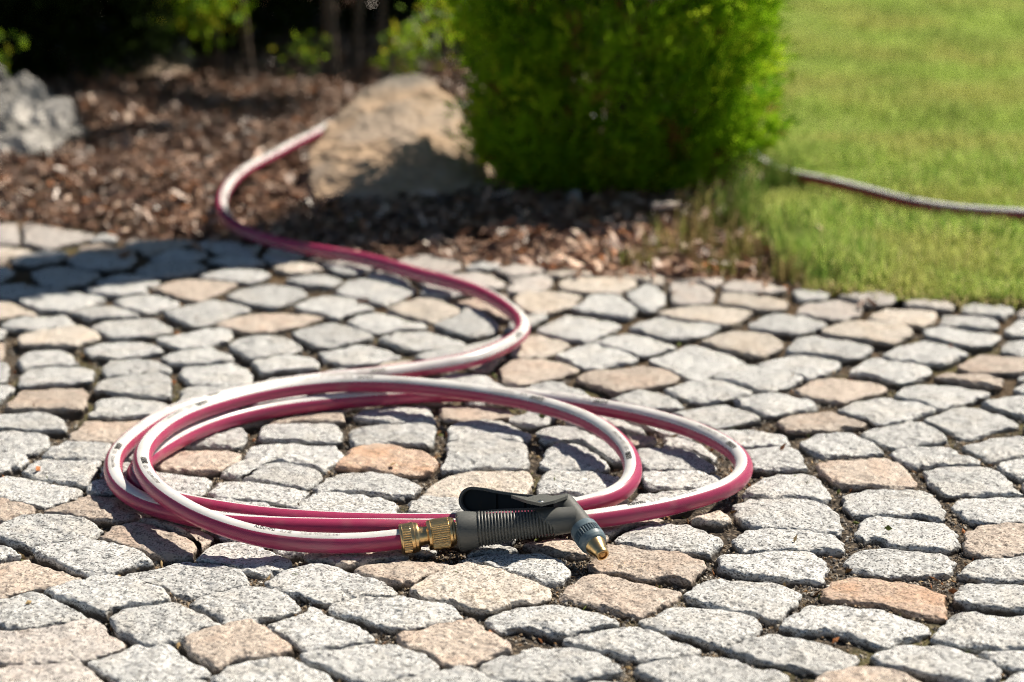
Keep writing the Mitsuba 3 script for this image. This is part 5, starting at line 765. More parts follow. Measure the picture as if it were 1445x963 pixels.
g|1|-659,2342 -656,2334 -651,2330 -619,2320 -609,2322 -604,2329 -603,2336 -606,2342 -616,2350 -627,2390 -633,2395 -641,2395 -651,2391 -656,2382
t2|0|-616,1064 -622,1056 -614,1005 -605,1000 -552,1000 -545,1002 -539,1011 -538,1041 -541,1047 -582,1075 -594,1075
p|0|-599,1375 -603,1367 -600,1318 -598,1311 -579,1291 -572,1289 -535,1302 -530,1308 -530,1317 -552,1373 -558,1378 -578,1384 -589,1382
g|0|-618,1170 -612,1160 -586,1144 -579,1142 -545,1165 -543,1171 -542,1196 -576,1232 -583,1234 -589,1232 -611,1221 -616,1211
t2|1|-628,2148 -628,2102 -625,2096 -619,2091 -593,2091 -563,2108 -558,2114 -557,2120 -565,2161 -573,2172 -580,2174 -623,2155
g|0|-617,1636 -590,1619 -580,1619 -550,1632 -545,1639 -546,1680 -550,1685 -577,1699 -586,1700 -618,1685 -623,1680 -625,1672
g|1|-397,2151 -396,2144 -393,2139 -387,2137 -355,2136 -350,2140 -347,2147 -338,2245 -341,2255 -350,2260 -364,2260 -371,2257 -390,2211
g|0|-604,1535 -607,1530 -618,1495 -618,1488 -614,1481 -583,1459 -572,1457 -549,1470 -545,1475 -542,1521 -550,1529 -583,1542 -593,1541
g|1|-618,1948 -614,1943 -609,1939 -570,1930 -526,1945 -519,1953 -526,1988 -531,1992 -555,2002 -612,1997 -619,1991 -621,1983
g|0|-614,1796 -612,1790 -608,1786 -577,1771 -544,1783 -538,1788 -533,1823 -539,1833 -592,1847 -606,1842 -610,1833
t2|1|-562,1923 -568,1917 -584,1867 -583,1860 -578,1854 -530,1841 -523,1845 -500,1866 -499,1875 -511,1927 -518,1934 -528,1935
t2|1|-580,2086 -582,2075 -561,2030 -554,2025 -547,2025 -540,2030 -538,2037 -544,2064 -543,2077 -555,2094 -561,2096 -568,2094
g|0|-530,1011 -527,1005 -522,1001 -469,1000 -462,1003 -458,1008 -460,1049 -462,1054 -467,1058 -493,1065 -499,1064 -524,1050 -529,1039
t|0|-581,1092 -576,1082 -535,1057 -528,1058 -505,1072 -502,1079 -503,1127 -508,1137 -533,1153 -540,1155 -572,1134 -577,1126
t|0|-575,1711 -570,1706 -545,1693 -533,1695 -494,1723 -490,1729 -490,1737 -493,1742 -533,1774 -540,1774 -567,1764 -572,1760 -575,1753
t2|0|-583,1560 -579,1552 -541,1535 -533,1536 -522,1543 -518,1552 -515,1604 -519,1615 -535,1624 -543,1625 -576,1611 -582,1601
g|0|-574,1249 -573,1242 -541,1210 -535,1207 -529,1207 -509,1220 -506,1227 -504,1285 -509,1295 -515,1298 -522,1297 -564,1280 -571,1270
g|0|-578,1402 -572,1392 -549,1385 -513,1396 -508,1401 -504,1440 -506,1446 -510,1451 -534,1462 -540,1463 -568,1449 -573,1440
t2|1|-490,1752 -480,1752 -473,1758 -472,1765 -477,1801 -472,1816 -479,1828 -481,1846 -488,1854 -494,1855 -500,1853 -522,1832 -528,1789 -523,1779
g|1|-410,2111 -407,2064 -398,2058 -375,2059 -371,2064 -367,2075 -351,2102 -349,2113 -351,2119 -360,2126 -395,2128 -402,2126 -408,2119
t|1|-230,3046 -235,3057 -271,3082 -278,3084 -285,3082 -290,3076 -300,3022 -298,3015 -294,3010 -286,3008 -236,3036
g|0|-499,1456 -472,1467 -468,1475 -468,1516 -472,1525 -511,1536 -517,1535 -529,1527 -533,1520 -534,1480 -532,1474 -527,1469
g|0|-534,1380 -538,1375 -540,1368 -518,1313 -511,1307 -499,1306 -471,1316 -466,1320 -460,1354 -464,1362 -497,1386 -509,1388
g|1|-533,1637 -529,1632 -510,1621 -504,1621 -447,1632 -439,1640 -438,1647 -441,1661 -450,1673 -460,1715 -468,1723 -474,1724 -480,1722 -531,1685 -535,1675
p|0|-530,1194 -534,1173 -531,1164 -499,1143 -462,1153 -457,1163 -457,1198 -460,1204 -468,1209 -498,1212 -505,1211
t2|0|-491,1222 -454,1218 -424,1241 -422,1248 -426,1275 -457,1305 -467,1307 -488,1300 -493,1295 -497,1232
p|1|-463,1535 -426,1559 -422,1569 -430,1601 -428,1614 -433,1621 -443,1624 -495,1613 -503,1609 -506,1601 -509,1555 -505,1547 -499,1543
g|0|-496,1398 -462,1372 -455,1369 -448,1371 -426,1389 -424,1396 -423,1433 -428,1442 -465,1458 -489,1449 -495,1439
g|1|-454,1530 -458,1524 -459,1474 -453,1464 -424,1451 -418,1450 -401,1461 -398,1472 -414,1538 -421,1544 -432,1543
g|0|-379,1011 -372,1001 -314,1000 -308,1002 -304,1007 -303,1014 -310,1052 -317,1061 -336,1067 -342,1067 -372,1053 -377,1044
g|0|-493,1083 -488,1074 -457,1066 -430,1080 -428,1086 -427,1123 -432,1132 -449,1143 -457,1144 -487,1135 -492,1131 -494,1123
g|1|-285,1865 -286,1856 -264,1826 -259,1822 -248,1822 -235,1817 -224,1820 -218,1838 -222,1848 -263,1876 -271,1877 -277,1874
g|0|-448,1159 -442,1149 -427,1140 -419,1139 -386,1157 -384,1164 -382,1203 -388,1213 -410,1229 -419,1231 -444,1213 -448,1204
t2|1|-347,1931 -333,1901 -332,1891 -327,1885 -298,1871 -290,1874 -277,1887 -275,1894 -276,1912 -308,1944 -329,1951 -343,1968 -351,1971 -360,1969 -366,1964 -368,1955 -364,1947
g|0|-455,1322 -454,1315 -423,1287 -412,1287 -368,1310 -363,1316 -364,1328 -388,1369 -393,1374 -413,1381 -420,1381 -447,1360 -450,1353
t|0|-445,1060 -450,1053 -447,1007 -442,1002 -436,1000 -395,1002 -389,1011 -386,1045 -388,1051 -392,1055 -419,1069 -430,1069
g|0|-412,1132 -416,1127 -419,1086 -413,1076 -385,1062 -379,1061 -352,1073 -348,1078 -346,1084 -356,1131 -376,1145 -386,1145
t2|1|-414,1400 -413,1394 -407,1389 -393,1384 -384,1384 -337,1409 -329,1463 -334,1469 -341,1472 -374,1469 -409,1443 -414,1434
g|1|-351,2998 -345,2992 -332,2992 -315,3004 -311,3011 -297,3091 -298,3098 -301,3103 -322,3117 -349,3122 -359,3118 -362,3110 -366,3032
g|0|-410,1242 -381,1219 -372,1217 -345,1225 -339,1229 -337,1235 -334,1301 -341,1308 -352,1308 -409,1279 -413,1274 -415,1266
g|0|-348,1142 -300,1162 -295,1172 -296,1195 -298,1201 -333,1218 -368,1208 -373,1199 -375,1163 -373,1157 -355,1143
g|1|-327,1409 -324,1402 -303,1370 -297,1365 -288,1365 -257,1378 -252,1384 -251,1391 -282,1486 -290,1491 -298,1490 -306,1481 -315,1476 -318,1469
g|1|-284,2339 -223,2319 -215,2320 -182,2337 -177,2343 -180,2409 -184,2417 -190,2421 -213,2421 -218,2418 -225,2405 -264,2387 -286,2380 -291,2371 -291,2347
g|0|-372,1379 -375,1374 -375,1366 -349,1321 -343,1317 -328,1316 -319,1322 -306,1350 -306,1357 -329,1391 -336,1395 -344,1394
t|1|-284,2177 -277,2181 -272,2192 -257,2209 -255,2217 -261,2226 -309,2255 -316,2257 -324,2254 -329,2247 -335,2175 -333,2167 -328,2163 -322,2162 -294,2177
g|0|-214,1013 -212,1007 -208,1002 -201,1000 -159,1000 -148,1005 -146,1015 -149,1041 -154,1048 -186,1063 -202,1056 -208,1048
g|0|-326,1229 -321,1223 -300,1213 -289,1213 -277,1222 -273,1227 -267,1270 -268,1277 -273,1283 -307,1303 -318,1301 -324,1291
g|0|-337,1083 -330,1075 -312,1069 -306,1069 -278,1087 -273,1093 -269,1132 -288,1153 -297,1153 -337,1136 -343,1131 -344,1122
g|1|-261,2952 -259,2939 -235,2914 -227,2913 -220,2917 -215,2928 -199,2951 -194,2954 -187,2952 -167,2928 -156,2927 -149,2934 -148,2953 -150,2959 -188,2993 -187,3000 -177,3010 -175,3016 -176,3024 -183,3030 -199,3032 -209,3037 -217,3037 -275,3003 -279,2995 -277,2986
g|1|-211,1854 -184,1866 -178,1877 -184,1887 -195,1891 -208,1902 -215,1904 -244,1901 -250,1899 -255,1889 -253,1883 -218,1856
t2|0|-284,1205 -287,1198 -285,1167 -282,1160 -267,1145 -260,1142 -220,1154 -216,1161 -216,1167 -231,1207 -237,1210 -264,1216 -273,1214
p|0|-293,1352 -308,1322 -307,1316 -303,1311 -260,1287 -222,1300 -218,1304 -215,1311 -238,1365 -245,1370 -253,1369
g|1|-252,2232 -245,2231 -238,2234 -234,2242 -226,2299 -229,2310 -269,2325 -275,2325 -281,2322 -285,2313 -282,2285 -292,2272 -295,2267 -294,2259 -289,2254
g|1|-69,2953 -68,2944 -59,2938 -36,2939 -14,2965 -13,2971 -14,2977 -20,2983 -45,2994 -54,2991 -60,2982
g|0|-250,1280 -256,1275 -263,1236 -261,1230 -257,1225 -234,1219 -227,1219 -190,1246 -188,1254 -195,1287 -202,1294 -211,1294
t2|1|-243,1395 -238,1388 -227,1387 -190,1403 -184,1408 -178,1457 -180,1464 -184,1468 -220,1477 -255,1470 -261,1463 -262,1455
p|1|-179,2250 -169,2258 -158,2262 -154,2268 -152,2311 -155,2316 -169,2328 -180,2328 -210,2312 -215,2307 -222,2256 -217,2248 -207,2245
g|0|-300,1056 -292,1007 -287,1002 -281,1000 -230,1002 -224,1011 -217,1046 -219,1054 -224,1059 -262,1079 -269,1080 -296,1064
g|0|-260,1124 -263,1098 -261,1092 -257,1087 -210,1064 -195,1070 -190,1075 -177,1130 -179,1137 -184,1142 -204,1148 -256,1131
g|1|-130,2851 -120,2839 -129,2806 -129,2799 -124,2794 -112,2790 -96,2777 -88,2776 -32,2807 -29,2815 -32,2823 -36,2827 -53,2832 -86,2875 -114,2898 -117,2910 -121,2915 -135,2918 -143,2916 -148,2907 -131,2864
t2|1|-165,2421 -162,2413 -155,2409 -84,2395 -67,2402 -62,2410 -62,2421 -67,2428 -73,2430 -107,2431 -122,2447 -128,2450 -138,2448 -164,2428
t|1|-54,2715 -33,2697 -20,2659 -11,2654 -2,2656 13,2676 15,2684 1,2722 -8,2763 -1,2788 -4,2798 -10,2802 -18,2802 -71,2774 -78,2766 -77,2757
t|1|-167,2341 -150,2323 -140,2320 -108,2322 -100,2326 -97,2335 -102,2369 -101,2380 -105,2388 -156,2399 -165,2396 -169,2386
t|0|-203,1310 -197,1304 -186,1305 -152,1322 -148,1328 -144,1368 -176,1395 -185,1395 -222,1378 -227,1371 -227,1363
g|0|-179,1081 -175,1070 -145,1055 -103,1075 -100,1087 -107,1125 -111,1131 -146,1148 -161,1142 -166,1134
t|0|-204,1162 -200,1156 -170,1149 -153,1158 -150,1164 -147,1207 -150,1212 -175,1234 -182,1236 -188,1235 -214,1217 -219,1209 -219,1202
g|1|-215,1803 -211,1796 -201,1786 -194,1785 -183,1789 -143,1792 -137,1795 -133,1800 -135,1862 -138,1868 -143,1872 -153,1872 -202,1847 -209,1838
t|1|-169,1402 -143,1381 -137,1379 -130,1381 -101,1398 -98,1406 -92,1476 -101,1495 -107,1499 -121,1498 -126,1494 -132,1484 -162,1475 -167,1470 -173,1411
g|0|-177,1248 -148,1222 -143,1220 -136,1220 -121,1229 -118,1235 -109,1289 -113,1300 -138,1314 -146,1315 -180,1297 -184,1292 -185,1284
g|0|97,1013 99,1006 104,1002 176,1000 182,1002 187,1007 188,1015 182,1042 175,1051 127,1065 109,1055 104,1047
t|1|-79,2264 -70,2267 -66,2272 -64,2278 -70,2309 -80,2315 -131,2311 -138,2309 -143,2300 -143,2277 -137,2269 -91,2268
t|0|-61,1311 -55,1321 -55,1358 -57,1365 -88,1387 -94,1389 -100,1388 -128,1372 -134,1363 -137,1332 -135,1324 -101,1305
g|0|-103,1140 -65,1155 -59,1165 -56,1202 -58,1209 -65,1215 -111,1222 -117,1220 -133,1211 -137,1203 -141,1164 -139,1158 -134,1153
t|0|-59,1001 -3,1000 3,1002 7,1007 9,1015 -3,1055 -6,1060 -13,1064 -22,1066 -56,1054 -62,1049 -66,1011
t|0|-133,1050 -138,1044 -140,1038 -136,1010 -128,1001 -86,1000 -79,1003 -76,1008 -74,1052 -89,1065 -100,1065
g|1|-55,2278 -47,2270 -5,2264 2,2267 6,2272 9,2291 7,2297 -14,2313 -49,2311 -56,2306 -58,2297
g|1|-127,1876 -123,1808 -114,1800 -96,1801 -85,1793 -76,1793 -71,1796 -68,1802 -59,1870 -73,1885 -98,1892 -122,1884
t|1|-52,2419 -50,2413 -37,2405 -26,2408 -21,2414 -21,2424 -6,2466 -8,2477 -17,2482 -27,2480 -53,2449 -55,2440
g|1|-88,1400 -84,1395 -56,1377 -44,1376 -25,1388 -21,1396 -31,1468 -40,1475 -73,1476 -81,1472 -84,1464
t|0|-91,1134 -96,1129 -97,1123 -88,1078 -72,1064 -65,1061 -29,1073 -24,1077 -22,1083 -26,1131 -30,1136 -51,1147 -61,1147
g|0|-108,1243 -104,1232 -97,1229 -55,1222 -48,1224 -40,1231 -37,1241 -41,1289 -45,1296 -55,1301 -89,1297 -96,1294 -100,1286
t2|1|-31,1873 -25,1864 28,1840 35,1840 42,1846 44,1853 42,1907 33,1931 27,1936 21,1938 10,1934 -13,1934 -21,1930 -25,1922 -24,1890 -31,1879
g|1|-2,1822 3,1828 4,1834 -3,1844 -34,1858 -40,1858 -46,1856 -51,1850 -56,1816 -53,1810 -46,1806 -39,1806 -27,1815
g|0|-46,1312 -40,1304 -31,1302 5,1311 12,1314 26,1365 24,1371 19,1375 -14,1383 -41,1368 -46,1357
g|0|1016,2700 1011,2709 1004,2711 963,2714 953,2709 950,2702 949,2662 953,2652 979,2634 986,2633 1012,2645 1017,2655
t2|1|182,2876 186,2865 192,2860 203,2858 211,2865 217,2892 215,2899 210,2903 160,2917 153,2913 150,2907 150,2899 155,2893
t2|1|65,2898 71,2900 79,2909 110,2911 116,2917 117,2925 114,2930 109,2934 65,2946 57,2942 46,2922 45,2916 55,2900
t2|0|-50,1164 -45,1154 -24,1143 -18,1142 17,1158 19,1168 15,1206 11,1213 -28,1226 -34,1224 -41,1218 -46,1209
t|1|16,2268 21,2261 61,2251 71,2252 82,2260 86,2267 84,2275 78,2281 48,2286 31,2292 21,2289 16,2280
g|0|17,1223 48,1241 53,1246 55,1252 50,1279 15,1303 -25,1294 -29,1289 -31,1283 -28,1245 -25,1238 -19,1234
g|0|-11,1075 -6,1071 5,1070 43,1086 49,1091 50,1097 47,1134 40,1143 28,1148 21,1148 -9,1135 -14,1130 -13,1081
g|1|17,2173 24,2174 39,2180 57,2229 57,2235 54,2241 48,2244 27,2249 17,2246 13,2238 14,2220 -2,2210 -7,2204 -7,2196 12,2176
t|1|-12,1401 -8,1393 33,1382 55,1392 58,1401 56,1467 53,1473 46,1480 39,1496 31,1500 6,1497 1,1491 -2,1479 -16,1472 -20,1461
g|1|82,2171 88,2175 91,2180 91,2186 87,2197 91,2204 96,2205 124,2201 152,2172 153,2161 157,2156 187,2145 193,2146 198,2150 205,2172 203,2180 182,2206 165,2230 158,2233 144,2234 114,2260 108,2262 99,2260 70,2240 56,2196 56,2190 71,2173
t|0|29,1218 24,1208 30,1161 35,1156 51,1149 92,1165 97,1169 99,1175 99,1210 96,1217 66,1234 54,1234
t2|0|24,1320 24,1312 28,1306 48,1293 59,1291 95,1320 96,1327 94,1361 90,1369 64,1383 57,1382 43,1375 37,1367
g|1|-12,2594 -10,2586 9,2575 20,2576 26,2586 21,2603 48,2656 48,2663 45,2669 35,2672 25,2672 19,2669 -8,2630 -7,2616
g|0|15,1064 9,1058 8,1050 20,1008 25,1002 31,1000 79,1001 86,1009 94,1045 94,1052 90,1058 60,1078 49,1078
g|0|63,1280 61,1274 64,1252 69,1243 98,1227 104,1226 141,1248 143,1254 144,1278 139,1286 108,1308 101,1309 94,1307
t|1|54,1841 64,1824 73,1820 79,1821 84,1825 88,1835 109,1866 137,1874 144,1884 139,1895 129,1899 108,1917 107,1922 110,1941 105,1949 98,1951 91,1950 84,1943 73,1906 56,1900 52,1890
g|0|64,1086 99,1064 107,1065 119,1073 122,1079 131,1131 127,1142 108,1156 99,1158 62,1142 58,1136 60,1094
p|1|67,1400 70,1391 100,1375 137,1387 141,1397 142,1462 138,1470 132,1473 117,1476 110,1482 102,1484 73,1478 67,1473 65,1466
g|1|378,2773 384,2763 395,2762 423,2772 427,2776 433,2795 432,2802 427,2806 393,2825 383,2821 378,2811
g|0|494,1698 537,1712 542,1722 542,1755 539,1762 498,1784 490,1785 484,1782 480,1775 467,1719 468,1712 474,1705
g|0|112,1219 108,1209 110,1167 133,1149 140,1146 169,1153 175,1157 185,1211 183,1218 178,1223 152,1238 142,1237
t|1|150,1395 155,1386 168,1381 176,1381 213,1404 217,1411 225,1471 220,1482 208,1485 160,1469 153,1464 151,1457
g|0|107,1321 142,1296 148,1295 154,1297 182,1320 182,1328 171,1364 165,1372 148,1378 142,1379 110,1367 105,1362 104,1356
g|0|153,1255 155,1248 187,1229 196,1228 217,1234 223,1240 235,1293 232,1299 227,1303 191,1313 156,1287 153,1277
t|0|1293,1015 1294,1008 1299,1002 1306,1000 1359,1000 1369,1006 1371,1016 1363,1050 1358,1057 1346,1061 1315,1057 1309,1055 1304,1048
g|0|148,1138 142,1133 132,1083 134,1077 139,1072 180,1060 187,1063 206,1080 209,1090 203,1131 183,1144 174,1145
t|0|190,1049 199,1009 207,1001 232,1001 240,1008 254,1051 254,1058 248,1066 223,1074 216,1075 193,1056
g|0|186,1376 181,1369 181,1362 192,1328 200,1321 238,1309 246,1310 253,1319 259,1356 258,1363 226,1392 219,1394 212,1392
g|1|226,1411 227,1404 259,1375 266,1373 272,1374 282,1381 285,1389 282,1461 272,1469 244,1469 236,1466 232,1458
g|0|201,1220 195,1214 186,1162 187,1156 190,1150 209,1140 252,1156 259,1166 251,1209 230,1225 220,1226
t|0|221,1133 216,1127 215,1121 218,1092 222,1086 265,1071 286,1077 292,1083 296,1127 295,1133 289,1138 268,1149 259,1149
g|0|233,1242 237,1231 252,1221 259,1219 300,1236 304,1242 304,1248 289,1293 258,1304 250,1302 245,1294
t2|0|252,1016 253,1009 256,1004 265,1000 311,1000 319,1004 323,1014 320,1046 316,1053 301,1067 293,1069 271,1063 265,1056
g|0|296,1144 303,1144 336,1161 339,1167 344,1206 340,1216 318,1228 311,1229 267,1210 263,1199 269,1164 275,1156
t|0|295,1303 336,1320 340,1330 337,1361 334,1367 327,1371 293,1375 272,1364 268,1357 263,1323 265,1314 271,1310
p|1|292,1458 295,1391 303,1383 338,1380 352,1393 355,1400 350,1497 341,1503 325,1499 320,1494 312,1473 297,1467
g|0|592,1012 594,1006 600,1001 660,1000 666,1002 671,1008 671,1019 650,1058 645,1063 621,1065 600,1049 597,1042
p|0|310,1136 305,1127 303,1079 319,1063 326,1059 369,1076 374,1080 376,1086 364,1139 346,1151 336,1150
g|0|308,1297 304,1293 302,1285 317,1240 343,1226 351,1225 366,1234 371,1240 376,1288 371,1297 350,1310 338,1310
t2|0|382,1303 413,1317 417,1323 423,1355 421,1365 415,1369 368,1387 357,1385 349,1376 346,1368 349,1326 355,1317
p|1|364,1406 367,1398 424,1376 432,1376 438,1380 442,1389 443,1435 440,1443 396,1475 370,1475 364,1470 362,1462
g|0|358,1218 354,1212 348,1168 351,1160 371,1149 419,1158 423,1164 424,1170 414,1214 409,1218 381,1228 371,1226
g|0|421,1013 422,1007 426,1002 434,1000 487,1000 497,1006 498,1016 490,1056 485,1062 448,1074 428,1063 424,1055
p|0|336,1052 331,1047 330,1041 332,1010 339,1002 400,1000 406,1002 410,1007 415,1051 414,1057 406,1064 387,1071 379,1070
t2|0|418,1226 439,1235 443,1241 453,1279 449,1290 425,1306 419,1308 389,1294 385,1287 381,1247 384,1239 390,1234
p|0|449,1449 493,1464 498,1474 495,1521 492,1528 441,1553 435,1554 429,1551 424,1544 410,1485 411,1478 415,1473
g|0|386,1086 391,1080 419,1070 425,1072 441,1083 443,1090 442,1136 436,1146 428,1149 385,1142 378,1135 377,1127
g|0|427,1324 431,1313 462,1294 501,1298 508,1303 511,1314 496,1358 491,1364 449,1375 438,1368 433,1361
g|1|448,1612 455,1609 463,1611 497,1631 499,1642 488,1684 484,1690 471,1695 461,1690 451,1653 446,1644 444,1619
g|0|435,1161 442,1153 453,1153 489,1168 495,1174 497,1197 494,1203 489,1207 446,1226 430,1219 426,1214 426,1207
g|0|453,1244 454,1237 459,1231 492,1216 498,1215 505,1217 529,1245 530,1251 525,1281 518,1289 511,1290 471,1285 465,1282 461,1276
g|0|460,1081 493,1072 523,1091 527,1096 533,1134 529,1139 503,1159 493,1160 458,1145 453,1139 452,1090
g|0|455,1385 461,1382 491,1375 497,1375 529,1403 532,1410 529,1439 504,1455 497,1455 460,1442 454,1437 451,1392
g|0|533,1550 538,1553 541,1559 545,1609 537,1617 512,1624 504,1623 437,1585 433,1580 433,1574 435,1568 498,1538
t2|0|539,1144 547,1145 565,1152 568,1159 576,1209 573,1219 544,1236 532,1233 507,1203 505,1175 510,1166
g|1|567,2159 571,2153 563,2115 565,2108 569,2103 614,2090 641,2107 649,2139 647,2147 643,2151 561,2189 551,2186 545,2177 547,2167 555,2162
g|0|528,1303 535,1302 573,1321 584,1364 578,1374 546,1395 539,1396 532,1394 508,1372 505,1365 522,1309
t2|0|510,1531 506,1526 504,1520 508,1467 513,1461 534,1449 542,1451 581,1475 587,1485 581,1517 578,1523 549,1542 538,1542
t2|1|497,1862 485,1812 485,1806 488,1800 545,1771 553,1772 585,1787 589,1795 590,1832 586,1841 514,1871 507,1871 502,1869
g|1|502,1962 508,1957 520,1953 522,1937 530,1929 541,1930 577,1952 581,1959 580,1995 575,2000 552,2012 541,2010 534,1998 530,1995 513,1998 505,1996 500,1991 499,1983
g|0|509,1640 514,1634 549,1623 555,1625 568,1635 570,1641 571,1680 568,1685 549,1700 540,1702 507,1692 501,1687 500,1677
g|0|550,1559 555,1549 578,1534 584,1533 591,1535 617,1553 620,1564 615,1605 611,1612 576,1625 560,1617 556,1608
g|0|510,1898 509,1890 512,1883 517,1880 587,1851 595,1851 614,1862 619,1868 617,1921 613,1930 592,1944 585,1945 515,1904
g|0|545,2028 550,2023 579,2008 590,2009 602,2018 605,2024 610,2070 608,2078 602,2084 568,2093 557,2088 544,2036
t|0|504,1067 500,1060 511,1006 520,1000 569,1000 576,1002 582,1011 587,1040 585,1048 538,1082 531,1083 524,1081
p|0|557,1764 551,1754 552,1712 571,1694 578,1691 585,1693 613,1710 620,1752 619,1759 614,1765 597,1776 586,1776
g|0|546,1443 541,1438 540,1431 542,1413 546,1406 585,1380 593,1378 618,1390 622,1395 623,1401 613,1458 609,1462 597,1468 587,1467
t|0|539,1253 546,1245 583,1226 607,1231 614,1238 618,1286 614,1292 584,1309 573,1310 540,1294 535,1288 535,1281
p|0|538,1099 542,1090 589,1058 599,1059 612,1070 615,1079 610,1124 605,1132 571,1143 548,1135 542,1126
g|0|628,1077 634,1074 652,1073 692,1097 696,1105 698,1124 695,1132 657,1153 647,1152 623,1136 620,1131 624,1082
t|0|594,2000 591,1994 591,1962 593,1955 622,1936 651,1944 656,1953 663,1993 661,2001 653,2006 617,2013 606,2010
t|0|598,1481 614,1470 622,1469 655,1480 661,1484 671,1529 669,1535 663,1539 626,1547 595,1527 592,1522 591,1515
g|0|598,1792 601,1785 626,1768 646,1773 652,1782 659,1839 656,1847 649,1852 625,1857 603,1844 599,1834
g|0|582,1635 588,1632 620,1621 654,1635 660,1642 661,1668 659,1675 623,1698 613,1698 588,1684 583,1680 579,1642
g|0|585,1327 590,1317 624,1298 631,1298 650,1307 653,1314 661,1365 657,1375 628,1384 599,1370 593,1362
g|0|579,1155 583,1150 613,1142 644,1161 647,1169 645,1201 641,1210 622,1222 616,1224 592,1218 587,1214 578,1161
g|1|584,2365 590,2360 613,2361 618,2358 620,2354 619,2342 625,2334 663,2320 690,2328 696,2333 706,2380 703,2387 696,2392 631,2405 622,2402 614,2390 588,2386 584,2381 582,2375
g|0|616,2033 621,2023 667,2013 686,2022 689,2030 688,2058 652,2091 645,2094 637,2092 623,2083 619,2075
g|1|600,2253 604,2248 611,2246 649,2246 658,2252 661,2259 658,2303 652,2313 627,2323 618,2322 612,2316 604,2296 598,2260
g|0|940,2704 935,2713 929,2716 881,2719 871,2714 868,2706 870,2650 875,2640 883,2636 890,2637 932,2653 937,2658 940,2665
g|1|701,2639 694,2638 690,2633 676,2582 677,2575 681,2570 713,2560 722,2562 728,2566 736,2617 733,2626 727,2630
g|1|704,2700 695,2661 697,2654 701,2650 740,2636 769,2653 772,2661 768,2718 763,2727 756,2730 697,2734 689,2728 687,2719 690,2712 702,2705
g|1|586,2188 652,2157 662,2159 685,2173 689,2180 689,2216 662,2237 598,2236 591,2229 581,2197
g|0|652,1217 684,1234 687,1244 684,1278 680,1285 655,1297 631,1287 628,1280 625,1238 626,1232 645,1219
g|1|656,2493 659,2487 666,2483 687,2485 692,2488 696,2493 706,2546 699,2554 682,2559 673,2557 668,2548
p|0|651,2111 652,2104 689,2070 695,2069 701,2070 743,2099 744,2107 735,2143 701,2164 695,2166 689,2165 664,2149 659,2142
g|0|634,1557 676,1545 682,1546 691,1552 693,1559 693,1603 688,1614 670,1627 661,1628 630,1615 626,1609 629,1565
g|0|632,1401 635,1394 666,1383 683,1388 687,1395 697,1441 694,1451 669,1470 662,1472 630,1462 625,1457 624,1449
g|0|666,1857 685,1860 690,1864 694,1871 697,1911 693,1921 660,1936 630,1925 627,1917 628,1875 631,1868 638,1864
t2|0|624,1715 626,1709 630,1705 659,1687 665,1686 671,1688 700,1712 701,1720 697,1746 690,1755 652,1764 635,1759 628,1750
t2|0|729,1007 735,1002 800,1000 806,1002 811,1007 812,1014 808,1058 802,1067 793,1069 748,1057 742,1054 728,1015
p|0|672,2245 689,2229 695,2227 701,2229 725,2248 728,2253 722,2303 705,2318 697,2320 673,2312 668,2307 667,2301
g|0|676,1374 671,1368 662,1312 668,1302 683,1294 689,1293 728,1311 732,1316 734,1323 718,1364 692,1377 684,1377
g|0|672,1488 675,1477 705,1457 711,1458 739,1469 743,1479 736,1524 733,1531 699,1544 687,1539 682,1531
t|0|700,1141 708,1142 724,1153 728,1164 722,1211 718,1218 698,1226 692,1226 659,1209 655,1200 656,1171 658,1164 663,1160
t|0|692,1764 698,1764 720,1786 722,1834 718,1840 697,1852 676,1849 669,1841 661,1781 663,1774 670,1770
t|0|671,1638 694,1621 705,1620 730,1631 736,1636 741,1685 735,1692 715,1702 708,1704 702,1701 674,1679 670,1669
p|0|674,2001 666,1949 673,1941 697,1931 703,1930 726,1944 731,1950 726,1990 721,1998 699,2011 693,2013 678,2007
t2|0|704,2490 708,2479 727,2464 734,2462 776,2483 779,2493 772,2532 768,2538 733,2554 722,2552 716,2544
p|1|626,2426 628,2419 633,2414 706,2400 714,2401 719,2407 726,2451 722,2456 699,2474 691,2476 654,2472 636,2463 632,2454
p|0|703,1867 707,1857 724,1846 731,1845 770,1860 773,1870 769,1921 764,1929 743,1939 736,1939 711,1923 706,1914
g|0|665,1070 661,1065 661,1058 688,1005 696,1000 707,1000 716,1008 731,1057 728,1062 705,1086 698,1088 691,1086
t|0|698,2029 700,2023 727,2006 734,2007 774,2030 781,2040 774,2075 759,2087 753,2089 745,2088 704,2061 698,2050
g|0|712,1716 742,1699 751,1697 776,1706 784,1713 788,1747 786,1754 781,1758 729,1775 721,1772 708,1759 705,1749
g|0|707,2335 707,2329 712,2324 724,2315 732,2314 773,2330 779,2335 781,2345 774,2370 770,2376 729,2392 720,2389 715,2382
g|0|728,1228 769,1252 773,1262 770,1287 767,1294 747,1306 740,1306 697,1285 693,1276 696,1243 699,1237 720,1227
g|0|707,1099 737,1067 745,1065 781,1075 789,1082 790,1089 780,1134 773,1142 734,1148 711,1134 707,1124
g|0|699,2183 701,2177 735,2155 745,2156 777,2172 782,2179 784,2229 781,2236 775,2240 735,2243 703,2218 699,2210
t2|0|696,1391 702,1383 716,1376 728,1377 774,1403 779,1409 782,1437 780,1444 776,1449 753,1460 745,1461 713,1449 706,1440
g|0|702,1561 705,1555 710,1551 740,1541 775,1558 781,1565 784,1595 781,1602 744,1623 736,1623 709,1612 705,1608 702,1601
t2|0|737,1222 732,1217 731,1211 739,1162 746,1156 777,1152 784,1154 807,1176 810,1214 806,1222 784,1241 778,1243 770,1241
t|0|854,2719 847,2722 792,2727 781,2723 778,2713 781,2659 785,2652 813,2634 820,2632 854,2642 859,2647 859,2711
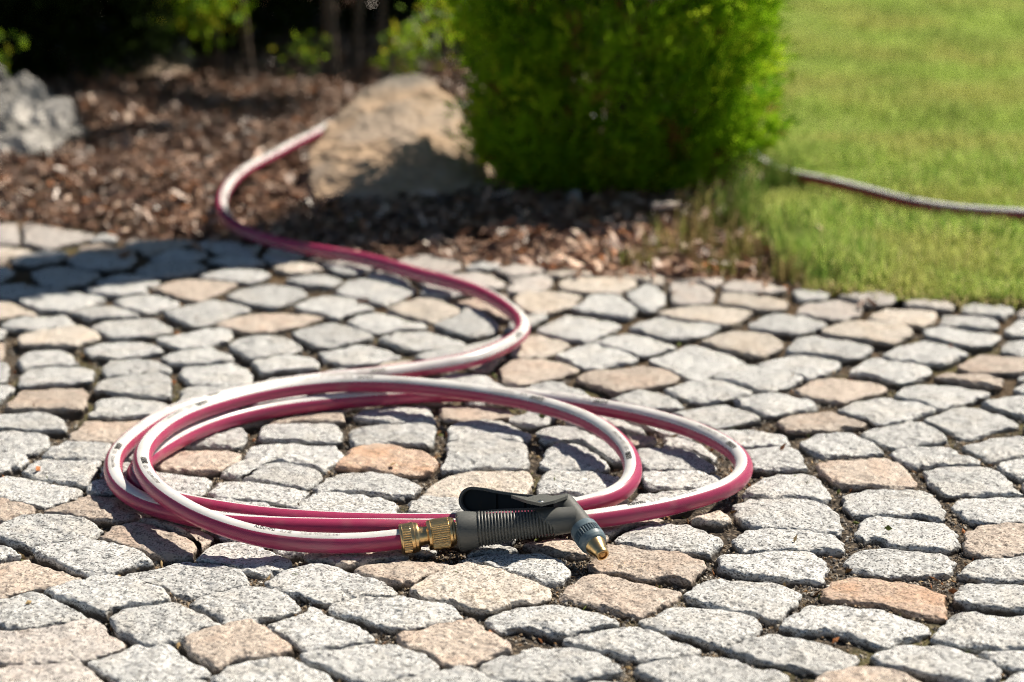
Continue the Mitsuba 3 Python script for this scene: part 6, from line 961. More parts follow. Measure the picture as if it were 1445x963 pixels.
g|0|738,2451 730,2412 731,2405 736,2400 772,2386 781,2388 812,2414 817,2423 810,2464 791,2475 780,2475
t|0|739,2572 740,2565 745,2559 767,2550 778,2550 804,2571 810,2616 809,2623 805,2628 783,2641 776,2643 750,2629 745,2621
g|0|736,1371 731,1361 746,1318 773,1304 780,1305 806,1325 814,1359 811,1368 789,1391 783,1394 774,1393
g|0|735,1784 788,1765 797,1767 806,1775 809,1782 805,1833 800,1842 782,1850 775,1850 738,1837 734,1833 730,1794
t2|0|773,1937 805,1952 809,1959 817,1999 813,2010 793,2023 785,2025 739,1998 735,1989 740,1956 743,1950 748,1946
g|0|756,1470 784,1455 790,1456 801,1462 805,1469 816,1522 813,1533 791,1550 782,1551 750,1535 746,1529 752,1477
t2|0|740,2308 734,2301 733,2295 737,2263 744,2254 783,2249 789,2250 794,2256 795,2313 788,2321 777,2322
g|0|758,1690 752,1685 746,1639 752,1629 782,1613 789,1612 803,1621 807,1627 806,1682 802,1689 792,1697 781,1698
g|0|756,2101 775,2087 785,2088 817,2105 822,2112 821,2152 815,2158 792,2166 783,2165 752,2149 747,2143 747,2135
g|0|801,1083 805,1076 810,1073 817,1073 848,1085 866,1129 866,1137 861,1143 814,1166 807,1163 792,1149 789,1137
g|0|792,2338 800,2330 850,2337 855,2340 859,2346 857,2388 827,2407 817,2406 788,2382 784,2376 784,2369
g|0|786,1860 809,1850 834,1860 837,1866 843,1913 839,1923 816,1940 809,1942 783,1931 779,1926 782,1866
g|0|784,1254 812,1229 823,1229 849,1239 855,1244 864,1284 862,1290 857,1295 818,1314 811,1315 784,1297 780,1286
p|0|790,1404 818,1375 828,1372 856,1382 861,1386 864,1397 847,1441 842,1447 808,1454 795,1448 791,1439
g|0|784,2543 781,2531 791,2487 811,2475 819,2474 857,2493 859,2500 861,2535 858,2542 853,2545 814,2560 803,2557
p|0|792,2184 796,2175 827,2165 851,2177 855,2184 859,2224 855,2235 848,2238 806,2245 797,2242 793,2233
g|0|794,1711 797,1705 807,1697 815,1694 852,1700 860,1705 863,1712 864,1749 859,1759 817,1769 801,1758 798,1751
p|0|792,2035 820,2017 830,2015 848,2021 854,2026 860,2075 858,2081 854,2086 832,2097 823,2098 789,2080 786,2075 785,2067
g|0|791,1567 795,1558 825,1538 848,1541 854,1546 857,1553 860,1599 855,1609 848,1612 814,1616 797,1605 793,1596
p|0|814,2322 806,2316 804,2309 805,2264 811,2255 861,2245 867,2247 875,2254 880,2311 877,2317 866,2327 856,2329
g|0|1095,2696 1089,2705 1038,2709 1027,2703 1025,2696 1026,2655 1032,2645 1055,2637 1062,2637 1088,2650 1093,2659
g|0|863,2552 870,2554 889,2570 891,2581 881,2621 877,2628 862,2634 829,2625 822,2621 819,2614 815,2578 817,2571 823,2566
g|0|828,2419 859,2399 870,2400 896,2415 901,2421 902,2429 892,2468 887,2474 869,2482 859,2482 828,2468 823,2463 821,2455
p|0|818,1787 823,1779 867,1768 888,1780 891,1787 890,1829 884,1839 840,1851 819,1842 814,1832
g|0|832,2114 838,2105 865,2092 872,2094 894,2108 896,2114 896,2140 890,2150 863,2167 857,2168 836,2158 832,2148
t|0|818,1958 819,1952 822,1947 846,1930 852,1929 887,1938 894,1942 897,1952 892,1994 887,2002 857,2014 833,2006 826,1998
t|0|871,1148 883,1149 889,1158 892,1206 890,1213 885,1219 858,1231 825,1220 819,1212 817,1184 819,1178 824,1173
t2|0|826,1361 823,1356 818,1333 820,1326 824,1321 870,1300 889,1309 894,1319 889,1369 883,1376 870,1377
t|0|849,1457 892,1480 897,1490 894,1513 891,1519 860,1534 829,1527 825,1520 816,1474 818,1465 826,1461
p|0|816,1635 823,1626 863,1620 883,1632 885,1639 885,1673 882,1679 869,1690 861,1692 824,1686 818,1682 815,1673
p|0|872,1703 875,1697 885,1688 891,1686 897,1686 936,1706 939,1714 936,1748 931,1758 896,1772 877,1762 873,1753
g|0|893,1847 922,1866 926,1876 926,1909 923,1916 906,1930 900,1931 856,1918 852,1912 847,1870 850,1861 856,1857
p|0|867,1545 872,1539 889,1531 899,1530 934,1558 935,1596 929,1602 891,1622 874,1615 869,1605
g|0|863,1454 857,1443 876,1391 881,1386 890,1383 898,1385 927,1403 931,1443 927,1453 908,1470 901,1472 894,1471
g|0|864,2184 865,2178 870,2173 895,2158 903,2156 942,2180 945,2188 943,2217 937,2226 885,2245 873,2240 868,2231
g|0|891,2011 897,2010 932,2028 936,2035 938,2069 933,2080 901,2098 895,2097 873,2084 869,2077 865,2030 867,2023 873,2018
g|0|872,2334 883,2324 894,2323 933,2335 939,2341 941,2349 935,2396 928,2405 913,2410 905,2409 873,2392 869,2387 869,2340
p|0|910,1011 917,1002 965,1000 971,1002 975,1007 976,1046 974,1052 969,1056 939,1065 933,1065 914,1051 910,1041
t|0|824,1066 818,1058 823,1006 833,1000 888,1000 895,1002 901,1012 901,1041 899,1047 856,1073 846,1074
t2|0|899,1223 931,1236 934,1247 927,1287 923,1294 899,1303 876,1290 866,1248 867,1240 873,1235
g|0|861,1091 862,1083 866,1078 897,1060 909,1059 925,1071 928,1076 929,1126 922,1133 895,1142 883,1139 877,1132
g|0|897,2482 936,2502 940,2509 942,2541 938,2551 901,2564 894,2562 874,2546 870,2538 868,2500 871,2493 890,2482
g|0|910,1938 925,1926 937,1925 971,1945 973,1952 975,1995 969,2005 944,2018 937,2019 906,2004 902,1998 907,1943
g|0|903,1319 909,1310 925,1303 933,1303 965,1319 970,1324 973,1364 966,1374 938,1391 931,1392 904,1378 899,1367
g|0|908,1482 933,1460 944,1460 970,1472 975,1478 980,1525 975,1531 947,1547 940,1548 934,1545 907,1524 903,1513
t2|0|938,1084 944,1074 979,1064 1005,1080 1008,1087 1005,1123 982,1144 972,1146 946,1134 941,1130 939,1123
t2|0|939,1765 974,1785 978,1795 975,1833 971,1839 932,1859 926,1858 903,1841 899,1833 900,1788 902,1783 908,1778
p|0|896,1632 935,1609 946,1611 979,1632 983,1638 980,1675 947,1696 939,1696 901,1678 897,1673 894,1638
g|0|904,1150 936,1140 972,1158 979,1202 973,1212 939,1227 907,1216 903,1212 899,1160
t2|0|888,2257 893,2252 944,2235 951,2238 973,2256 975,2263 971,2312 966,2320 950,2328 943,2329 897,2314 891,2309 887,2263
t|0|907,2109 937,2088 948,2088 971,2101 976,2107 977,2150 973,2155 954,2169 943,2169 912,2150 907,2145 905,2139
g|0|907,2476 902,2465 913,2422 919,2418 937,2412 965,2426 979,2460 975,2469 949,2491 943,2493 936,2491
g|0|1189,2653 1194,2658 1196,2668 1186,2694 1182,2699 1177,2701 1111,2704 1107,2700 1104,2694 1102,2659 1103,2653 1108,2649 1137,2633 1147,2633
g|0|901,2580 907,2573 946,2560 966,2570 972,2575 977,2622 974,2627 948,2645 938,2646 899,2630 893,2624 892,2616
g|0|937,1291 943,1243 950,1234 979,1220 986,1220 1014,1238 1019,1277 1015,1284 981,1310 975,1312 942,1297
p|0|986,2472 994,2472 1003,2475 1007,2482 1015,2535 1012,2546 979,2563 971,2562 956,2553 951,2545 949,2509 954,2498
g|0|945,1565 947,1559 983,1537 992,1537 1019,1547 1025,1553 1024,1604 1020,1609 994,1624 988,1626 982,1623 949,1602 945,1592
t|0|950,2344 955,2336 971,2328 977,2327 1013,2346 1017,2371 1016,2378 975,2411 964,2414 951,2407 946,2402 944,2394
g|0|950,1707 979,1687 986,1686 992,1688 1018,1710 1020,1754 1018,1760 1013,1765 989,1777 981,1777 950,1760 946,1755 945,1748
g|0|955,2182 979,2163 990,2162 1020,2173 1026,2178 1027,2188 1014,2234 1008,2241 986,2248 979,2247 956,2230 952,2219
p|0|936,1876 938,1870 973,1849 985,1850 1013,1865 1018,1871 1014,1918 1009,1923 983,1934 973,1934 942,1917 937,1913 935,1906
g|0|945,2035 950,2026 981,2010 1004,2018 1010,2023 1018,2068 1013,2079 986,2094 980,2094 952,2080 947,2070
g|0|940,1402 973,1380 984,1380 1015,1393 1021,1398 1021,1440 1018,1446 1014,1450 984,1464 978,1465 946,1451 941,1447 938,1408
t|0|1141,1015 1142,1008 1146,1002 1154,1000 1203,1000 1212,1006 1214,1017 1205,1043 1200,1049 1164,1056 1156,1053 1152,1047
g|0|989,1372 984,1368 982,1362 981,1327 986,1318 1019,1293 1026,1291 1032,1293 1050,1306 1054,1316 1047,1373 1043,1379 1031,1385 1021,1385
g|0|984,1158 987,1152 1006,1136 1017,1134 1061,1146 1067,1151 1069,1162 1057,1206 1052,1212 1024,1226 1018,1227 993,1212 988,1204
p|0|993,1642 995,1636 1025,1617 1032,1616 1053,1624 1058,1628 1071,1678 1064,1688 1026,1701 1021,1699 995,1679 991,1669
g|0|991,2003 985,1997 982,1951 989,1941 1018,1930 1053,1952 1054,1958 1053,1986 1046,1995 1019,2010 1009,2010
t2|0|993,1785 1025,1770 1051,1782 1057,1788 1059,1839 1057,1845 1052,1849 1030,1859 1022,1859 989,1841 985,1836 987,1794
g|0|977,2430 979,2420 1015,2392 1021,2390 1028,2392 1044,2405 1047,2413 1034,2455 1028,2461 1010,2466 994,2462 988,2456
t|0|1031,1460 1047,1472 1048,1480 1040,1529 1033,1538 1022,1538 997,1529 991,1524 985,1481 988,1474 1024,1457
g|0|982,2581 987,2570 1023,2552 1052,2558 1058,2562 1061,2570 1056,2619 1051,2628 1020,2638 993,2625 987,2616
t2|0|989,2257 1016,2249 1043,2260 1049,2265 1051,2313 1046,2322 1023,2334 1016,2335 986,2321 982,2316 984,2265
g|0|992,2101 1026,2085 1052,2095 1058,2100 1060,2107 1059,2153 1053,2162 1039,2167 1031,2167 993,2153 988,2148 986,2111
g|0|986,1052 986,1013 988,1006 997,1000 1042,1000 1050,1002 1054,1007 1055,1013 1049,1050 1019,1070 1012,1071 990,1058
p|0|1033,2469 1040,2469 1082,2493 1085,2500 1083,2535 1078,2545 1062,2551 1033,2545 1027,2540 1017,2484 1019,2477 1025,2471
g|0|1029,1875 1031,1870 1036,1866 1060,1856 1066,1856 1098,1871 1103,1877 1108,1909 1106,1917 1065,1941 1055,1941 1030,1926 1026,1921 1025,1913
g|0|1042,1547 1049,1545 1090,1549 1100,1555 1104,1591 1098,1602 1060,1616 1040,1608 1036,1603 1036,1556
t2|0|1031,1402 1037,1392 1055,1385 1087,1395 1093,1399 1100,1448 1098,1455 1094,1459 1056,1466 1034,1451 1030,1441
g|0|1034,2078 1029,2073 1021,2028 1023,2021 1027,2016 1056,2002 1062,2004 1087,2021 1092,2031 1092,2067 1090,2073 1069,2087 1059,2088
t2|0|1028,2243 1024,2237 1024,2231 1039,2180 1046,2174 1063,2170 1083,2180 1088,2185 1096,2230 1089,2240 1059,2254 1049,2253
t2|0|1024,2352 1027,2344 1053,2329 1061,2328 1093,2337 1099,2342 1106,2386 1104,2392 1098,2396 1058,2403 1052,2400 1031,2381 1026,2373
t|0|1029,1719 1034,1710 1077,1693 1093,1697 1099,1702 1101,1709 1103,1753 1097,1763 1067,1776 1061,1777 1034,1763 1029,1753
t|0|1075,2558 1085,2552 1091,2551 1129,2567 1132,2574 1136,2615 1131,2625 1103,2641 1095,2642 1070,2630 1066,2625 1070,2565
t2|0|1025,1245 1026,1239 1031,1233 1055,1221 1066,1220 1100,1233 1106,1240 1103,1287 1096,1296 1060,1301 1033,1282 1029,1274
g|0|1019,1082 1049,1062 1061,1064 1087,1087 1082,1129 1079,1135 1074,1138 1066,1139 1023,1126 1017,1122 1015,1113
g|0|1056,2419 1062,2412 1108,2404 1115,2406 1119,2411 1123,2454 1094,2480 1083,2481 1051,2465 1045,2458 1045,2450
p|0|1126,1159 1133,1167 1133,1213 1128,1220 1114,1227 1108,1227 1075,1214 1068,1205 1080,1156 1086,1150 1095,1150
g|0|1069,2321 1062,2315 1059,2271 1061,2265 1066,2260 1103,2245 1121,2254 1126,2260 1130,2301 1127,2308 1107,2327 1096,2329
g|0|1076,2094 1093,2084 1101,2083 1143,2098 1149,2103 1151,2140 1145,2150 1094,2173 1088,2172 1073,2164 1069,2159 1069,2103
g|0|1064,1957 1070,1949 1112,1927 1120,1929 1137,1942 1139,1948 1139,1989 1135,1994 1104,2012 1096,2014 1090,2011 1066,1995 1062,1985
g|0|1086,1685 1081,1679 1069,1631 1076,1621 1110,1609 1140,1625 1144,1631 1144,1637 1133,1676 1109,1690 1100,1690
p|0|1069,1787 1074,1783 1103,1771 1115,1773 1120,1779 1134,1833 1132,1843 1112,1860 1103,1863 1074,1850 1070,1845 1067,1795
g|0|1104,1469 1120,1479 1128,1515 1125,1521 1106,1539 1099,1541 1060,1537 1051,1530 1050,1523 1057,1483 1062,1477 1068,1474
g|0|1063,1320 1070,1311 1106,1305 1132,1320 1137,1325 1140,1354 1139,1362 1102,1386 1093,1387 1066,1379 1059,1373 1058,1365
g|0|1124,2468 1130,2465 1137,2467 1161,2481 1165,2491 1162,2537 1159,2544 1134,2557 1096,2542 1092,2532 1094,2496 1099,2488
t|0|1110,2343 1114,2333 1131,2317 1138,2314 1176,2328 1180,2339 1168,2386 1130,2401 1120,2397 1116,2390
p|0|1116,1242 1121,1234 1134,1227 1140,1226 1168,1238 1181,1278 1180,1284 1177,1290 1148,1311 1140,1312 1116,1299 1112,1289
g|0|1104,1404 1105,1397 1109,1392 1140,1374 1152,1375 1165,1384 1169,1390 1167,1441 1127,1467 1121,1467 1115,1463 1110,1454
g|0|1099,2190 1101,2184 1105,2179 1154,2158 1161,2160 1183,2180 1185,2186 1183,2219 1177,2228 1133,2248 1127,2247 1111,2238 1106,2230
t2|0|1111,1551 1113,1545 1130,1529 1135,1527 1142,1527 1174,1541 1179,1545 1181,1555 1172,1607 1167,1614 1156,1619 1147,1619 1119,1602 1113,1592
p|0|1102,2029 1108,2020 1144,2001 1151,2003 1172,2020 1175,2072 1172,2078 1159,2089 1149,2090 1109,2076 1104,2071 1101,2064
p|0|1113,1878 1116,1869 1142,1848 1162,1847 1169,1850 1174,1859 1179,1913 1176,1921 1170,1926 1144,1933 1122,1919 1118,1911
g|0|1110,1707 1112,1701 1117,1696 1133,1688 1141,1688 1180,1715 1181,1745 1175,1755 1126,1766 1116,1762 1112,1753
g|0|1062,1050 1066,1008 1070,1002 1076,1000 1123,1001 1129,1008 1143,1049 1142,1059 1136,1065 1100,1078 1088,1075
t2|0|1096,1095 1100,1088 1136,1075 1142,1075 1149,1079 1162,1130 1161,1137 1157,1142 1142,1151 1134,1152 1098,1141 1093,1136 1092,1128
g|0|1159,1078 1162,1069 1169,1065 1200,1059 1207,1061 1251,1105 1250,1119 1247,1126 1217,1145 1179,1138 1174,1135 1170,1129
g|0|1147,1329 1149,1323 1185,1295 1195,1293 1219,1298 1226,1303 1228,1313 1215,1366 1210,1373 1175,1379 1154,1365 1150,1356
g|0|1219,2568 1227,2576 1226,2584 1208,2636 1204,2641 1198,2644 1191,2644 1152,2625 1145,2617 1142,2568 1146,2562 1162,2553 1172,2552
g|0|1130,2419 1137,2409 1173,2397 1196,2407 1202,2412 1204,2457 1202,2463 1197,2467 1175,2474 1169,2474 1138,2457 1133,2448
t|0|1160,2105 1165,2096 1178,2085 1184,2083 1213,2088 1220,2092 1223,2099 1228,2150 1224,2160 1197,2172 1189,2172 1164,2151 1160,2142
p|0|1137,2264 1139,2258 1144,2254 1186,2235 1193,2238 1216,2257 1217,2264 1211,2308 1204,2316 1191,2321 1184,2321 1145,2305 1139,2295
t|0|1181,1764 1188,1767 1201,1779 1205,1789 1199,1822 1196,1828 1174,1838 1153,1838 1145,1834 1131,1785 1134,1777 1142,1772
g|0|1131,1484 1133,1477 1168,1453 1178,1452 1204,1464 1208,1469 1210,1476 1207,1522 1200,1532 1190,1536 1184,1535 1143,1518 1137,1509
g|0|1143,1167 1148,1158 1171,1146 1203,1153 1209,1157 1211,1164 1209,1198 1178,1224 1167,1227 1150,1220 1144,1215 1142,1208
t|0|1172,1622 1179,1622 1205,1633 1211,1639 1217,1684 1212,1691 1191,1704 1181,1703 1151,1683 1146,1678 1145,1670 1154,1635 1161,1627
g|0|1149,1951 1154,1941 1186,1930 1208,1933 1216,1939 1219,1946 1218,1988 1212,1997 1185,2009 1179,2010 1154,1994 1150,1984
g|0|1191,1719 1197,1711 1224,1696 1250,1704 1255,1709 1257,1716 1255,1756 1250,1765 1219,1775 1212,1775 1193,1759 1190,1750
g|0|1185,2391 1180,2380 1191,2334 1197,2328 1214,2324 1239,2341 1245,2379 1243,2385 1238,2389 1212,2400 1202,2400
g|0|1302,2315 1311,2316 1317,2323 1318,2331 1296,2392 1289,2399 1278,2399 1260,2387 1256,2382 1250,2347 1252,2341 1258,2336
t2|0|1174,2492 1177,2486 1182,2482 1210,2474 1248,2490 1254,2496 1255,2505 1238,2551 1232,2558 1223,2559 1179,2545 1174,2540 1172,2532
t2|0|1181,1237 1184,1231 1207,1213 1214,1211 1221,1213 1251,1239 1252,1250 1242,1283 1237,1289 1229,1291 1198,1285 1193,1281 1180,1243
g|0|1189,1842 1197,1838 1204,1838 1238,1863 1242,1868 1240,1910 1235,1918 1220,1925 1196,1922 1190,1917 1183,1851
g|0|1184,1445 1179,1439 1178,1399 1180,1393 1185,1388 1214,1383 1220,1385 1249,1404 1252,1410 1253,1432 1251,1438 1246,1442 1220,1457 1209,1457
p|0|1195,1544 1213,1538 1243,1546 1248,1551 1257,1600 1256,1606 1251,1611 1214,1626 1186,1615 1182,1609 1191,1551
t|0|1194,2188 1201,2180 1235,2167 1258,2171 1266,2178 1271,2229 1269,2235 1264,2240 1223,2248 1196,2229 1192,2219
g|0|1247,1137 1255,1136 1291,1163 1294,1170 1298,1206 1294,1217 1267,1232 1260,1232 1223,1202 1219,1194 1221,1161 1227,1150
g|0|1183,2026 1190,2017 1223,2004 1250,2018 1256,2023 1257,2029 1253,2063 1247,2072 1227,2080 1221,2080 1191,2075 1187,2071 1184,2063
g|0|1228,1939 1233,1930 1240,1925 1248,1925 1283,1940 1288,1945 1290,1952 1287,1993 1282,2003 1267,2012 1259,2012 1232,1997 1227,1987
t2|0|1226,2265 1230,2259 1235,2256 1277,2248 1323,2274 1328,2281 1327,2290 1322,2296 1249,2330 1241,2329 1225,2319 1221,2315 1220,2307
t2|0|1219,2407 1251,2394 1257,2396 1283,2414 1284,2425 1266,2474 1261,2480 1251,2481 1220,2468 1214,2463 1212,2417
g|0|1220,1470 1225,1465 1251,1450 1263,1451 1298,1479 1300,1486 1295,1514 1257,1538 1249,1539 1223,1531 1218,1526 1216,1519
g|0|1275,1315 1280,1320 1289,1365 1285,1375 1262,1392 1255,1394 1249,1392 1229,1380 1224,1369 1238,1311 1245,1304 1255,1305
t2|0|1214,1791 1221,1783 1259,1773 1276,1781 1281,1787 1284,1837 1280,1843 1255,1856 1243,1855 1214,1833 1210,1828 1209,1821
g|0|1222,1643 1226,1633 1261,1617 1269,1619 1285,1629 1288,1635 1290,1674 1286,1685 1266,1696 1259,1697 1232,1688 1226,1679
g|0|1232,2097 1236,2087 1251,2080 1259,2080 1293,2101 1296,2109 1294,2141 1290,2150 1273,2162 1267,2164 1244,2158 1237,2148
p|0|1260,1556 1261,1548 1265,1544 1293,1527 1305,1527 1330,1548 1333,1553 1327,1602 1321,1607 1292,1620 1272,1610 1266,1602
p|0|1217,1057 1214,1051 1214,1045 1226,1009 1230,1003 1237,1000 1273,1001 1281,1008 1296,1051 1296,1058 1292,1064 1265,1090 1256,1092 1249,1088
g|0|1292,1848 1329,1863 1333,1873 1329,1914 1326,1921 1301,1934 1294,1935 1254,1917 1249,1907 1252,1875 1254,1869 1259,1864
g|0|1266,1712 1272,1704 1290,1693 1297,1692 1331,1709 1338,1747 1336,1754 1332,1759 1288,1775 1269,1767 1264,1756
g|0|1261,1410 1263,1404 1294,1380 1301,1379 1340,1389 1349,1397 1349,1406 1334,1451 1311,1467 1304,1468 1298,1466 1266,1442 1262,1433
p|0|1287,2011 1294,2010 1342,2030 1347,2041 1341,2071 1302,2093 1296,2091 1268,2074 1264,2069 1263,2062 1267,2027 1273,2019
g|0|1295,2158 1302,2157 1328,2169 1333,2176 1327,2246 1324,2252 1319,2255 1307,2254 1286,2242 1281,2236 1276,2178 1281,2167
g|0|1258,1296 1252,1289 1252,1283 1262,1249 1267,1242 1297,1226 1307,1225 1317,1231 1322,1237 1329,1286 1323,1293 1290,1307 1279,1307
g|0|1264,1103 1304,1067 1310,1066 1336,1069 1345,1076 1349,1132 1347,1139 1342,1143 1306,1156 1298,1156 1264,1129 1260,1118
t2|0|1300,1950 1302,1945 1307,1941 1327,1932 1334,1932 1366,1950 1371,1956 1374,2003 1371,2009 1356,2021 1346,2022 1303,2003 1298,1998 1297,1991
p|0|1310,1519 1306,1510 1311,1479 1331,1466 1338,1464 1374,1481 1379,1485 1380,1493 1373,1530 1370,1536 1364,1540 1345,1544 1335,1541
g|0|1294,1786 1299,1782 1342,1766 1349,1768 1373,1786 1375,1793 1366,1838 1361,1844 1344,1854 1334,1855 1302,1842 1297,1837 1292,1792
g|0|1335,1299 1364,1313 1368,1321 1364,1370 1360,1379 1349,1382 1307,1371 1301,1367 1291,1325 1293,1318 1299,1313
p|0|1297,1637 1299,1631 1303,1626 1327,1615 1333,1614 1363,1629 1368,1634 1373,1665 1372,1672 1341,1696 1332,1697 1306,1685 1301,1681 1299,1674
g|0|1307,2104 1342,2083 1353,2086 1388,2114 1392,2121 1391,2128 1380,2154 1345,2164 1337,2164 1310,2150 1305,2145 1304,2138
g|0|1353,1149 1382,1163 1389,1172 1386,1205 1380,1210 1332,1224 1321,1223 1311,1217 1307,1209 1304,1174 1307,1166 1313,1163
p|0|1342,1714 1347,1703 1380,1682 1387,1682 1412,1695 1415,1705 1403,1764 1398,1772 1386,1777 1378,1776 1352,1759 1347,1750
t2|0|1339,1602 1342,1563 1345,1556 1350,1552 1375,1548 1397,1557 1401,1562 1407,1594 1403,1602 1378,1620 1371,1622 1344,1608
p|0|1344,1868 1348,1862 1364,1853 1375,1853 1410,1876 1415,1913 1414,1920 1410,1925 1381,1942 1370,1942 1344,1926 1339,1921 1338,1914
g|0|1361,1398 1368,1392 1376,1392 1398,1398 1404,1403 1419,1461 1412,1470 1386,1476 1350,1458 1346,1451 1346,1444
t2|0|1332,1244 1336,1235 1342,1231 1383,1219 1395,1222 1399,1228 1400,1235 1381,1299 1374,1303 1367,1303 1344,1291 1339,1283
g|0|1358,2032 1378,2015 1386,2014 1415,2022 1423,2028 1424,2039 1404,2093 1398,2100 1391,2102 1384,2099 1356,2076 1353,2065
t|0|1359,1136 1355,1076 1358,1068 1364,1064 1372,1064 1418,1081 1427,1089 1427,1129 1425,1136 1399,1155 1393,1156 1364,1143
g|0|1542,1678 1549,1685 1549,1694 1529,1747 1521,1755 1508,1753 1501,1746 1494,1707 1496,1701 1533,1677
g|0|1390,1492 1396,1484 1428,1477 1448,1486 1452,1490 1457,1509 1455,1518 1410,1548 1401,1549 1389,1543 1383,1537 1382,1530
g|0|1377,1319 1382,1311 1390,1308 1440,1316 1449,1321 1455,1363 1453,1370 1449,1374 1405,1390 1379,1383 1375,1378 1373,1371
t2|0|1408,1780 1449,1792 1453,1797 1462,1833 1459,1843 1416,1865 1409,1863 1380,1845 1376,1835 1384,1794 1386,1789 1392,1785
g|0|1414,1607 1447,1620 1451,1630 1451,1670 1448,1677 1442,1681 1422,1686 1387,1672 1383,1665 1379,1638 1380,1632 1384,1627
g|0|1396,1206 1398,1171 1402,1164 1432,1146 1464,1160 1468,1166 1479,1218 1479,1224 1476,1229 1471,1233 1465,1233 1412,1225 1398,1212
g|0|1407,1244 1414,1236 1421,1235 1471,1243 1480,1251 1481,1276 1452,1307 1404,1301 1396,1294 1396,1285
p|0|1450,1940 1455,1951 1435,2007 1430,2013 1422,2015 1392,2006 1386,2002 1384,1996 1381,1960 1383,1954 1387,1949 1417,1931 1427,1931
g|0|1516,1768 1518,1779 1496,1839 1489,1845 1481,1845 1472,1836 1462,1797 1462,1790 1466,1784 1493,1763 1505,1762
g|0|1414,1557 1456,1529 1464,1527 1470,1529 1496,1552 1497,1560 1491,1586 1459,1610 1450,1611 1424,1600 1418,1596 1412,1566
g|0|1467,1012 1469,1006 1475,1001 1536,1000 1541,1002 1546,1008 1547,1014 1542,1043 1535,1050 1499,1062 1475,1053 1469,1043
p|0|1381,1058 1375,1052 1374,1045 1381,1010 1388,1002 1446,1000 1452,1002 1456,1007 1460,1046 1459,1052 1435,1072 1424,1073
g|0|1416,1408 1416,1402 1420,1397 1460,1381 1492,1397 1496,1406 1495,1435 1492,1442 1457,1476 1449,1476 1437,1470 1430,1462
g|0|1458,1688 1479,1699 1484,1706 1491,1744 1490,1752 1454,1781 1422,1774 1413,1766 1425,1702 1428,1697 1451,1688
g|0|1421,1882 1424,1873 1465,1851 1473,1851 1482,1857 1485,1863 1485,1869 1462,1927 1457,1930 1449,1930 1430,1922 1424,1912
t2|0|1481,1290 1490,1286 1497,1289 1531,1311 1535,1321 1536,1363 1534,1371 1501,1389 1469,1374 1464,1366 1459,1321 1462,1311
p|0|1436,1088 1440,1080 1467,1062 1473,1062 1496,1073 1509,1122 1508,1128 1504,1133 1476,1149 1469,1150 1441,1138 1436,1127
g|0|1469,1516 1462,1489 1465,1482 1493,1453 1504,1450 1532,1465 1536,1470 1537,1477 1513,1535 1504,1541 1494,1538
g|0|1461,1675 1461,1625 1465,1617 1487,1602 1497,1600 1504,1603 1542,1642 1545,1653 1540,1662 1494,1690 1487,1691 1465,1681
g|0|1535,1224 1570,1237 1576,1247 1578,1278 1576,1285 1546,1303 1539,1304 1533,1302 1492,1272 1489,1247 1492,1240 1497,1236
t|0|1515,1139 1537,1145 1543,1149 1545,1160 1532,1209 1527,1215 1503,1224 1496,1224 1490,1219 1478,1168 1479,1160 1484,1155
g|0|1505,1404 1507,1399 1537,1380 1547,1379 1570,1387 1577,1393 1577,1452 1575,1458 1570,1462 1544,1462 1510,1441 1505,1430
g|0|1624,1006 1629,1002 1692,1000 1698,1002 1702,1007 1704,1015 1698,1044 1662,1065 1653,1066 1634,1058 1629,1054 1622,1012
g|0|1520,1127 1509,1081 1510,1073 1514,1069 1541,1058 1548,1060 1571,1077 1576,1085 1573,1130 1565,1137 1555,1140 1525,1131
p|0|1506,1558 1510,1553 1516,1551 1583,1554 1591,1558 1594,1565 1570,1634 1561,1641 1549,1637 1505,1592 1502,1581
g|0|1701,1222 1709,1225 1714,1232 1713,1240 1696,1287 1687,1294 1677,1292 1663,1277 1664,1242 1671,1233
g|0|1585,1088 1590,1079 1623,1064 1629,1065 1649,1076 1652,1083 1652,1126 1646,1136 1624,1150 1616,1151 1588,1137 1583,1126
p|0|1556,1155 1561,1148 1574,1144 1580,1144 1609,1158 1614,1163 1616,1203 1613,1208 1583,1228 1574,1229 1548,1218 1543,1212 1543,1204
p|0|1652,1394 1654,1401 1627,1477 1622,1483 1614,1485 1608,1483 1591,1469 1586,1462 1587,1398 1594,1388 1616,1381 1648,1389
g|0|1589,1295 1603,1303 1606,1310 1612,1363 1607,1373 1581,1381 1549,1369 1546,1362 1544,1321 1546,1315 1582,1294
g|0|1546,1480 1555,1473 1581,1473 1612,1497 1615,1504 1615,1510 1605,1538 1597,1545 1536,1542 1528,1535 1528,1525
p|0|1592,1287 1588,1281 1585,1241 1589,1235 1615,1218 1626,1216 1653,1236 1653,1272 1650,1278 1645,1282 1614,1293 1605,1293
g|0|1552,1048 1558,1008 1562,1003 1567,1000 1605,1001 1613,1010 1617,1046 1616,1053 1611,1059 1587,1070 1581,1071 1555,1054
t2|0|1661,1142 1728,1161 1735,1167 1736,1175 1729,1197 1724,1202 1666,1225 1659,1226 1632,1208 1627,1202 1624,1167 1626,1161 1653,1143
t2|0|1617,1305 1623,1300 1649,1290 1660,1291 1681,1308 1684,1316 1665,1373 1659,1379 1651,1380 1628,1374 1623,1369 1616,1313
g|0|1662,1077 1667,1072 1699,1056 1709,1061 1753,1109 1757,1117 1746,1147 1742,1152 1736,1153 1669,1135 1663,1130 1661,1123
g|0|1714,1009 1721,1001 1783,1000 1790,1003 1794,1009 1794,1017 1769,1085 1761,1093 1754,1093 1747,1089 1712,1050 1709,1040"""
KIND = {'g': 'granite_grey', 't': 'granite_tan', 't2': 'granite_cream', 'p': 'granite_pale', 'o': 'granite_orange'}

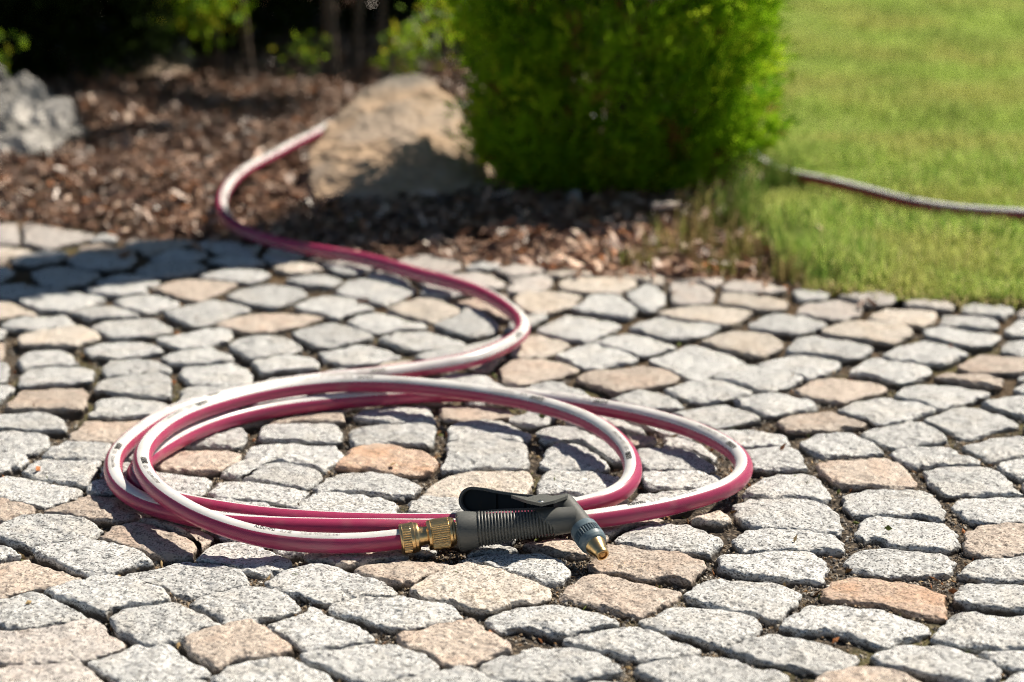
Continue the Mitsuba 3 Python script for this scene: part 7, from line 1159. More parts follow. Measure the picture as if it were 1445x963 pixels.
def outline(poly, n, seed):
    c = np.array(poly, float)
    for _ in range(2):                                     # rounds the corners
        nx = np.roll(c, -1, 0)
        c = np.stack([0.88 * c + 0.12 * nx, 0.12 * c + 0.88 * nx], 1).reshape(-1, 2)
    d = np.r_[0, np.cumsum(np.linalg.norm(np.roll(c, -1, 0) - c, axis=1))]
    cc = np.vstack([c, c[:1]])
    s = np.linspace(0, d[-1], n, endpoint=False)
    return np.stack([np.interp(s, d, cc[:, 0]), np.interp(s, d, cc[:, 1])], 1)

def stone_mesh(poly, seed, n, rings):
    rng = np.random.default_rng(seed)
    o = outline(poly, n, seed)
    g = Polygon(o)
    c = np.array(g.centroid.coords[0])
    size = math.sqrt(g.area)
    off = rng.uniform(0, 50, 3)
    # ring parameters: share of the way from centre to outline, and height below the top
    top = np.linspace(0, 1, rings) ** 0.85 * (1 - 0.055 / size * 0.10)
    rows = [(t, None) for t in top[1:]]
    r_edge = 0.0035 / (size / 2)
    prof = [(t, 0.0) for t in top[1:] if t < 1 - 1.2 * r_edge]
    for a in (0.15, 0.35, 0.55, 0.75, 0.92):
        th = a * math.pi / 2
        prof.append((1 - r_edge + r_edge * math.sin(th) , -0.0038 * (1 - math.cos(th))))
    prof += [(1.0, -0.009), (1.005, -0.014), (0.99, -0.022), (0.96, -0.034)]
    pts = [np.r_[c, 0.0][None]]
    for t, z in prof:
        ring = c + (o - c) * t
        pts.append(np.c_[ring, np.full(n, z)])
    v = np.vstack(pts)
    tt = np.r_[0, np.repeat([t for t, z in prof], n)]
    zz = v[:, 2].copy()
    dome = rng.uniform(0.0003, 0.0020)
    v[:, 2] += -dome * np.clip(tt, 0, 1) ** 3
    rel = v[:, :2] - c
    v[:, 2] += rel @ rng.normal(0, 0.016, 2) + rng.normal(0, 0.0012)
    p = np.c_[v[:, :2], zz] + off
    amp = np.where(zz > -0.02, 1.0, 0.3)
    v[:, 2] += amp * (0.0034 * (meshkit.noise(p * 36) - 0.5) + 0.0026 * (meshkit.noise(p * 95, 3) - 0.5) + 0.0018 * (meshkit.noise(p * 230, 7) - 0.5))
    w = np.clip((tt - 0.7) / 0.3, 0, 1)[:, None]
    q = np.stack([meshkit.noise(p * 70, 11), meshkit.noise(p * 70, 12)], -1) - 0.5 + 0.75 * (np.stack([meshkit.noise(p * 210, 21), meshkit.noise(p * 210, 22)], -1) - 0.5)
    v[:, :2] += w * q * 0.0060
    k = len(prof)
    f = [np.stack([np.zeros(n, int), 1 + np.arange(n), 1 + (np.arange(n) + 1) % n], 1)]
    i, j = np.meshgrid(np.arange(k - 1), np.arange(n), indexing='ij')
    a, b = 1 + i * n + j, 1 + i * n + (j + 1) % n
    q4 = np.stack([a, a + n, b + n, b], -1).reshape(-1, 4)
    f += [q4[:, [0, 1, 2]], q4[:, [0, 2, 3]]]
    f = np.vstack(f)
    return v, f, zz

stone_polys, outer = [], {}
n_part = 0
for si, line in enumerate(STONES.strip().split('\n')):
    k, seen, pts = line.split('|')
    poly = np.array([[float(t) for t in q.split(',')] for q in pts.split()]) / 1000
    yc = poly[:, 1].mean()
    g = Polygon(poly).buffer(-0.0026 if yc > 2.1 else -0.0008, join_style=2)
    if g.geom_type == 'Polygon' and not g.is_empty:
        poly = np.array(shapely.geometry.polygon.orient(g, 1.0).exterior.coords)[:-1]
    stone_polys.append(Polygon(poly))
    near = yc < 2.15
    n, rings = (84, 17) if near and seen == '1' else (44, 9) if seen == '1' else (22, 5)
    v, f, zz = stone_mesh(poly, 100 + si, n, rings)
    tint = np.random.default_rng(9000 + si).uniform(0, 1)
    if seen == '1' and n_part < 300:
        key = 'cobbled_pavement__paving_stone' + (f'_{n_part:03d}' if n_part else '')
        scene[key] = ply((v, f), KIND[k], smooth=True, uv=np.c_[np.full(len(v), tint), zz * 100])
        n_part += 1
    else:
        outer.setdefault('g', []).append((v, f, np.c_[np.full(len(v), tint), zz * 100]))
vs, fs = cat([t[0] for t in outer['g']], [t[1] for t in outer['g']])
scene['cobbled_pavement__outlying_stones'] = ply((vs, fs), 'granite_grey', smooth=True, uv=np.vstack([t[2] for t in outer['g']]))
tag('cobbled_pavement__outlying_stones', kind='stuff')
stone_union = shapely.union_all(stone_polys)

# grit in the joints
rng = np.random.default_rng(77)
OCT_V = np.array([[1, 0, 0], [-1, 0, 0], [0, 1, 0], [0, -1, 0], [0, 0, 1], [0, 0, -1]], float)
OCT_F = np.array([[0, 2, 4], [2, 1, 4], [1, 3, 4], [3, 0, 4], [2, 0, 5], [1, 2, 5], [3, 1, 5], [0, 3, 5]])
def scatter(base_v, base_f, pos, scale, rng, jitter=0.25):
    n, m = len(pos), len(base_v)
    q = rng.normal(size=(n, 4)); q /= np.linalg.norm(q, axis=1, keepdims=True)
    w, x, y, z = q.T
    R = np.stack([1 - 2 * (y * y + z * z), 2 * (x * y - z * w), 2 * (x * z + y * w), 2 * (x * y + z * w), 1 - 2 * (x * x + z * z), 2 * (y * z - x * w),
                  2 * (x * z - y * w), 2 * (y * z + x * w), 1 - 2 * (x * x + y * y)], -1).reshape(n, 3, 3)
    local = base_v[None] * scale[:, None, :] * (1 + rng.uniform(-jitter, jitter, (n, m, 1)))
    v = np.einsum('nij,nmj->nmi', R, local) + pos[:, None]
    f = base_f[None] + (np.arange(n) * m)[:, None, None]
    return v.reshape(-1, 3), f.reshape(-1, 3)
N = 330000
yy = 1.35 + 1.55 * rng.uniform(0, 1, N) ** 1.5
xx = rng.uniform(-1, 1, N) * (0.08 + 0.27 * yy)
ok = ~shapely.contains_xy(stone_union, xx, yy)
xx, yy = xx[ok], yy[ok]
patch = meshkit.fbm(np.stack([xx * 7, yy * 7, 0 * xx], -1), 3, 31)
keep = rng.uniform(0, 1, len(xx)) < np.clip((patch - 0.28) * 2.6, 0.15, 1)
xx, yy = xx[keep][:70000], yy[keep][:70000]
r = 0.0007 + 0.0016 * rng.uniform(0, 1, len(xx)) ** 3
pos = np.stack([xx, yy, bed_z(xx, yy) + r * 0.5], -1)
gv, gf = scatter(OCT_V, OCT_F, pos, r[:, None] * rng.uniform(0.7, 1.3, (len(r), 3)), rng)
pal = np.array([(0.34, 0.31, 0.27), (0.16, 0.145, 0.13), (0.42, 0.34, 0.24), (0.10, 0.085, 0.07), (0.30, 0.21, 0.13), (0.50, 0.47, 0.42)])
gc = pal[rng.choice(6, len(r), p=[0.24, 0.20, 0.17, 0.18, 0.12, 0.09])] * rng.uniform(0.7, 1.2, (len(r), 1))
scene['cobbled_pavement__joint_grit'] = ply((gv, gf), 'grit_grains', color=np.repeat(gc, 6, 0))
tag('cobbled_pavement__joint_grit', kind='stuff')

rng = np.random.default_rng(404)
m = 2600
yy = 1.45 + 1.45 * rng.uniform(0, 1, m); xx = rng.uniform(-1, 1, m) * (0.08 + 0.27 * yy)
ok = ~shapely.contains_xy(stone_union, xx, yy) | (rng.uniform(0, 1, m) < 0.03)
xx, yy = xx[ok], yy[ok]; m = len(xx)
on = shapely.contains_xy(stone_union, xx, yy)
L = rng.uniform(0.0018, 0.0065, m); W = L * rng.uniform(0.12, 0.6, m)
dv, df = scatter(OCT_V, OCT_F, np.stack([xx, yy, np.where(on, 0.0030, bed_z(xx, yy) + 0.003)], -1), np.stack([L, W, 0.0005 + 0.15 * W], -1), rng)
pal = np.array([(0.30, 0.17, 0.07), (0.42, 0.30, 0.15), (0.20, 0.10, 0.04), (0.36, 0.14, 0.05), (0.12, 0.15, 0.03), (0.09, 0.06, 0.035)])
scene['cobbled_pavement__joint_litter'] = ply((dv, df), 'grit_grains', color=np.repeat(pal[rng.choice(6, m)] * rng.uniform(0.7, 1.2, (m, 1)), 6, 0))
tag('cobbled_pavement__joint_litter', kind='stuff')

# ---------------------------------------------------------------- bark mulch
def chip_base():
    b = trimesh.creation.box([2, 2, 2])
    return np.array(b.vertices), np.array(b.faces)
CB_V, CB_F = chip_base()
rng = np.random.default_rng(12)
n = 60000
cx = rng.uniform(-1.75, 0.55, n); cy = 2.68 + rng.uniform(0, 1, n) ** 1.25 * 4.6
ok = (cy > edge_y(cx) - 0.012 - np.where(rng.uniform(0, 1, n) < 0.05, rng.exponential(0.05, n), 0)) & (cx < lawn_x(cy) + rng.normal(-0.03, 0.06, n))
cx, cy = cx[ok], cy[ok]
n = len(cx)
L = np.minimum(rng.lognormal(math.log(0.0075), 0.45, n), 0.017); W = L * rng.uniform(0.18, 0.45, n); H_ = rng.uniform(0.0008, 0.0028, n)
yaw, pitch, roll = rng.uniform(0, 2 * np.pi, n), rng.normal(0, 0.35, n), rng.normal(0, 0.45, n)
cyw, syw, cp, sp_, cr, sr = np.cos(yaw), np.sin(yaw), np.cos(pitch), np.sin(pitch), np.cos(roll), np.sin(roll)
R = np.stack([cyw * cp, cyw * sp_ * sr - syw * cr, cyw * sp_ * cr + syw * sr, syw * cp, syw * sp_ * sr + cyw * cr, syw * sp_ * cr - cyw * sr, -sp_, cp * sr, cp * cr], -1).reshape(n, 3, 3)
loc = CB_V[None] * np.stack([L, W, H_], -1)[:, None] * (1 + rng.uniform(-0.3, 0.3, (n, 8, 3)) * np.array([1, 1, 0.3]))
pos = np.stack([cx, cy, np.where(cy < edge_y(cx) - 0.01, 0.0035, soil_z(cx, cy) + 0.004 + 0.013 * rng.uniform(0, 1, n)) + np.abs(sp_) * L * 0.6], -1)
mv = (np.einsum('nij,nmj->nmi', R, loc) + pos[:, None]).reshape(-1, 3)
mf = (CB_F[None] + (np.arange(n) * 8)[:, None, None]).reshape(-1, 3)
pal = np.array([(0.22, 0.125, 0.080), (0.33, 0.205, 0.14), (0.12, 0.064, 0.042), (0.060, 0.034, 0.024), (0.54, 0.40, 0.31), (0.27, 0.115, 0.05), (0.20, 0.145, 0.11)])
mc = pal[rng.choice(7, n, p=[0.22, 0.18, 0.19, 0.17, 0.09, 0.07, 0.08])] * rng.uniform(0.75, 1.25, (n, 1))
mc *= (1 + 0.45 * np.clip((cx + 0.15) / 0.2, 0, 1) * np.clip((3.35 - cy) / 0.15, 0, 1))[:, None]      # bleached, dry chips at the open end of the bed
scene['bark_mulch'] = ply((mv, mf), 'bark', color=np.repeat(mc, 8, 0))
tag('bark_mulch', 'brown bark chips covering the planting bed', 'mulch', kind='stuff')

# ---------------------------------------------------------------- grass
def blades(base, h, width, yaw, lean, col, rng, bend=0.5):
    n = len(base)
    side = np.stack([np.cos(yaw), np.sin(yaw), 0 * yaw], -1)
    dirn = np.stack([-np.sin(yaw + 0.3), np.cos(yaw + 0.3), 0 * yaw], -1)
    up = np.array([0, 0, 1.0])
    m = base + up * (h * 0.55 * np.cos(lean))[:, None] + dirn * (h * 0.55 * np.sin(lean))[:, None]
    l2 = lean + bend * rng.uniform(0.2, 1.2, n)
    t = m + up * (h * 0.45 * np.cos(l2))[:, None] + dirn * (h * 0.45 * np.sin(l2))[:, None]
    w = width[:, None] / 2
    v = np.stack([base - side * w, base + side * w, m + side * w * 0.8, m - side * w * 0.8, t], 1)
    f = np.array([[0, 1, 2], [0, 2, 3], [3, 2, 4]])[None] + (np.arange(n) * 5)[:, None, None]
    c = np.repeat(col[:, None], 5, 1) * np.array([0.8, 0.8, 1.0, 1.0, 1.1])[None, :, None]
    return v.reshape(-1, 3), f.reshape(-1, 3), c.reshape(-1, 3)

def grass_cols(n, x, y, rng):
    pal = np.array([(0.42, 0.54, 0.125), (0.52, 0.61, 0.19), (0.28, 0.46, 0.09), (0.60, 0.59, 0.27), (0.17, 0.32, 0.06)])
    k = rng.choice(5, n, p=[0.34, 0.28, 0.18, 0.10, 0.10])
    patch = meshkit.fbm(np.stack([x * 5, y * 5, 0 * x], -1), 3, 41)
    c = pal[k] * rng.uniform(0.8, 1.2, (n, 1))
    far = np.clip((y - 3.2) / 2.0, 0, 0.75)[:, None]                 # seen from afar single blades blend
    c = c * (1 - far) + far * np.array([0.43, 0.545, 0.15]) * (0.62 + 0.76 * meshkit.fbm(np.stack([x * 9 + 7, y * 4, 0 * x], -1), 3, 61))[:, None]
    dry = np.clip((patch - 0.47) * 5, 0, 1)[:, None]
    return c * (1 - 0.45 * dry) + 0.45 * dry * np.array([0.60, 0.53, 0.21])

rng = np.random.default_rng(3)
n = 210000
gy = 2.66 + rng.uniform(0, 1, n) ** 1.35 * 7.0
gx = lawn_x(gy) - 0.04 + rng.uniform(0, 1, n) ** 1.1 * (0.36 * gy + 0.35 - lawn_x(gy))
ok = (gy > edge_y(gx) - 0.012 + rng.exponential(0.010, n)) & (gx > lawn_x(gy) + rng.normal(0.0, 0.045, n))
gx, gy = gx[ok], gy[ok]; n = len(gx)
h = rng.uniform(0.014, 0.036, n) * (1 + 1.2 * (meshkit.noise(np.stack([gx * 6, gy * 6, 0 * gx], -1), 6) - 0.5))
h *= np.clip(1.0 + 0.5 * np.exp(-np.abs(gy - edge_y(gx) - 0.16) / 0.08) - 0.55 * np.exp(-np.abs(gy - edge_y(gx)) / 0.03), 0.45, 1.5)
v, f, c = blades(np.stack([gx, gy, lawn_z(gx, gy) - 0.002], -1), h, rng.uniform(0.0016, 0.0036, n) * (0.8 + 0.1 * gy), rng.uniform(0, 2 * np.pi, n), np.abs(rng.normal(0.25, 0.3, n)), grass_cols(n, gx, gy, rng), rng)
m = 5200                                              # dry fringe hanging over the paving edge
fx = rng.uniform(0.40, 1.3, m); fy = edge_y(fx) + rng.normal(0.004, 0.013, m)
fc = np.array([(0.52, 0.44, 0.24), (0.44, 0.42, 0.16), (0.34, 0.42, 0.10)])[rng.choice(3, m)] * rng.uniform(0.75, 1.2, (m, 1))
v2, f2, c2 = blades(np.stack([fx, fy, 0 * fx - 0.006], -1), rng.uniform(0.010, 0.024, m), rng.uniform(0.0015, 0.003, m), rng.normal(math.pi, 0.9, m), np.abs(rng.normal(0.6, 0.35, m)), fc, rng)
v, f = cat([v, v2], [f, f2]); c = np.vstack([c, c2])
scene['grass'] = ply((v, f), 'blade', color=c)
tag('grass', 'short sunlit lawn grass', 'grass', kind='stuff')

# looser tufts between the mulch and the pavement
rng = np.random.default_rng(8)
TUFTS = [(0.235, 3.05, 50, 0.075, 'd', 'dry thin grass tuft leaning in the sunlit bark below the pale wood chip'), (0.275, 3.12, 60, 0.085, 'd', 'taller straw coloured grass tuft right of the pale wood chip'),
         (0.335, 3.04, 70, 0.080, 'd', 'straw and olive grass tuft midway between the conifer and the paving'), (0.345, 3.26, 90, 0.10, 'g', 'tall green grass tuft in front of the right foot of the conifer'),
         (0.300, 2.93, 50, 0.050, 'd', 'low dry grass tuft at the paving edge below the conifer'), (0.385, 3.38, 110, 0.11, 'g', 'tallest pale green grass tuft under the right side of the conifer'),
         (0.405, 3.08, 110, 0.080, 'g', 'dense bright green grass tuft at the ragged edge of the lawn'), (0.185, 2.98, 35, 0.040, 'd', 'smallest sparse dry grass tuft close to the paving edge'),
         (0.452, 3.56, 170, 0.095, 'g', 'green grass tuft hiding the end of the hose beside the conifer'), (0.31, 3.34, 45, 0.08, 'd', 'sparse brown grass tuft in the shade right under the conifer'),
         (0.385, 2.90, 80, 0.050, 'd', 'wide low tuft of dry grass at the front corner of the lawn'), (0.435, 2.86, 90, 0.055, 'g', 'short green tuft at the corner where lawn and paving meet')]
for x, y, m, hh, kind, words in TUFTS:
    bx, by = x + rng.normal(0, 0.017, m), y + rng.normal(0, 0.017, m)
    h = hh * rng.uniform(0.4, 1.05, m)
    dry = np.array([(0.36, 0.27, 0.13), (0.30, 0.26, 0.10), (0.20, 0.24, 0.06)]); grn = np.array([(0.10, 0.20, 0.035), (0.16, 0.26, 0.05), (0.22, 0.25, 0.075)])
    col = (dry if kind == 'd' else grn)[rng.choice(3, m)] * rng.uniform(0.8, 1.2, (m, 1))
    v, f, c = blades(np.stack([bx, by, 0 * bx - 0.006], -1), h, rng.uniform(0.0015, 0.003, m), rng.uniform(0, 6.28, m), np.abs(rng.normal(0.2, 0.2, m)), col, rng)
    key = obj('grass_tuft', (v, f), 'blade', color=c)
    tag(key, words, 'grass tuft', 'dry grass tufts in the bark' if kind == 'd' else 'green grass tufts at the lawn edge')

# ---------------------------------------------------------------- boulders
def rock(points, seed, amp, sub=0.016):
    hull = trimesh.convex.convex_hull(np.array(points, float))
    m = hull
    v, f = trimesh.remesh.subdivide_to_size(m.vertices, m.faces, sub)
    m = trimesh.Trimesh(v, f); m.merge_vertices()
    trimesh.smoothing.filter_taubin(m, iterations=1)
    nrm = np.array(m.vertex_normals); v = np.array(m.vertices)
    d = 1.0 * (meshkit.fbm(v * 11, 4, seed) - 0.5) + 1.3 * (np.abs(meshkit.fbm(v * 17, 3, seed + 9) - 0.5) * 2 - 0.3) + 0.5 * np.round(meshkit.noise(v * 14, seed + 3) * 4) / 4
    return v + nrm * (amp * d)[:, None], np.array(m.faces)

def rock_tan(p, n, uv):
    a = fbm(p.x * 16 + 2, p.y * 16, p.z * 22, 4)
    b = fbm(p.x * 70, p.y * 70, p.z * 70, 3)
    c = mix((0.42, 0.305, 0.21), (0.36, 0.29, 0.23), smoothstep(0.4, 0.65, a))
    c = mix(c, (0.14, 0.105, 0.075), 0.55 * smoothstep(0.035, 0.0, dr.abs(fbm(p.x * 9 + 31, p.y * 9, p.z * 13, 4) - 0.5)))
    c = mix(c, (0.22, 0.20, 0.175), smoothstep(0.10, 0.16, p.z + 0.05 * (a - 0.5) - 0.16 * (p.x + 0.2)))  # shade of the upper left facet painted in as darker grey
    return c * (0.7 + 0.6 * b)
scene['rock_tan'] = {'type': 'bumpmap', 'arbitrary': proc(lambda p, n, uv: fbm(p.x * 90, p.y * 90, p.z * 90, 3) + 0.8 * fbm(p.x * 32, p.y * 32, p.z * 32, 3), eps=1.5e-3), 'scale': 0.008, 'bsdf': principled(proc(rock_tan), 0.85, specular=0.2)}
def rock_grey(p, n, uv):
    a = fbm(p.x * 18, p.y * 18, p.z * 18, 4)
    return mix((0.15, 0.145, 0.135), (0.44, 0.425, 0.40), smoothstep(0.3, 0.7, a))
scene['rock_grey'] = {'type': 'bumpmap', 'arbitrary': proc(lambda p, n, uv: fbm(p.x * 80, p.y * 80, p.z * 80, 3), eps=1.5e-3), 'scale': 0.008, 'bsdf': principled(proc(rock_grey), 0.8, specular=0.3)}

obj('boulder', rock([(-0.339, 3.5, 0.025), (-0.324, 3.46, 0.004), (-0.26, 3.45, -0.0), (-0.207, 3.45, 0.003), (-0.144, 3.53, 0.011), (-0.069, 3.53, 0.011), (-0.04, 3.6, -0.012), (-0.345, 3.6, 0.057), (-0.32, 3.72, 0.09), (-0.26, 3.84, 0.131), (-0.221, 3.9, 0.148), (-0.156, 3.9, 0.144), (-0.103, 3.84, 0.105), (-0.044, 3.78, 0.063), (-0.018, 3.74, 0.013), (-0.198, 3.62, 0.083), (-0.267, 3.56, 0.063), (-0.102, 3.66, 0.065), (-0.33, 4.0, -0.02), (-0.1, 4.05, -0.02), (-0.02, 3.8, -0.02), (-0.2, 3.45, -0.03), (-0.34, 3.5, -0.03)], 5, 0.015, 0.013), 'rock_tan', smooth=20)
tag('boulder', 'large tan boulder with a pointed top in front of the hose and beside the conifer', 'boulder')
obj('boulder', rock([(-1.016, 3.85, -0.008), (-0.92, 3.83, -0.01), (-0.866, 3.88, -0.0), (-0.828, 3.98, 0.026), (-0.874, 4.06, 0.065), (-0.905, 4.1, 0.093), (-0.938, 4.08, 0.09), (-0.973, 4.12, 0.112), (-1.041, 4.15, 0.124), (-1.126, 4.15, 0.097), (-1.25, 4.2, -0.02), (-0.85, 4.2, -0.02), (-0.95, 3.86, -0.03), (-1.2, 3.9, -0.03)], 14, 0.045), 'rock_grey', smooth=24)
tag('boulder_001', 'jagged blue-grey boulder in the shade at the left edge', 'boulder')
obj('boulder', rock([(-0.922, 5.0, -0.002), (-0.78, 5.0, 0.001), (-0.789, 5.15, 0.038), (-0.848, 5.3, 0.085), (-0.877, 5.2, 0.067), (-0.913, 5.1, 0.022), (-0.95, 5.4, -0.02), (-0.8, 5.4, -0.02), (-1.0, 5.2, -0.02)], 22, 0.03, 0.02), 'rock_tan', smooth=True)
tag('boulder_002', 'smaller dim brown rock far back under the shrubs', 'boulder')
obj('pebble', rock([(0.085, 3.40, 0.0), (0.115, 3.40, 0.0), (0.09, 3.42, 0), (0.112, 3.43, 0.0), (0.092, 3.405, 0.022), (0.108, 3.41, 0.025), (0.10, 3.43, 0.022)], 3, 0.004, 0.006), 'rock_grey', smooth=True)
tag('pebble', 'pale round pebble in the dark mulch under the conifer', 'pebble')
wc = trimesh.creation.box([0.046, 0.016, 0.007]); wc = wc.subdivide().subdivide()
wv = np.array(wc.vertices); wv[:, 2] += 0.003 * (meshkit.noise(wv * 120) - 0.5); wv[:, 1] *= 1 - 0.25 * (wv[:, 0] / 0.023) ** 2
a = math.radians(12); wv = wv @ np.array([[math.cos(a), math.sin(a), 0], [-math.sin(a), math.cos(a), 0], [0, 0, 1]]) + np.array([0.243, 3.30, 0.022])
scene['pale_wood'] = principled((0.70, 0.62, 0.55), 0.4)
obj('wood_chip', (wv, np.array(wc.faces)), 'pale_wood', smooth=35)
tag('wood_chip', 'pale nearly white wood chip lying on the mulch at the foot of the conifer', 'wood chip')

# ---------------------------------------------------------------- conifer
def tube_mesh(pts, rad, sides=8):
    p = np.asarray(pts, float); rad = np.broadcast_to(rad, (len(p),))
    t = np.gradient(p, axis=0); t /= np.linalg.norm(t, axis=1, keepdims=True)
    ref = np.where(np.abs(t[:, 2:]) < 0.9, [[0, 0, 1.0]], [[1.0, 0, 0]])
    a = np.cross(t, ref); a /= np.linalg.norm(a, axis=1, keepdims=True); b = np.cross(t, a)
    ang = np.arange(sides) * 2 * np.pi / sides
    v = p[:, None] + rad[:, None, None] * (np.cos(ang)[None, :, None] * a[:, None] + np.sin(ang)[None, :, None] * b[:, None])
    i, j = np.meshgrid(np.arange(len(p) - 1), np.arange(sides), indexing='ij')
    q = np.stack([i * sides + j, i * sides + (j + 1) % sides, (i + 1) * sides + (j + 1) % sides, (i + 1) * sides + j], -1).reshape(-1, 4)
    return v.reshape(-1, 3), q

def leaves(center, axis, side, length, width, col, fold=0.15, shades=(0.85, 1.0, 1.1)):
    """pointed leaves: base, two sides, tip; folded along the middle"""
    n = len(center)
    nrm = np.cross(axis, side)
    mid = center + axis * (length * 0.42)[:, None]
    w = side * (width / 2)[:, None]
    lift = nrm * (fold * width)[:, None]
    v = np.stack([center, mid - w + lift, center + axis * (length * 0.95)[:, None], mid + w + lift], 1)
    f = np.array([[0, 2, 1], [0, 3, 2]])[None] + (np.arange(n) * 4)[:, None, None]
    c = np.repeat(col[:, None], 4, 1)
    return v.reshape(-1, 3), f.reshape(-1, 3), c.reshape(-1, 3)

def unit(a):
    return a / np.maximum(np.linalg.norm(a, axis=-1, keepdims=True), 1e-9)

def perp(a, rng):
    return unit(np.cross(a, rng.normal(size=a.shape)))

bush = thing('conifer', 'dense green conifer bush with scale-like sprays between boulder and lawn', 'conifer bush')
BX, BY = 0.178, 3.57
tz = np.linspace(-0.03, 1.42, 14)
v, q = tube_mesh(np.stack([BX + 0.01 * np.sin(tz * 5), BY + 0 * tz, tz], -1), np.linspace(0.022, 0.004, 14))
obj('trunk', (v, q), 'stem_bark', bush, smooth=True)
rng = np.random.default_rng(21)
brad = lambda z: np.interp(z, [0.0, 0.03, 0.10, 0.20, 0.31, 0.46, 0.64, 0.92, 1.2, 1.42, 1.62, 1.70], [0.14, 0.19, 0.242, 0.276, 0.276, 0.205, 0.150, 0.135, 0.130, 0.12, 0.06, 0.0])
# branch tips carry fans of flat sprays
nb = 7200
bz = 1.68 * rng.uniform(0, 1, nb) ** 1.35 + 0.012
bth = rng.uniform(0, 2 * np.pi, nb)
lump = 0.60 + 0.76 * meshkit.fbm(np.stack([np.cos(bth) * 3.0, np.sin(bth) * 3.0, bz * 11], -1), 3, 5)
br = brad(bz) * lump * np.where(rng.uniform(0, 1, nb) < 0.72, 0.42 + 0.45 * rng.uniform(0, 1, nb) ** 0.6, rng.uniform(0.85, 1.08, nb))
tip = np.stack([BX + br * np.cos(bth), BY + 0.62 * br * np.sin(bth), bz], -1)
radial = np.stack([np.cos(bth), np.sin(bth), 0 * bth], -1)
grow = unit(radial * 0.65 + np.array([0, 0, 1.0]) * rng.uniform(0.35, 1.0, (nb, 1)) + rng.normal(0, 0.25, (nb, 3)))
fan_n = unit(np.cross(grow, radial) + rng.normal(0, 0.75, (nb, 3)))
fan_s = unit(np.cross(fan_n, grow))
K = 16
kk = rng.uniform(-1, 1, (nb, K)); along = rng.uniform(-0.035, 0.022, (nb, K))
size = rng.uniform(0.7, 1.3, (nb, 1))
axis = unit(grow[:, None] + fan_s[:, None] * (kk * 0.85)[..., None] + rng.normal(0, 0.22, (nb, K, 3)))
cen = tip[:, None] + grow[:, None] * along[..., None] + fan_s[:, None] * (kk * 0.014 * size)[..., None] + rng.normal(0, 0.004, (nb, K, 3))
cen[..., 2] = np.maximum(cen[..., 2], 0.016)
axis = axis.reshape(-1, 3); cen = cen.reshape(-1, 3)
sd = unit(np.cross(np.repeat(fan_n, K, 0), axis) + rng.normal(0, 0.3, axis.shape))
pal = np.array([(0.25, 0.45, 0.017), (0.33, 0.53, 0.024), (0.13, 0.29, 0.016), (0.46, 0.60, 0.035), (0.24, 0.13, 0.04)])
col = np.repeat(pal[rng.choice(5, nb, p=[0.36, 0.29, 0.20, 0.12, 0.03])] * rng.uniform(0.8, 1.2, (nb, 1)), K, 0) * rng.uniform(0.85, 1.15, (nb * K, 1))
v, f, c = leaves(cen, axis, sd, rng.uniform(0.014, 0.034, nb * K), rng.uniform(0.0045, 0.0095, nb * K), col)
obj('foliage', (v, f), 'scale_leaf', bush, color=c)
# inner twigs
tw_v, tw_f, at = [], [], 0
for i in range(0, nb, 16):
    p0 = np.array([BX, BY, max(0.02, bz[i] - 0.10)])
    v, q = tube_mesh([p0, p0 * 0.5 + tip[i] * 0.5 + [0, 0, -0.01], tip[i]], [0.0028, 0.0018, 0.0008], 4)
    tw_v.append(v); tw_f.append(q + at); at += len(v)
obj('twigs', (np.vstack(tw_v), np.vstack(tw_f)), 'stem_bark', bush)
tag(bush + '__twigs', kind='stuff'); tag(bush + '__foliage', kind='stuff')

# ---------------------------------------------------------------- shrubs behind
def shrub(label, stems, crown, n_leaf, leaf_len, pal, seed, group=None, name='shrub', z_low=None, shell=0.55, dense=False):
    """stems: (x, y, top x, top y, top z, radius); crown: ellipsoids (cx, cy, cz, rx, ry, rz)"""
    rng = np.random.default_rng(seed)
    key = thing(name, label, 'shrub', group)
    for x, y, x2, y2, z2, r in stems:
        t = np.linspace(0, 1, 9)[:, None]
        mid = np.array([(x + x2) / 2 + rng.normal(0, 0.02), (y + y2) / 2 + rng.normal(0, 0.02), z2 / 2])
        p = (1 - t) ** 2 * np.array([x, y, -0.03]) + 2 * t * (1 - t) * mid + t ** 2 * np.array([x2, y2, z2])
        v, q = tube_mesh(p, np.linspace(r, r * 0.45, 9), 8)
        obj('stem', (v, q), 'stem_bark', key, smooth=True)
    cs = np.array(crown, float)
    vol = cs[:, 3] * cs[:, 4] * cs[:, 5]
    pick = rng.choice(len(cs), n_leaf // 6, p=vol / vol.sum())
    d = unit(rng.normal(size=(len(pick), 3))); rad = rng.uniform(0, 1, len(pick)) ** shell
    c0 = cs[pick, :3] + d * rad[:, None] * cs[pick, 3:]
    g = meshkit.fbm(c0 * 3.2, 3, seed)
    c0 = c0[(g > (0.25 if dense else 0.42))]
    for gp, gr in (GAPS if name == 'shrub' else []):      # openings cut along the sun direction, added so sun flecks reach chosen spots
        w = c0 - gp; along = w @ SD
        c0 = c0[(np.linalg.norm(w - along[:, None] * SD, axis=1) > gr + leaf_len * 0.7) | (along < 0)]
    if z_low is not None:
        c0 = c0[c0[:, 2] > z_low]
    cen = np.repeat(c0, 6, 0) + rng.normal(0, leaf_len * 0.7, (len(c0) * 6, 3))
    cen = cen[cen[:, 2] > 0.01]
    m = len(cen)
    axis = unit(rng.normal(size=(m, 3)) + np.array([0, 0, 0.15])); sd = perp(axis, rng)
    pal = np.array(pal)
    col = pal[rng.choice(len(pal), m)] * rng.uniform(0.75, 1.25, (m, 1))
    v, f, c = leaves(cen, axis, sd, rng.uniform(0.7, 1.2, m) * leaf_len, rng.uniform(0.35, 0.5, m) * leaf_len, col)
    obj('foliage', (v, f), 'leaf', key, color=c)
    tag(key + '__foliage', kind='stuff')
    return key
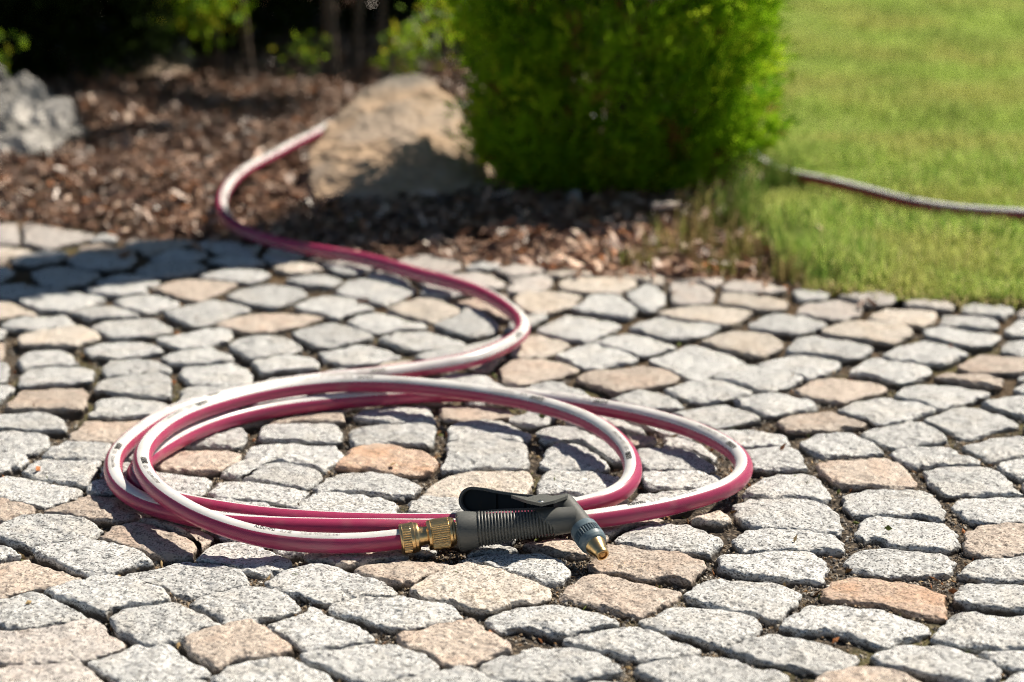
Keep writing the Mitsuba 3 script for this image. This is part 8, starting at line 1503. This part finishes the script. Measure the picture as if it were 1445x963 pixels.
DARK = [(0.016, 0.028, 0.008), (0.022, 0.038, 0.010), (0.034, 0.055, 0.012)]
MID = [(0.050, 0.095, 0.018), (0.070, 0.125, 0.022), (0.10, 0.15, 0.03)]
GAPS = [(np.array(p), r) for p, r in [((-0.70, 4.98, 0.17), 0.16), ((-0.23, 4.76, 0.10), 0.15), ((-0.165, 4.80, 0.17), 0.13), ((-1.055, 4.42, 0.13), 0.06), ((-0.46, 4.72, 0.08), 0.05)]]
grng = np.random.default_rng(91)
GAPS += [(np.array([grng.uniform(-0.95, -0.15), grng.uniform(3.9, 5.0), 0.0]), grng.uniform(0.025, 0.075)) for _ in range(26)]
SD = np.array(SUN) / np.linalg.norm(SUN)
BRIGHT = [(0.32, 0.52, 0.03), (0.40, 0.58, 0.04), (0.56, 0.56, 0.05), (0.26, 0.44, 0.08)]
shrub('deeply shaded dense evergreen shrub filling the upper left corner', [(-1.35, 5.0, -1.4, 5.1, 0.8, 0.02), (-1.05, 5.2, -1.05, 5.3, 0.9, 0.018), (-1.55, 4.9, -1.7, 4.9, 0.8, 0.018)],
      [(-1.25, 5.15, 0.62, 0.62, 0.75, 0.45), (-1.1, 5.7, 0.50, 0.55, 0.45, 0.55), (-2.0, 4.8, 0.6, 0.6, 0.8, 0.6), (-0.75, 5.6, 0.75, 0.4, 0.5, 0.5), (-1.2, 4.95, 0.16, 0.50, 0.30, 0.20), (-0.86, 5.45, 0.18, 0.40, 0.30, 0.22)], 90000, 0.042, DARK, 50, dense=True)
shrub('tall shrub with thick brown stems standing behind the tan boulder', [(-0.425, 5.02, -0.45, 5.1, 1.6, 0.018), (-0.375, 5.10, -0.30, 5.2, 1.7, 0.011), (-0.325, 5.16, -0.2, 5.3, 1.7, 0.010), (-0.62, 5.05, -0.75, 5.1, 1.5, 0.011), (-0.40, 5.18, -0.1, 5.5, 1.6, 0.011)],
      [(-0.35, 5.35, 1.15, 0.80, 0.70, 0.62), (0.22, 5.15, 1.25, 0.55, 0.50, 0.5), (-0.9, 5.0, 1.25, 0.55, 0.6, 0.55)], 42000, 0.045, MID, 51, z_low=0.30, shell=0.45)
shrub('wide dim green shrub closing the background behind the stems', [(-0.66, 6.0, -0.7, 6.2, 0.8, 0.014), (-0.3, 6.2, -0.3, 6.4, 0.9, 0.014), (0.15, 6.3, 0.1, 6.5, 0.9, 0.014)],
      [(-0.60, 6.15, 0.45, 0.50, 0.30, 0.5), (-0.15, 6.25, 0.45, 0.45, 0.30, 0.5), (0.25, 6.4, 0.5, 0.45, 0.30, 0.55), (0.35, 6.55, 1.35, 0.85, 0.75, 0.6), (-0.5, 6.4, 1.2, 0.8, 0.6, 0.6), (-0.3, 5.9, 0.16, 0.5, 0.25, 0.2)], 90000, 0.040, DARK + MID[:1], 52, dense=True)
shrub('young shoot with bright lime green leaves near the top edge', [(-0.690, 5.02, -0.69, 5.0, 0.12, 0.004)], [(-0.715, 4.98, 0.165, 0.075, 0.06, 0.055)], 260, 0.042, BRIGHT, 53, name='leafy_shoot')
shrub('leafy shoot with yellow and pale green leaves just behind the tan boulder', [(-0.235, 4.78, -0.22, 4.75, 0.13, 0.004), (-0.20, 4.80, -0.15, 4.78, 0.16, 0.004)], [(-0.23, 4.76, 0.10, 0.055, 0.05, 0.06), (-0.165, 4.80, 0.17, 0.06, 0.05, 0.07), (-0.29, 4.85, 0.2, 0.06, 0.05, 0.05)], 420, 0.032, BRIGHT + [(0.50, 0.54, 0.40)], 54, name='leafy_shoot')
shrub('sparse little shoot among the stems behind the hose', [(-0.47, 4.72, -0.47, 4.7, 0.09, 0.003)], [(-0.46, 4.72, 0.08, 0.05, 0.05, 0.06)], 90, 0.024, MID + BRIGHT, 55, name='leafy_shoot')
shrub('small lime leaf shoot above the grey boulder at the left edge', [(-1.06, 4.45, -1.06, 4.45, 0.12, 0.003)], [(-1.055, 4.42, 0.13, 0.03, 0.03, 0.03)], 40, 0.026, BRIGHT, 56, name='leafy_shoot')

# ---------------------------------------------------------------- garden hose
HOSE = np.array([[float(t) for t in l.split()] for l in """982.2 3153.4 25.0 14
786.3 3208.5 25.0 14
671.2 3259.6 25.0 14
591.1 3375.9 25.0 14
518.1 3505.8 24.0 14
471.2 3621.6 16.0 14
440.0 3800.0 12.0 15
330.0 4020.0 20.0 15
150.0 4220.0 20.0 15
-50.0 4340.0 20.0 15
-200.0 4380.0 21.0 15
-290.0 4320.0 21.0 15
-359.1 4098.8 21.0 18
-400.6 3911.9 21.0 20
-431.7 3757.8 21.0 22
-460.3 3613.6 21.0 24
-469.6 3450.7 21.0 28
-461.8 3321.2 21.0 34
-441.9 3211.9 21.0 38
-402.6 3109.2 21.0 52
-353.5 3046.6 18.0 56
-293.8 3010.7 13.0 56
-240.0 2976.8 12.0 56
-186.1 2925.2 12.0 54
-133.0 2853.2 13.0 50
-82.5 2788.3 15.0 44
-39.5 2713.5 18.0 36
-7.7 2630.6 20.0 28
12.7 2545.5 20.0 24
7.2 2476.1 19.0 32
-15.5 2431.6 17.0 45
-45.0 2392.6 15.0 50
-74.3 2376.4 13.0 50
-104.2 2365.1 11.0 48
-147.1 2343.9 10.5 45
-190.5 2327.3 10.5 40
-233.5 2306.2 11.0 35
-277.7 2273.6 12.0 30
-317.7 2233.4 13.0 25
-358.2 2181.9 14.5 22
-378.4 2132.2 14.5 20
-389.7 2079.7 14.5 16
-395.6 2031.9 14.5 12
-391.6 1986.0 14.5 8
-380.1 1941.4 14.0 2
-361.8 1906.4 13.0 -4
-343.4 1884.6 12.0 -8
-327.5 1872.0 11.5 -6
-309.2 1859.5 11.0 -4
-274.0 1841.3 10.5 10
-232.9 1827.8 10.5 28
-187.9 1822.0 10.5 38
-142.8 1820.1 10.5 40
-91.4 1819.2 10.5 36
-40.1 1819.2 10.5 28
11.3 1823.9 10.5 18
50.1 1834.5 10.5 8
95.2 1852.6 11.0 0
141.4 1874.5 12.0 -2
175.6 1897.1 13.0 2
206.6 1925.0 14.5 8
222.9 1954.9 16.0 14
228.1 1988.8 18.0 20
223.4 2014.6 20.0 24
210.4 2047.9 21.0 28
189.4 2086.9 21.0 30
158.7 2126.8 20.0 30
126.6 2162.1 18.0 30
93.9 2190.2 16.0 30
59.6 2217.5 14.0 28
13.6 2243.8 12.0 26
-33.3 2260.3 10.5 24
-80.4 2263.5 10.0 22
-126.3 2254.2 9.8 20
-164.6 2243.0 9.8 15
-202.4 2230.5 9.8 12
-239.5 2214.0 9.8 10
-275.2 2191.1 9.8 12
-308.1 2157.4 10.0 12
-330.5 2120.3 10.4 12
-349.1 2073.9 11.0 14
-361.5 2031.0 11.8 16
-368.7 1993.7 12.0 18
-365.7 1960.5 12.0 18
-352.2 1928.8 11.8 22
-329.4 1904.6 11.5 28
-303.2 1885.5 11.0 34
-278.3 1873.0 10.8 38
-236.0 1855.0 10.5 40
-189.9 1843.2 10.5 40
-153.1 1837.4 10.5 40
-105.0 1834.5 10.5 38
-53.3 1835.5 10.5 30
-14.6 1841.4 10.8 22
31.0 1856.6 12.0 12
81.5 1878.1 16.0 8
99.4 1893.7 18.0 12
112.0 1919.1 20.0 18
117.2 1952.6 22.5 20
115.7 1989.7 25.0 22
107.8 2027.5 27.0 25
93.6 2068.6 28.5 28
73.6 2105.8 29.0 28
37.0 2150.0 29.0 27
-0.4 2181.2 28.5 26
-47.1 2209.1 28.0 25
-86.0 2225.9 28.0 25
-125.2 2238.7 28.0 25
-164.3 2243.0 28.0 25
-202.7 2238.7 28.0 24
-239.9 2223.1 28.0 22
-275.5 2198.0 28.0 22
-307.9 2161.0 28.5 20
-334.4 2116.5 30.0 18
-349.2 2075.2 31.0 16
-357.1 2030.5 32.0 14
-359.6 1982.8 33.0 10
-354.8 1941.6 32.5 6
-342.5 1900.0 32.0 2
-324.4 1861.4 31.0 0
-302.4 1828.3 30.0 -3
-280.8 1802.6 28.5 -5
-256.2 1783.7 25.5 -6
-226.6 1775.9 19.0 -6
-195.2 1774.6 14.5 -6
-163.9 1774.6 12.5 -6
-132.8 1777.8 12.0 -5
-104.8 1783.5 12.8 -5
-93.6 1786.0 13.2 -5""".split('\n')])
HR = 0.0092
hp = HOSE[:, :3] / 1000
chord = np.r_[0, np.cumsum(np.linalg.norm(np.diff(hp, axis=0), axis=1) ** 0.75)]
from scipy.ndimage import gaussian_filter1d
cs = CubicSpline(chord, hp)
dense = cs(np.linspace(0, chord[-1], 6000))
s = np.r_[0, np.cumsum(np.linalg.norm(np.diff(dense, axis=0), axis=1))]
S_N = int(s[-1] / 0.0035)
sv = np.linspace(0, s[-1], S_N)
path = np.stack([np.interp(sv, s, dense[:, k]) for k in range(3)], -1)
sm = gaussian_filter1d(path, 5, axis=0, mode='nearest'); e = np.minimum(np.arange(S_N), np.arange(S_N)[::-1])[:, None] / 20.0
path = np.where(e < 1, path * (1 - e) + sm * e, sm)
kn = np.array([s[np.argmin(np.linalg.norm(dense - p, axis=1))] for p in hp[::1]]) if False else np.interp(chord, np.linspace(0, chord[-1], 6000), s)
lean = gaussian_filter1d(np.interp(sv, kn, HOSE[:, 3]), 6, mode='nearest') * np.pi / 180
tan = np.gradient(path, axis=0); tan /= np.linalg.norm(tan, axis=1, keepdims=True)
Lf = np.cross([0, 0, 1.0], tan); Lf /= np.linalg.norm(Lf, axis=1, keepdims=True)
Uf = np.cross(tan, Lf)
Wd = np.cos(lean)[:, None] * Uf + np.sin(lean)[:, None] * Lf
Vd = np.cross(tan, Wd)
def hose_surface(sq, phi, off=0.0):
    f = lambda a: np.stack([np.interp(sq, sv, a[:, k]) for k in range(3)], -1)
    return f(path) + np.asarray(HR + off)[..., None] * (np.cos(phi)[..., None] * f(Wd) + np.sin(phi)[..., None] * f(Vd))
M = 40
phi = np.linspace(-np.pi, np.pi, M + 1)
hv = path[:, None] + HR * (np.cos(phi)[None, :, None] * Wd[:, None] + np.sin(phi)[None, :, None] * Vd[:, None])
huv = np.stack(np.broadcast_arrays(phi[None] / (2 * np.pi), sv[:, None]), -1)
i, j = np.meshgrid(np.arange(S_N - 1), np.arange(M), indexing='ij')
b = M + 1
hq = np.stack([i * b + j, (i + 1) * b + j, (i + 1) * b + j + 1, i * b + j + 1], -1).reshape(-1, 4)[:, ::-1]
hose = thing('garden_hose', 'coiled magenta garden hose with broad white stripe running over the cobbles to the lawn', 'garden hose')
hn = (hv - path[:, None]).reshape(-1, 3) / HR
hvv, hff, _ = meshkit.arrays((hv.reshape(-1, 3), hq))
scene[hose + '__tube'] = {'type': 'ply', 'filename': meshkit.write_ply((hvv, hff), False, huv.reshape(-1, 2), None, normals=hn), 'face_normals': False, 'bsdf': {'type': 'ref', 'id': 'hose_vinyl'}}
# lettering along the white stripe, repeated every 21 cm
def wrap(text, height, bold, length):
    m = meshkit.text_mesh(text, height, depth=0.0002, bold=bold)
    v = np.array(m.vertices); f = np.array(m.faces)
    v, f = trimesh.remesh.subdivide_to_size(v, f, 0.0016)
    v[:, 0] *= length / v[:, 0].max()
    return v, f
WORDS = [(0.0, wrap('ALBUHRO', 0.0052, True, 0.019), 'hose_print'), (0.023, wrap('1/2', 0.0034, True, 0.011), 'hose_print_faint'), (0.042, wrap('12,5 mm 12 bar', 0.0030, False, 0.036), 'hose_print_faint')]
anchor = sv[np.argmin(np.linalg.norm(path - np.array([-0.2205, 1.8057, 0.019]), axis=1) + 9 * (sv < sv[-1] - 0.6))] - 0.004
for dark in ('hose_print', 'hose_print_faint'):
    vs, fs = [], []
    for rep in range(-40, 4):
        for ds, (v, f), b_ in WORDS:
            s0 = anchor + rep * 0.212 + ds
            if b_ != dark or s0 < 0.05 or s0 + 0.04 > sv[-1] - 0.02:
                continue
            yy_ = v[:, 1] - 0.0024
            vs.append(hose_surface(s0 + v[:, 0], -yy_ / HR, 0.00010 + v[:, 2])); fs.append(f)
    v, f = cat(vs, fs)
    lk = obj('lettering' if dark == 'hose_print' else 'faint_lettering', (v, f), dark, hose)
    tag(lk, kind='stuff')

# ---------------------------------------------------------------- brass coupling
end = path[-1]; C_DIR = np.array([-0.0484, 1.7926, 0.0178]) - end; C_LEN = np.linalg.norm(C_DIR) * 1000
cd = C_DIR / np.linalg.norm(C_DIR)
def knurl(rows, count, depth):
    rows = set(rows)
    return lambda k, ang: 1 - depth * (0.5 - 0.5 * np.cos(np.clip(((ang * count / (2 * np.pi)) % 1.0), 0, 1) * 2 * np.pi)) ** 2 if k in rows else 1.0
coupling = thing('hose_coupling', 'knurled brass quick coupling joining the hose end to the spray gun', 'hose coupling')
nut = [(-6, 9.3), (-6, 12.6), (-5, 13.6), (-4, 13.9), (-3.6, 13.5), (-3.4, 13.6), (3.4, 13.6), (3.6, 13.5), (4, 13.9), (6.5, 13.9), (7.2, 13.2), (9.5, 13.0), (11, 12.0), (11, 8.6)]
obj('nut', lathe(end, cd, nut, 256, knurl([5, 6], 36, 0.05)), 'brass', coupling)
obj('body', lathe(end, cd, [(8, 8.6), (14, 8.6), (15, 8.2), (18, 8.2), (19, 9.0), (24, 9.0)], 64), 'brass', coupling, smooth=30)
sleeve = [(18.5, 8.6), (18.5, 12.2), (19.3, 13.2), (21.5, 13.4), (22, 13.0), (22.3, 13.9), (37.5, 13.9), (37.8, 13.2), (38.2, 13.7), (40.2, 13.7), (41.2, 12.6), (43.0, 12.4), (43.4, 11.4), (43.4, 7.5)]
obj('sleeve', lathe(end, cd, sleeve, 320, knurl([5, 6], 42, 0.045)), 'brass', coupling)
obj('neck', lathe(end, cd, [(42, 8.4), (47, 8.4), (47.3, 9.4), (49, 9.4), (49.3, 8.4), (C_LEN + 3, 8.4)], 64), 'brass', coupling, smooth=30)

# ---------------------------------------------------------------- spray gun
gun = thing('spray_gun', 'grey spray gun with ribbed grip, black trigger and brass nozzle lying on the setts', 'spray gun')
G0 = np.array([-0.0489, 1.7907, 0.018]); GJ = np.array([0.057, 1.7915, 0.0295])
gax = GJ - G0; GL = np.linalg.norm(gax) * 1000; ga = gax / np.linalg.norm(gax)
prof = [(0.0, 7.5), (0.0, 14.5), (0.8, 16.2), (2.2, 17.3), (5, 17.6), (10, 17.2), (15, 16.4), (18.5, 15.7)]
t0, t1, pitch_ = 19.0, 88.0, 2.85
base_r = lambda t: np.interp(t, [18, 30, 45, 62, 78, 92, 110], [15.7, 14.9, 13.6, 12.7, 12.4, 12.2, 11.0])
nr = int((t1 - t0) / pitch_)
rib_rows = []
for k in range(nr):
    a = t0 + k * pitch_
    for ft, dr_ in ((0.0, -1.5), (0.34, -1.5), (0.42, 0.15), (0.70, 0.5), (0.96, 0.15)):
        rib_rows.append((len(prof), dr_)); prof.append((a + ft * pitch_, base_r(a + ft * pitch_) + dr_))
prof += [(t, base_r(t)) for t in (88.5, 91, 96, 102, GL)]
v, f = lathe(G0, ga, prof, 96)
# ribs fade out on the saddle at the upper front of the grip
rel = v - G0; tt = rel @ ga * 1000; rad = rel - (rel @ ga)[:, None] * ga; rn = np.linalg.norm(rad, axis=1)
fade = np.clip((tt - 68 - 13 * (1 - rad[:, 2] / np.maximum(rn, 1e-6))) / 5, 0, 1) * (tt > 60)
target = base_r(tt) / 1000
newr = rn * (1 - fade) + target * fade
sel = tt > 18.9
v[sel] = (v - rad)[sel] + (rad / np.maximum(rn, 1e-9)[:, None] * newr[:, None])[sel]
obj('grip', (v, f), 'grip_rubber', gun, smooth=32)
TIP = np.array([0.0796, 1.7504, 0.0105]); BB = np.array([0.0455, 1.8165, 0.0375])
bd = (TIP - BB) / np.linalg.norm(TIP - BB); BL = np.linalg.norm(TIP - BB) * 1000
obj('barrel', lathe(BB, bd, [(-3.0, 0.1), (-2.8, 4), (-1.8, 7.2), (0, 9.0), (2, 9.8), (8, 10.0), (20, 10.4), (36, 10.8), (44, 11.0)], 72), 'grip_rubber', gun, smooth=40)
cl = [(40, 10.9), (40.6, 12.1), (41.5, 12.5), (47.5, 12.9), (48.3, 12.9), (48.5, 12.2), (48.8, 12.9), (56.2, 12.9), (56.5, 12.4), (57, 12.8), (61, 12.4), (63.5, 11.2), (64.5, 10.0), (64.5, 8.5)]
obj('collar', lathe(BB, bd, cl, 288, knurl([6, 7], 32, 0.16)), 'collar_plastic', gun)
nz = [(63, 9.4), (64.8, 9.4), (BL - 4.5, 6.4), (BL - 3.8, 5.9), (BL - 3.4, 6.2), (BL - 0.6, 6.0), (BL, 5.5), (BL, 4.4), (BL - 2.8, 4.2), (BL - 2.8, 0.05)]
nozzle = obj('nozzle', lathe(BB, bd, nz, 64), 'brass', gun, smooth=30)
obj('pin', lathe(BB, bd, [(BL - 3, 2.9), (BL - 0.8, 2.9), (BL - 0.3, 2.4), (BL - 0.3, 0.05)], 40), 'brass_dull', nozzle, smooth=30)
# trigger: a channel-shaped lever hinged at the barrel, its hollow side to the grip
TE = np.array([-0.0352, 1.8393, 0.031]); TP = np.array([0.046, 1.824, 0.036])
ts = (TP - TE) / np.linalg.norm(TP - TE); TL = np.linalg.norm(TP - TE)
tn = np.array([0.0, -0.94, 0.30]); tn -= ts * (tn @ ts); tn /= np.linalg.norm(tn)          # towards the grip and the viewer
th = np.cross(tn, ts); th = th if th[2] > 0 else -th
hh = lambda t: np.interp(t, [0, 12, 22, 40, 60, 75, 90, 120], [12.2, 11.0, 8.8, 6.2, 4.4, 3.4, 2.6, 2.2])          # upper edge
hl = lambda t: np.interp(t, [0, 12, 22, 40, 60, 75, 90, 120], [12.2, 11.4, 10.2, 9.4, 8.8, 8.2, 7.4, 6.6])        # lower edge
ang = np.linspace(np.pi / 2, 3 * np.pi / 2, 22)
outl = [(12.2 * math.cos(a), 12.2 * math.sin(a)) for a in ang] + [(t, -hl(t)) for t in np.linspace(6, TL * 1000, 16)] + [(t, hh(t)) for t in np.linspace(TL * 1000, 6, 16)]
P_out = Polygon(outl).buffer(0)
P_in = P_out.buffer(-2.3)
def prism(poly, z0, z1):
    m = trimesh.creation.extrude_polygon(poly, z1 - z0, engine='earcut')
    v = np.array(m.vertices); v[:, 2] += z0
    return v, np.array(m.faces)
def to_trigger(v):
    return TE + (v[:, :1] * ts + v[:, 1:2] * th + v[:, 2:3] * tn) / 1000
pieces = [prism(P_out.difference(P_in), -3.2, 7.5)]
cup = [prism(P_in.buffer(0.05), -3.0, -1.2)]
for t in (21, 47, 68):
    cup.append(prism(shapely.box(t - 0.8, -hl(t) + 1.0, t + 0.8, hh(t) - 1.0), -1.22, 3.2))
v, f = cat([to_trigger(p[0]) for p in pieces], [p[1] for p in pieces])
tm = trimesh.Trimesh(v, f, process=False)
trig = obj('trigger', tm, 'trigger_shell_lit', gun, smooth=35)
v, f = cat([to_trigger(p[0]) for p in cup], [p[1] for p in cup])
obj('hollow_web', trimesh.Trimesh(v, f, process=False), 'black_plastic_shaded', trig, smooth=35)
plate = Polygon([(-0.0003, 1.8081), (0.0142, 1.7993), (0.0277, 1.8134), (0.0352, 1.8042), (0.0499, 1.8111), (0.0491, 1.8052), (0.0374, 1.7877), (0.0259, 1.7762), (0.0141, 1.7868)]).buffer(0.0012).buffer(-0.0006)
m = trimesh.creation.extrude_polygon(plate, 0.0028, engine='earcut'); v = np.array(m.vertices)
v[:, 2] += 0.0445 - 0.10 * (v[:, 1] - 1.80)
obj('hinge_plate', (v, np.array(m.faces)), 'grip_rubber', trig, smooth=30)
RV = np.array([0.0254, 1.7834, 0.0468])
obj('rivet', lathe(RV + [0, 0, 0.0005], np.array([0, -0.1, 1.0]), [(0, 3.0), (1.2, 3.0), (1.9, 2.3), (2.2, 1.2), (2.25, 0.02)], 32), 'rivet_steel', trig, smooth=40)
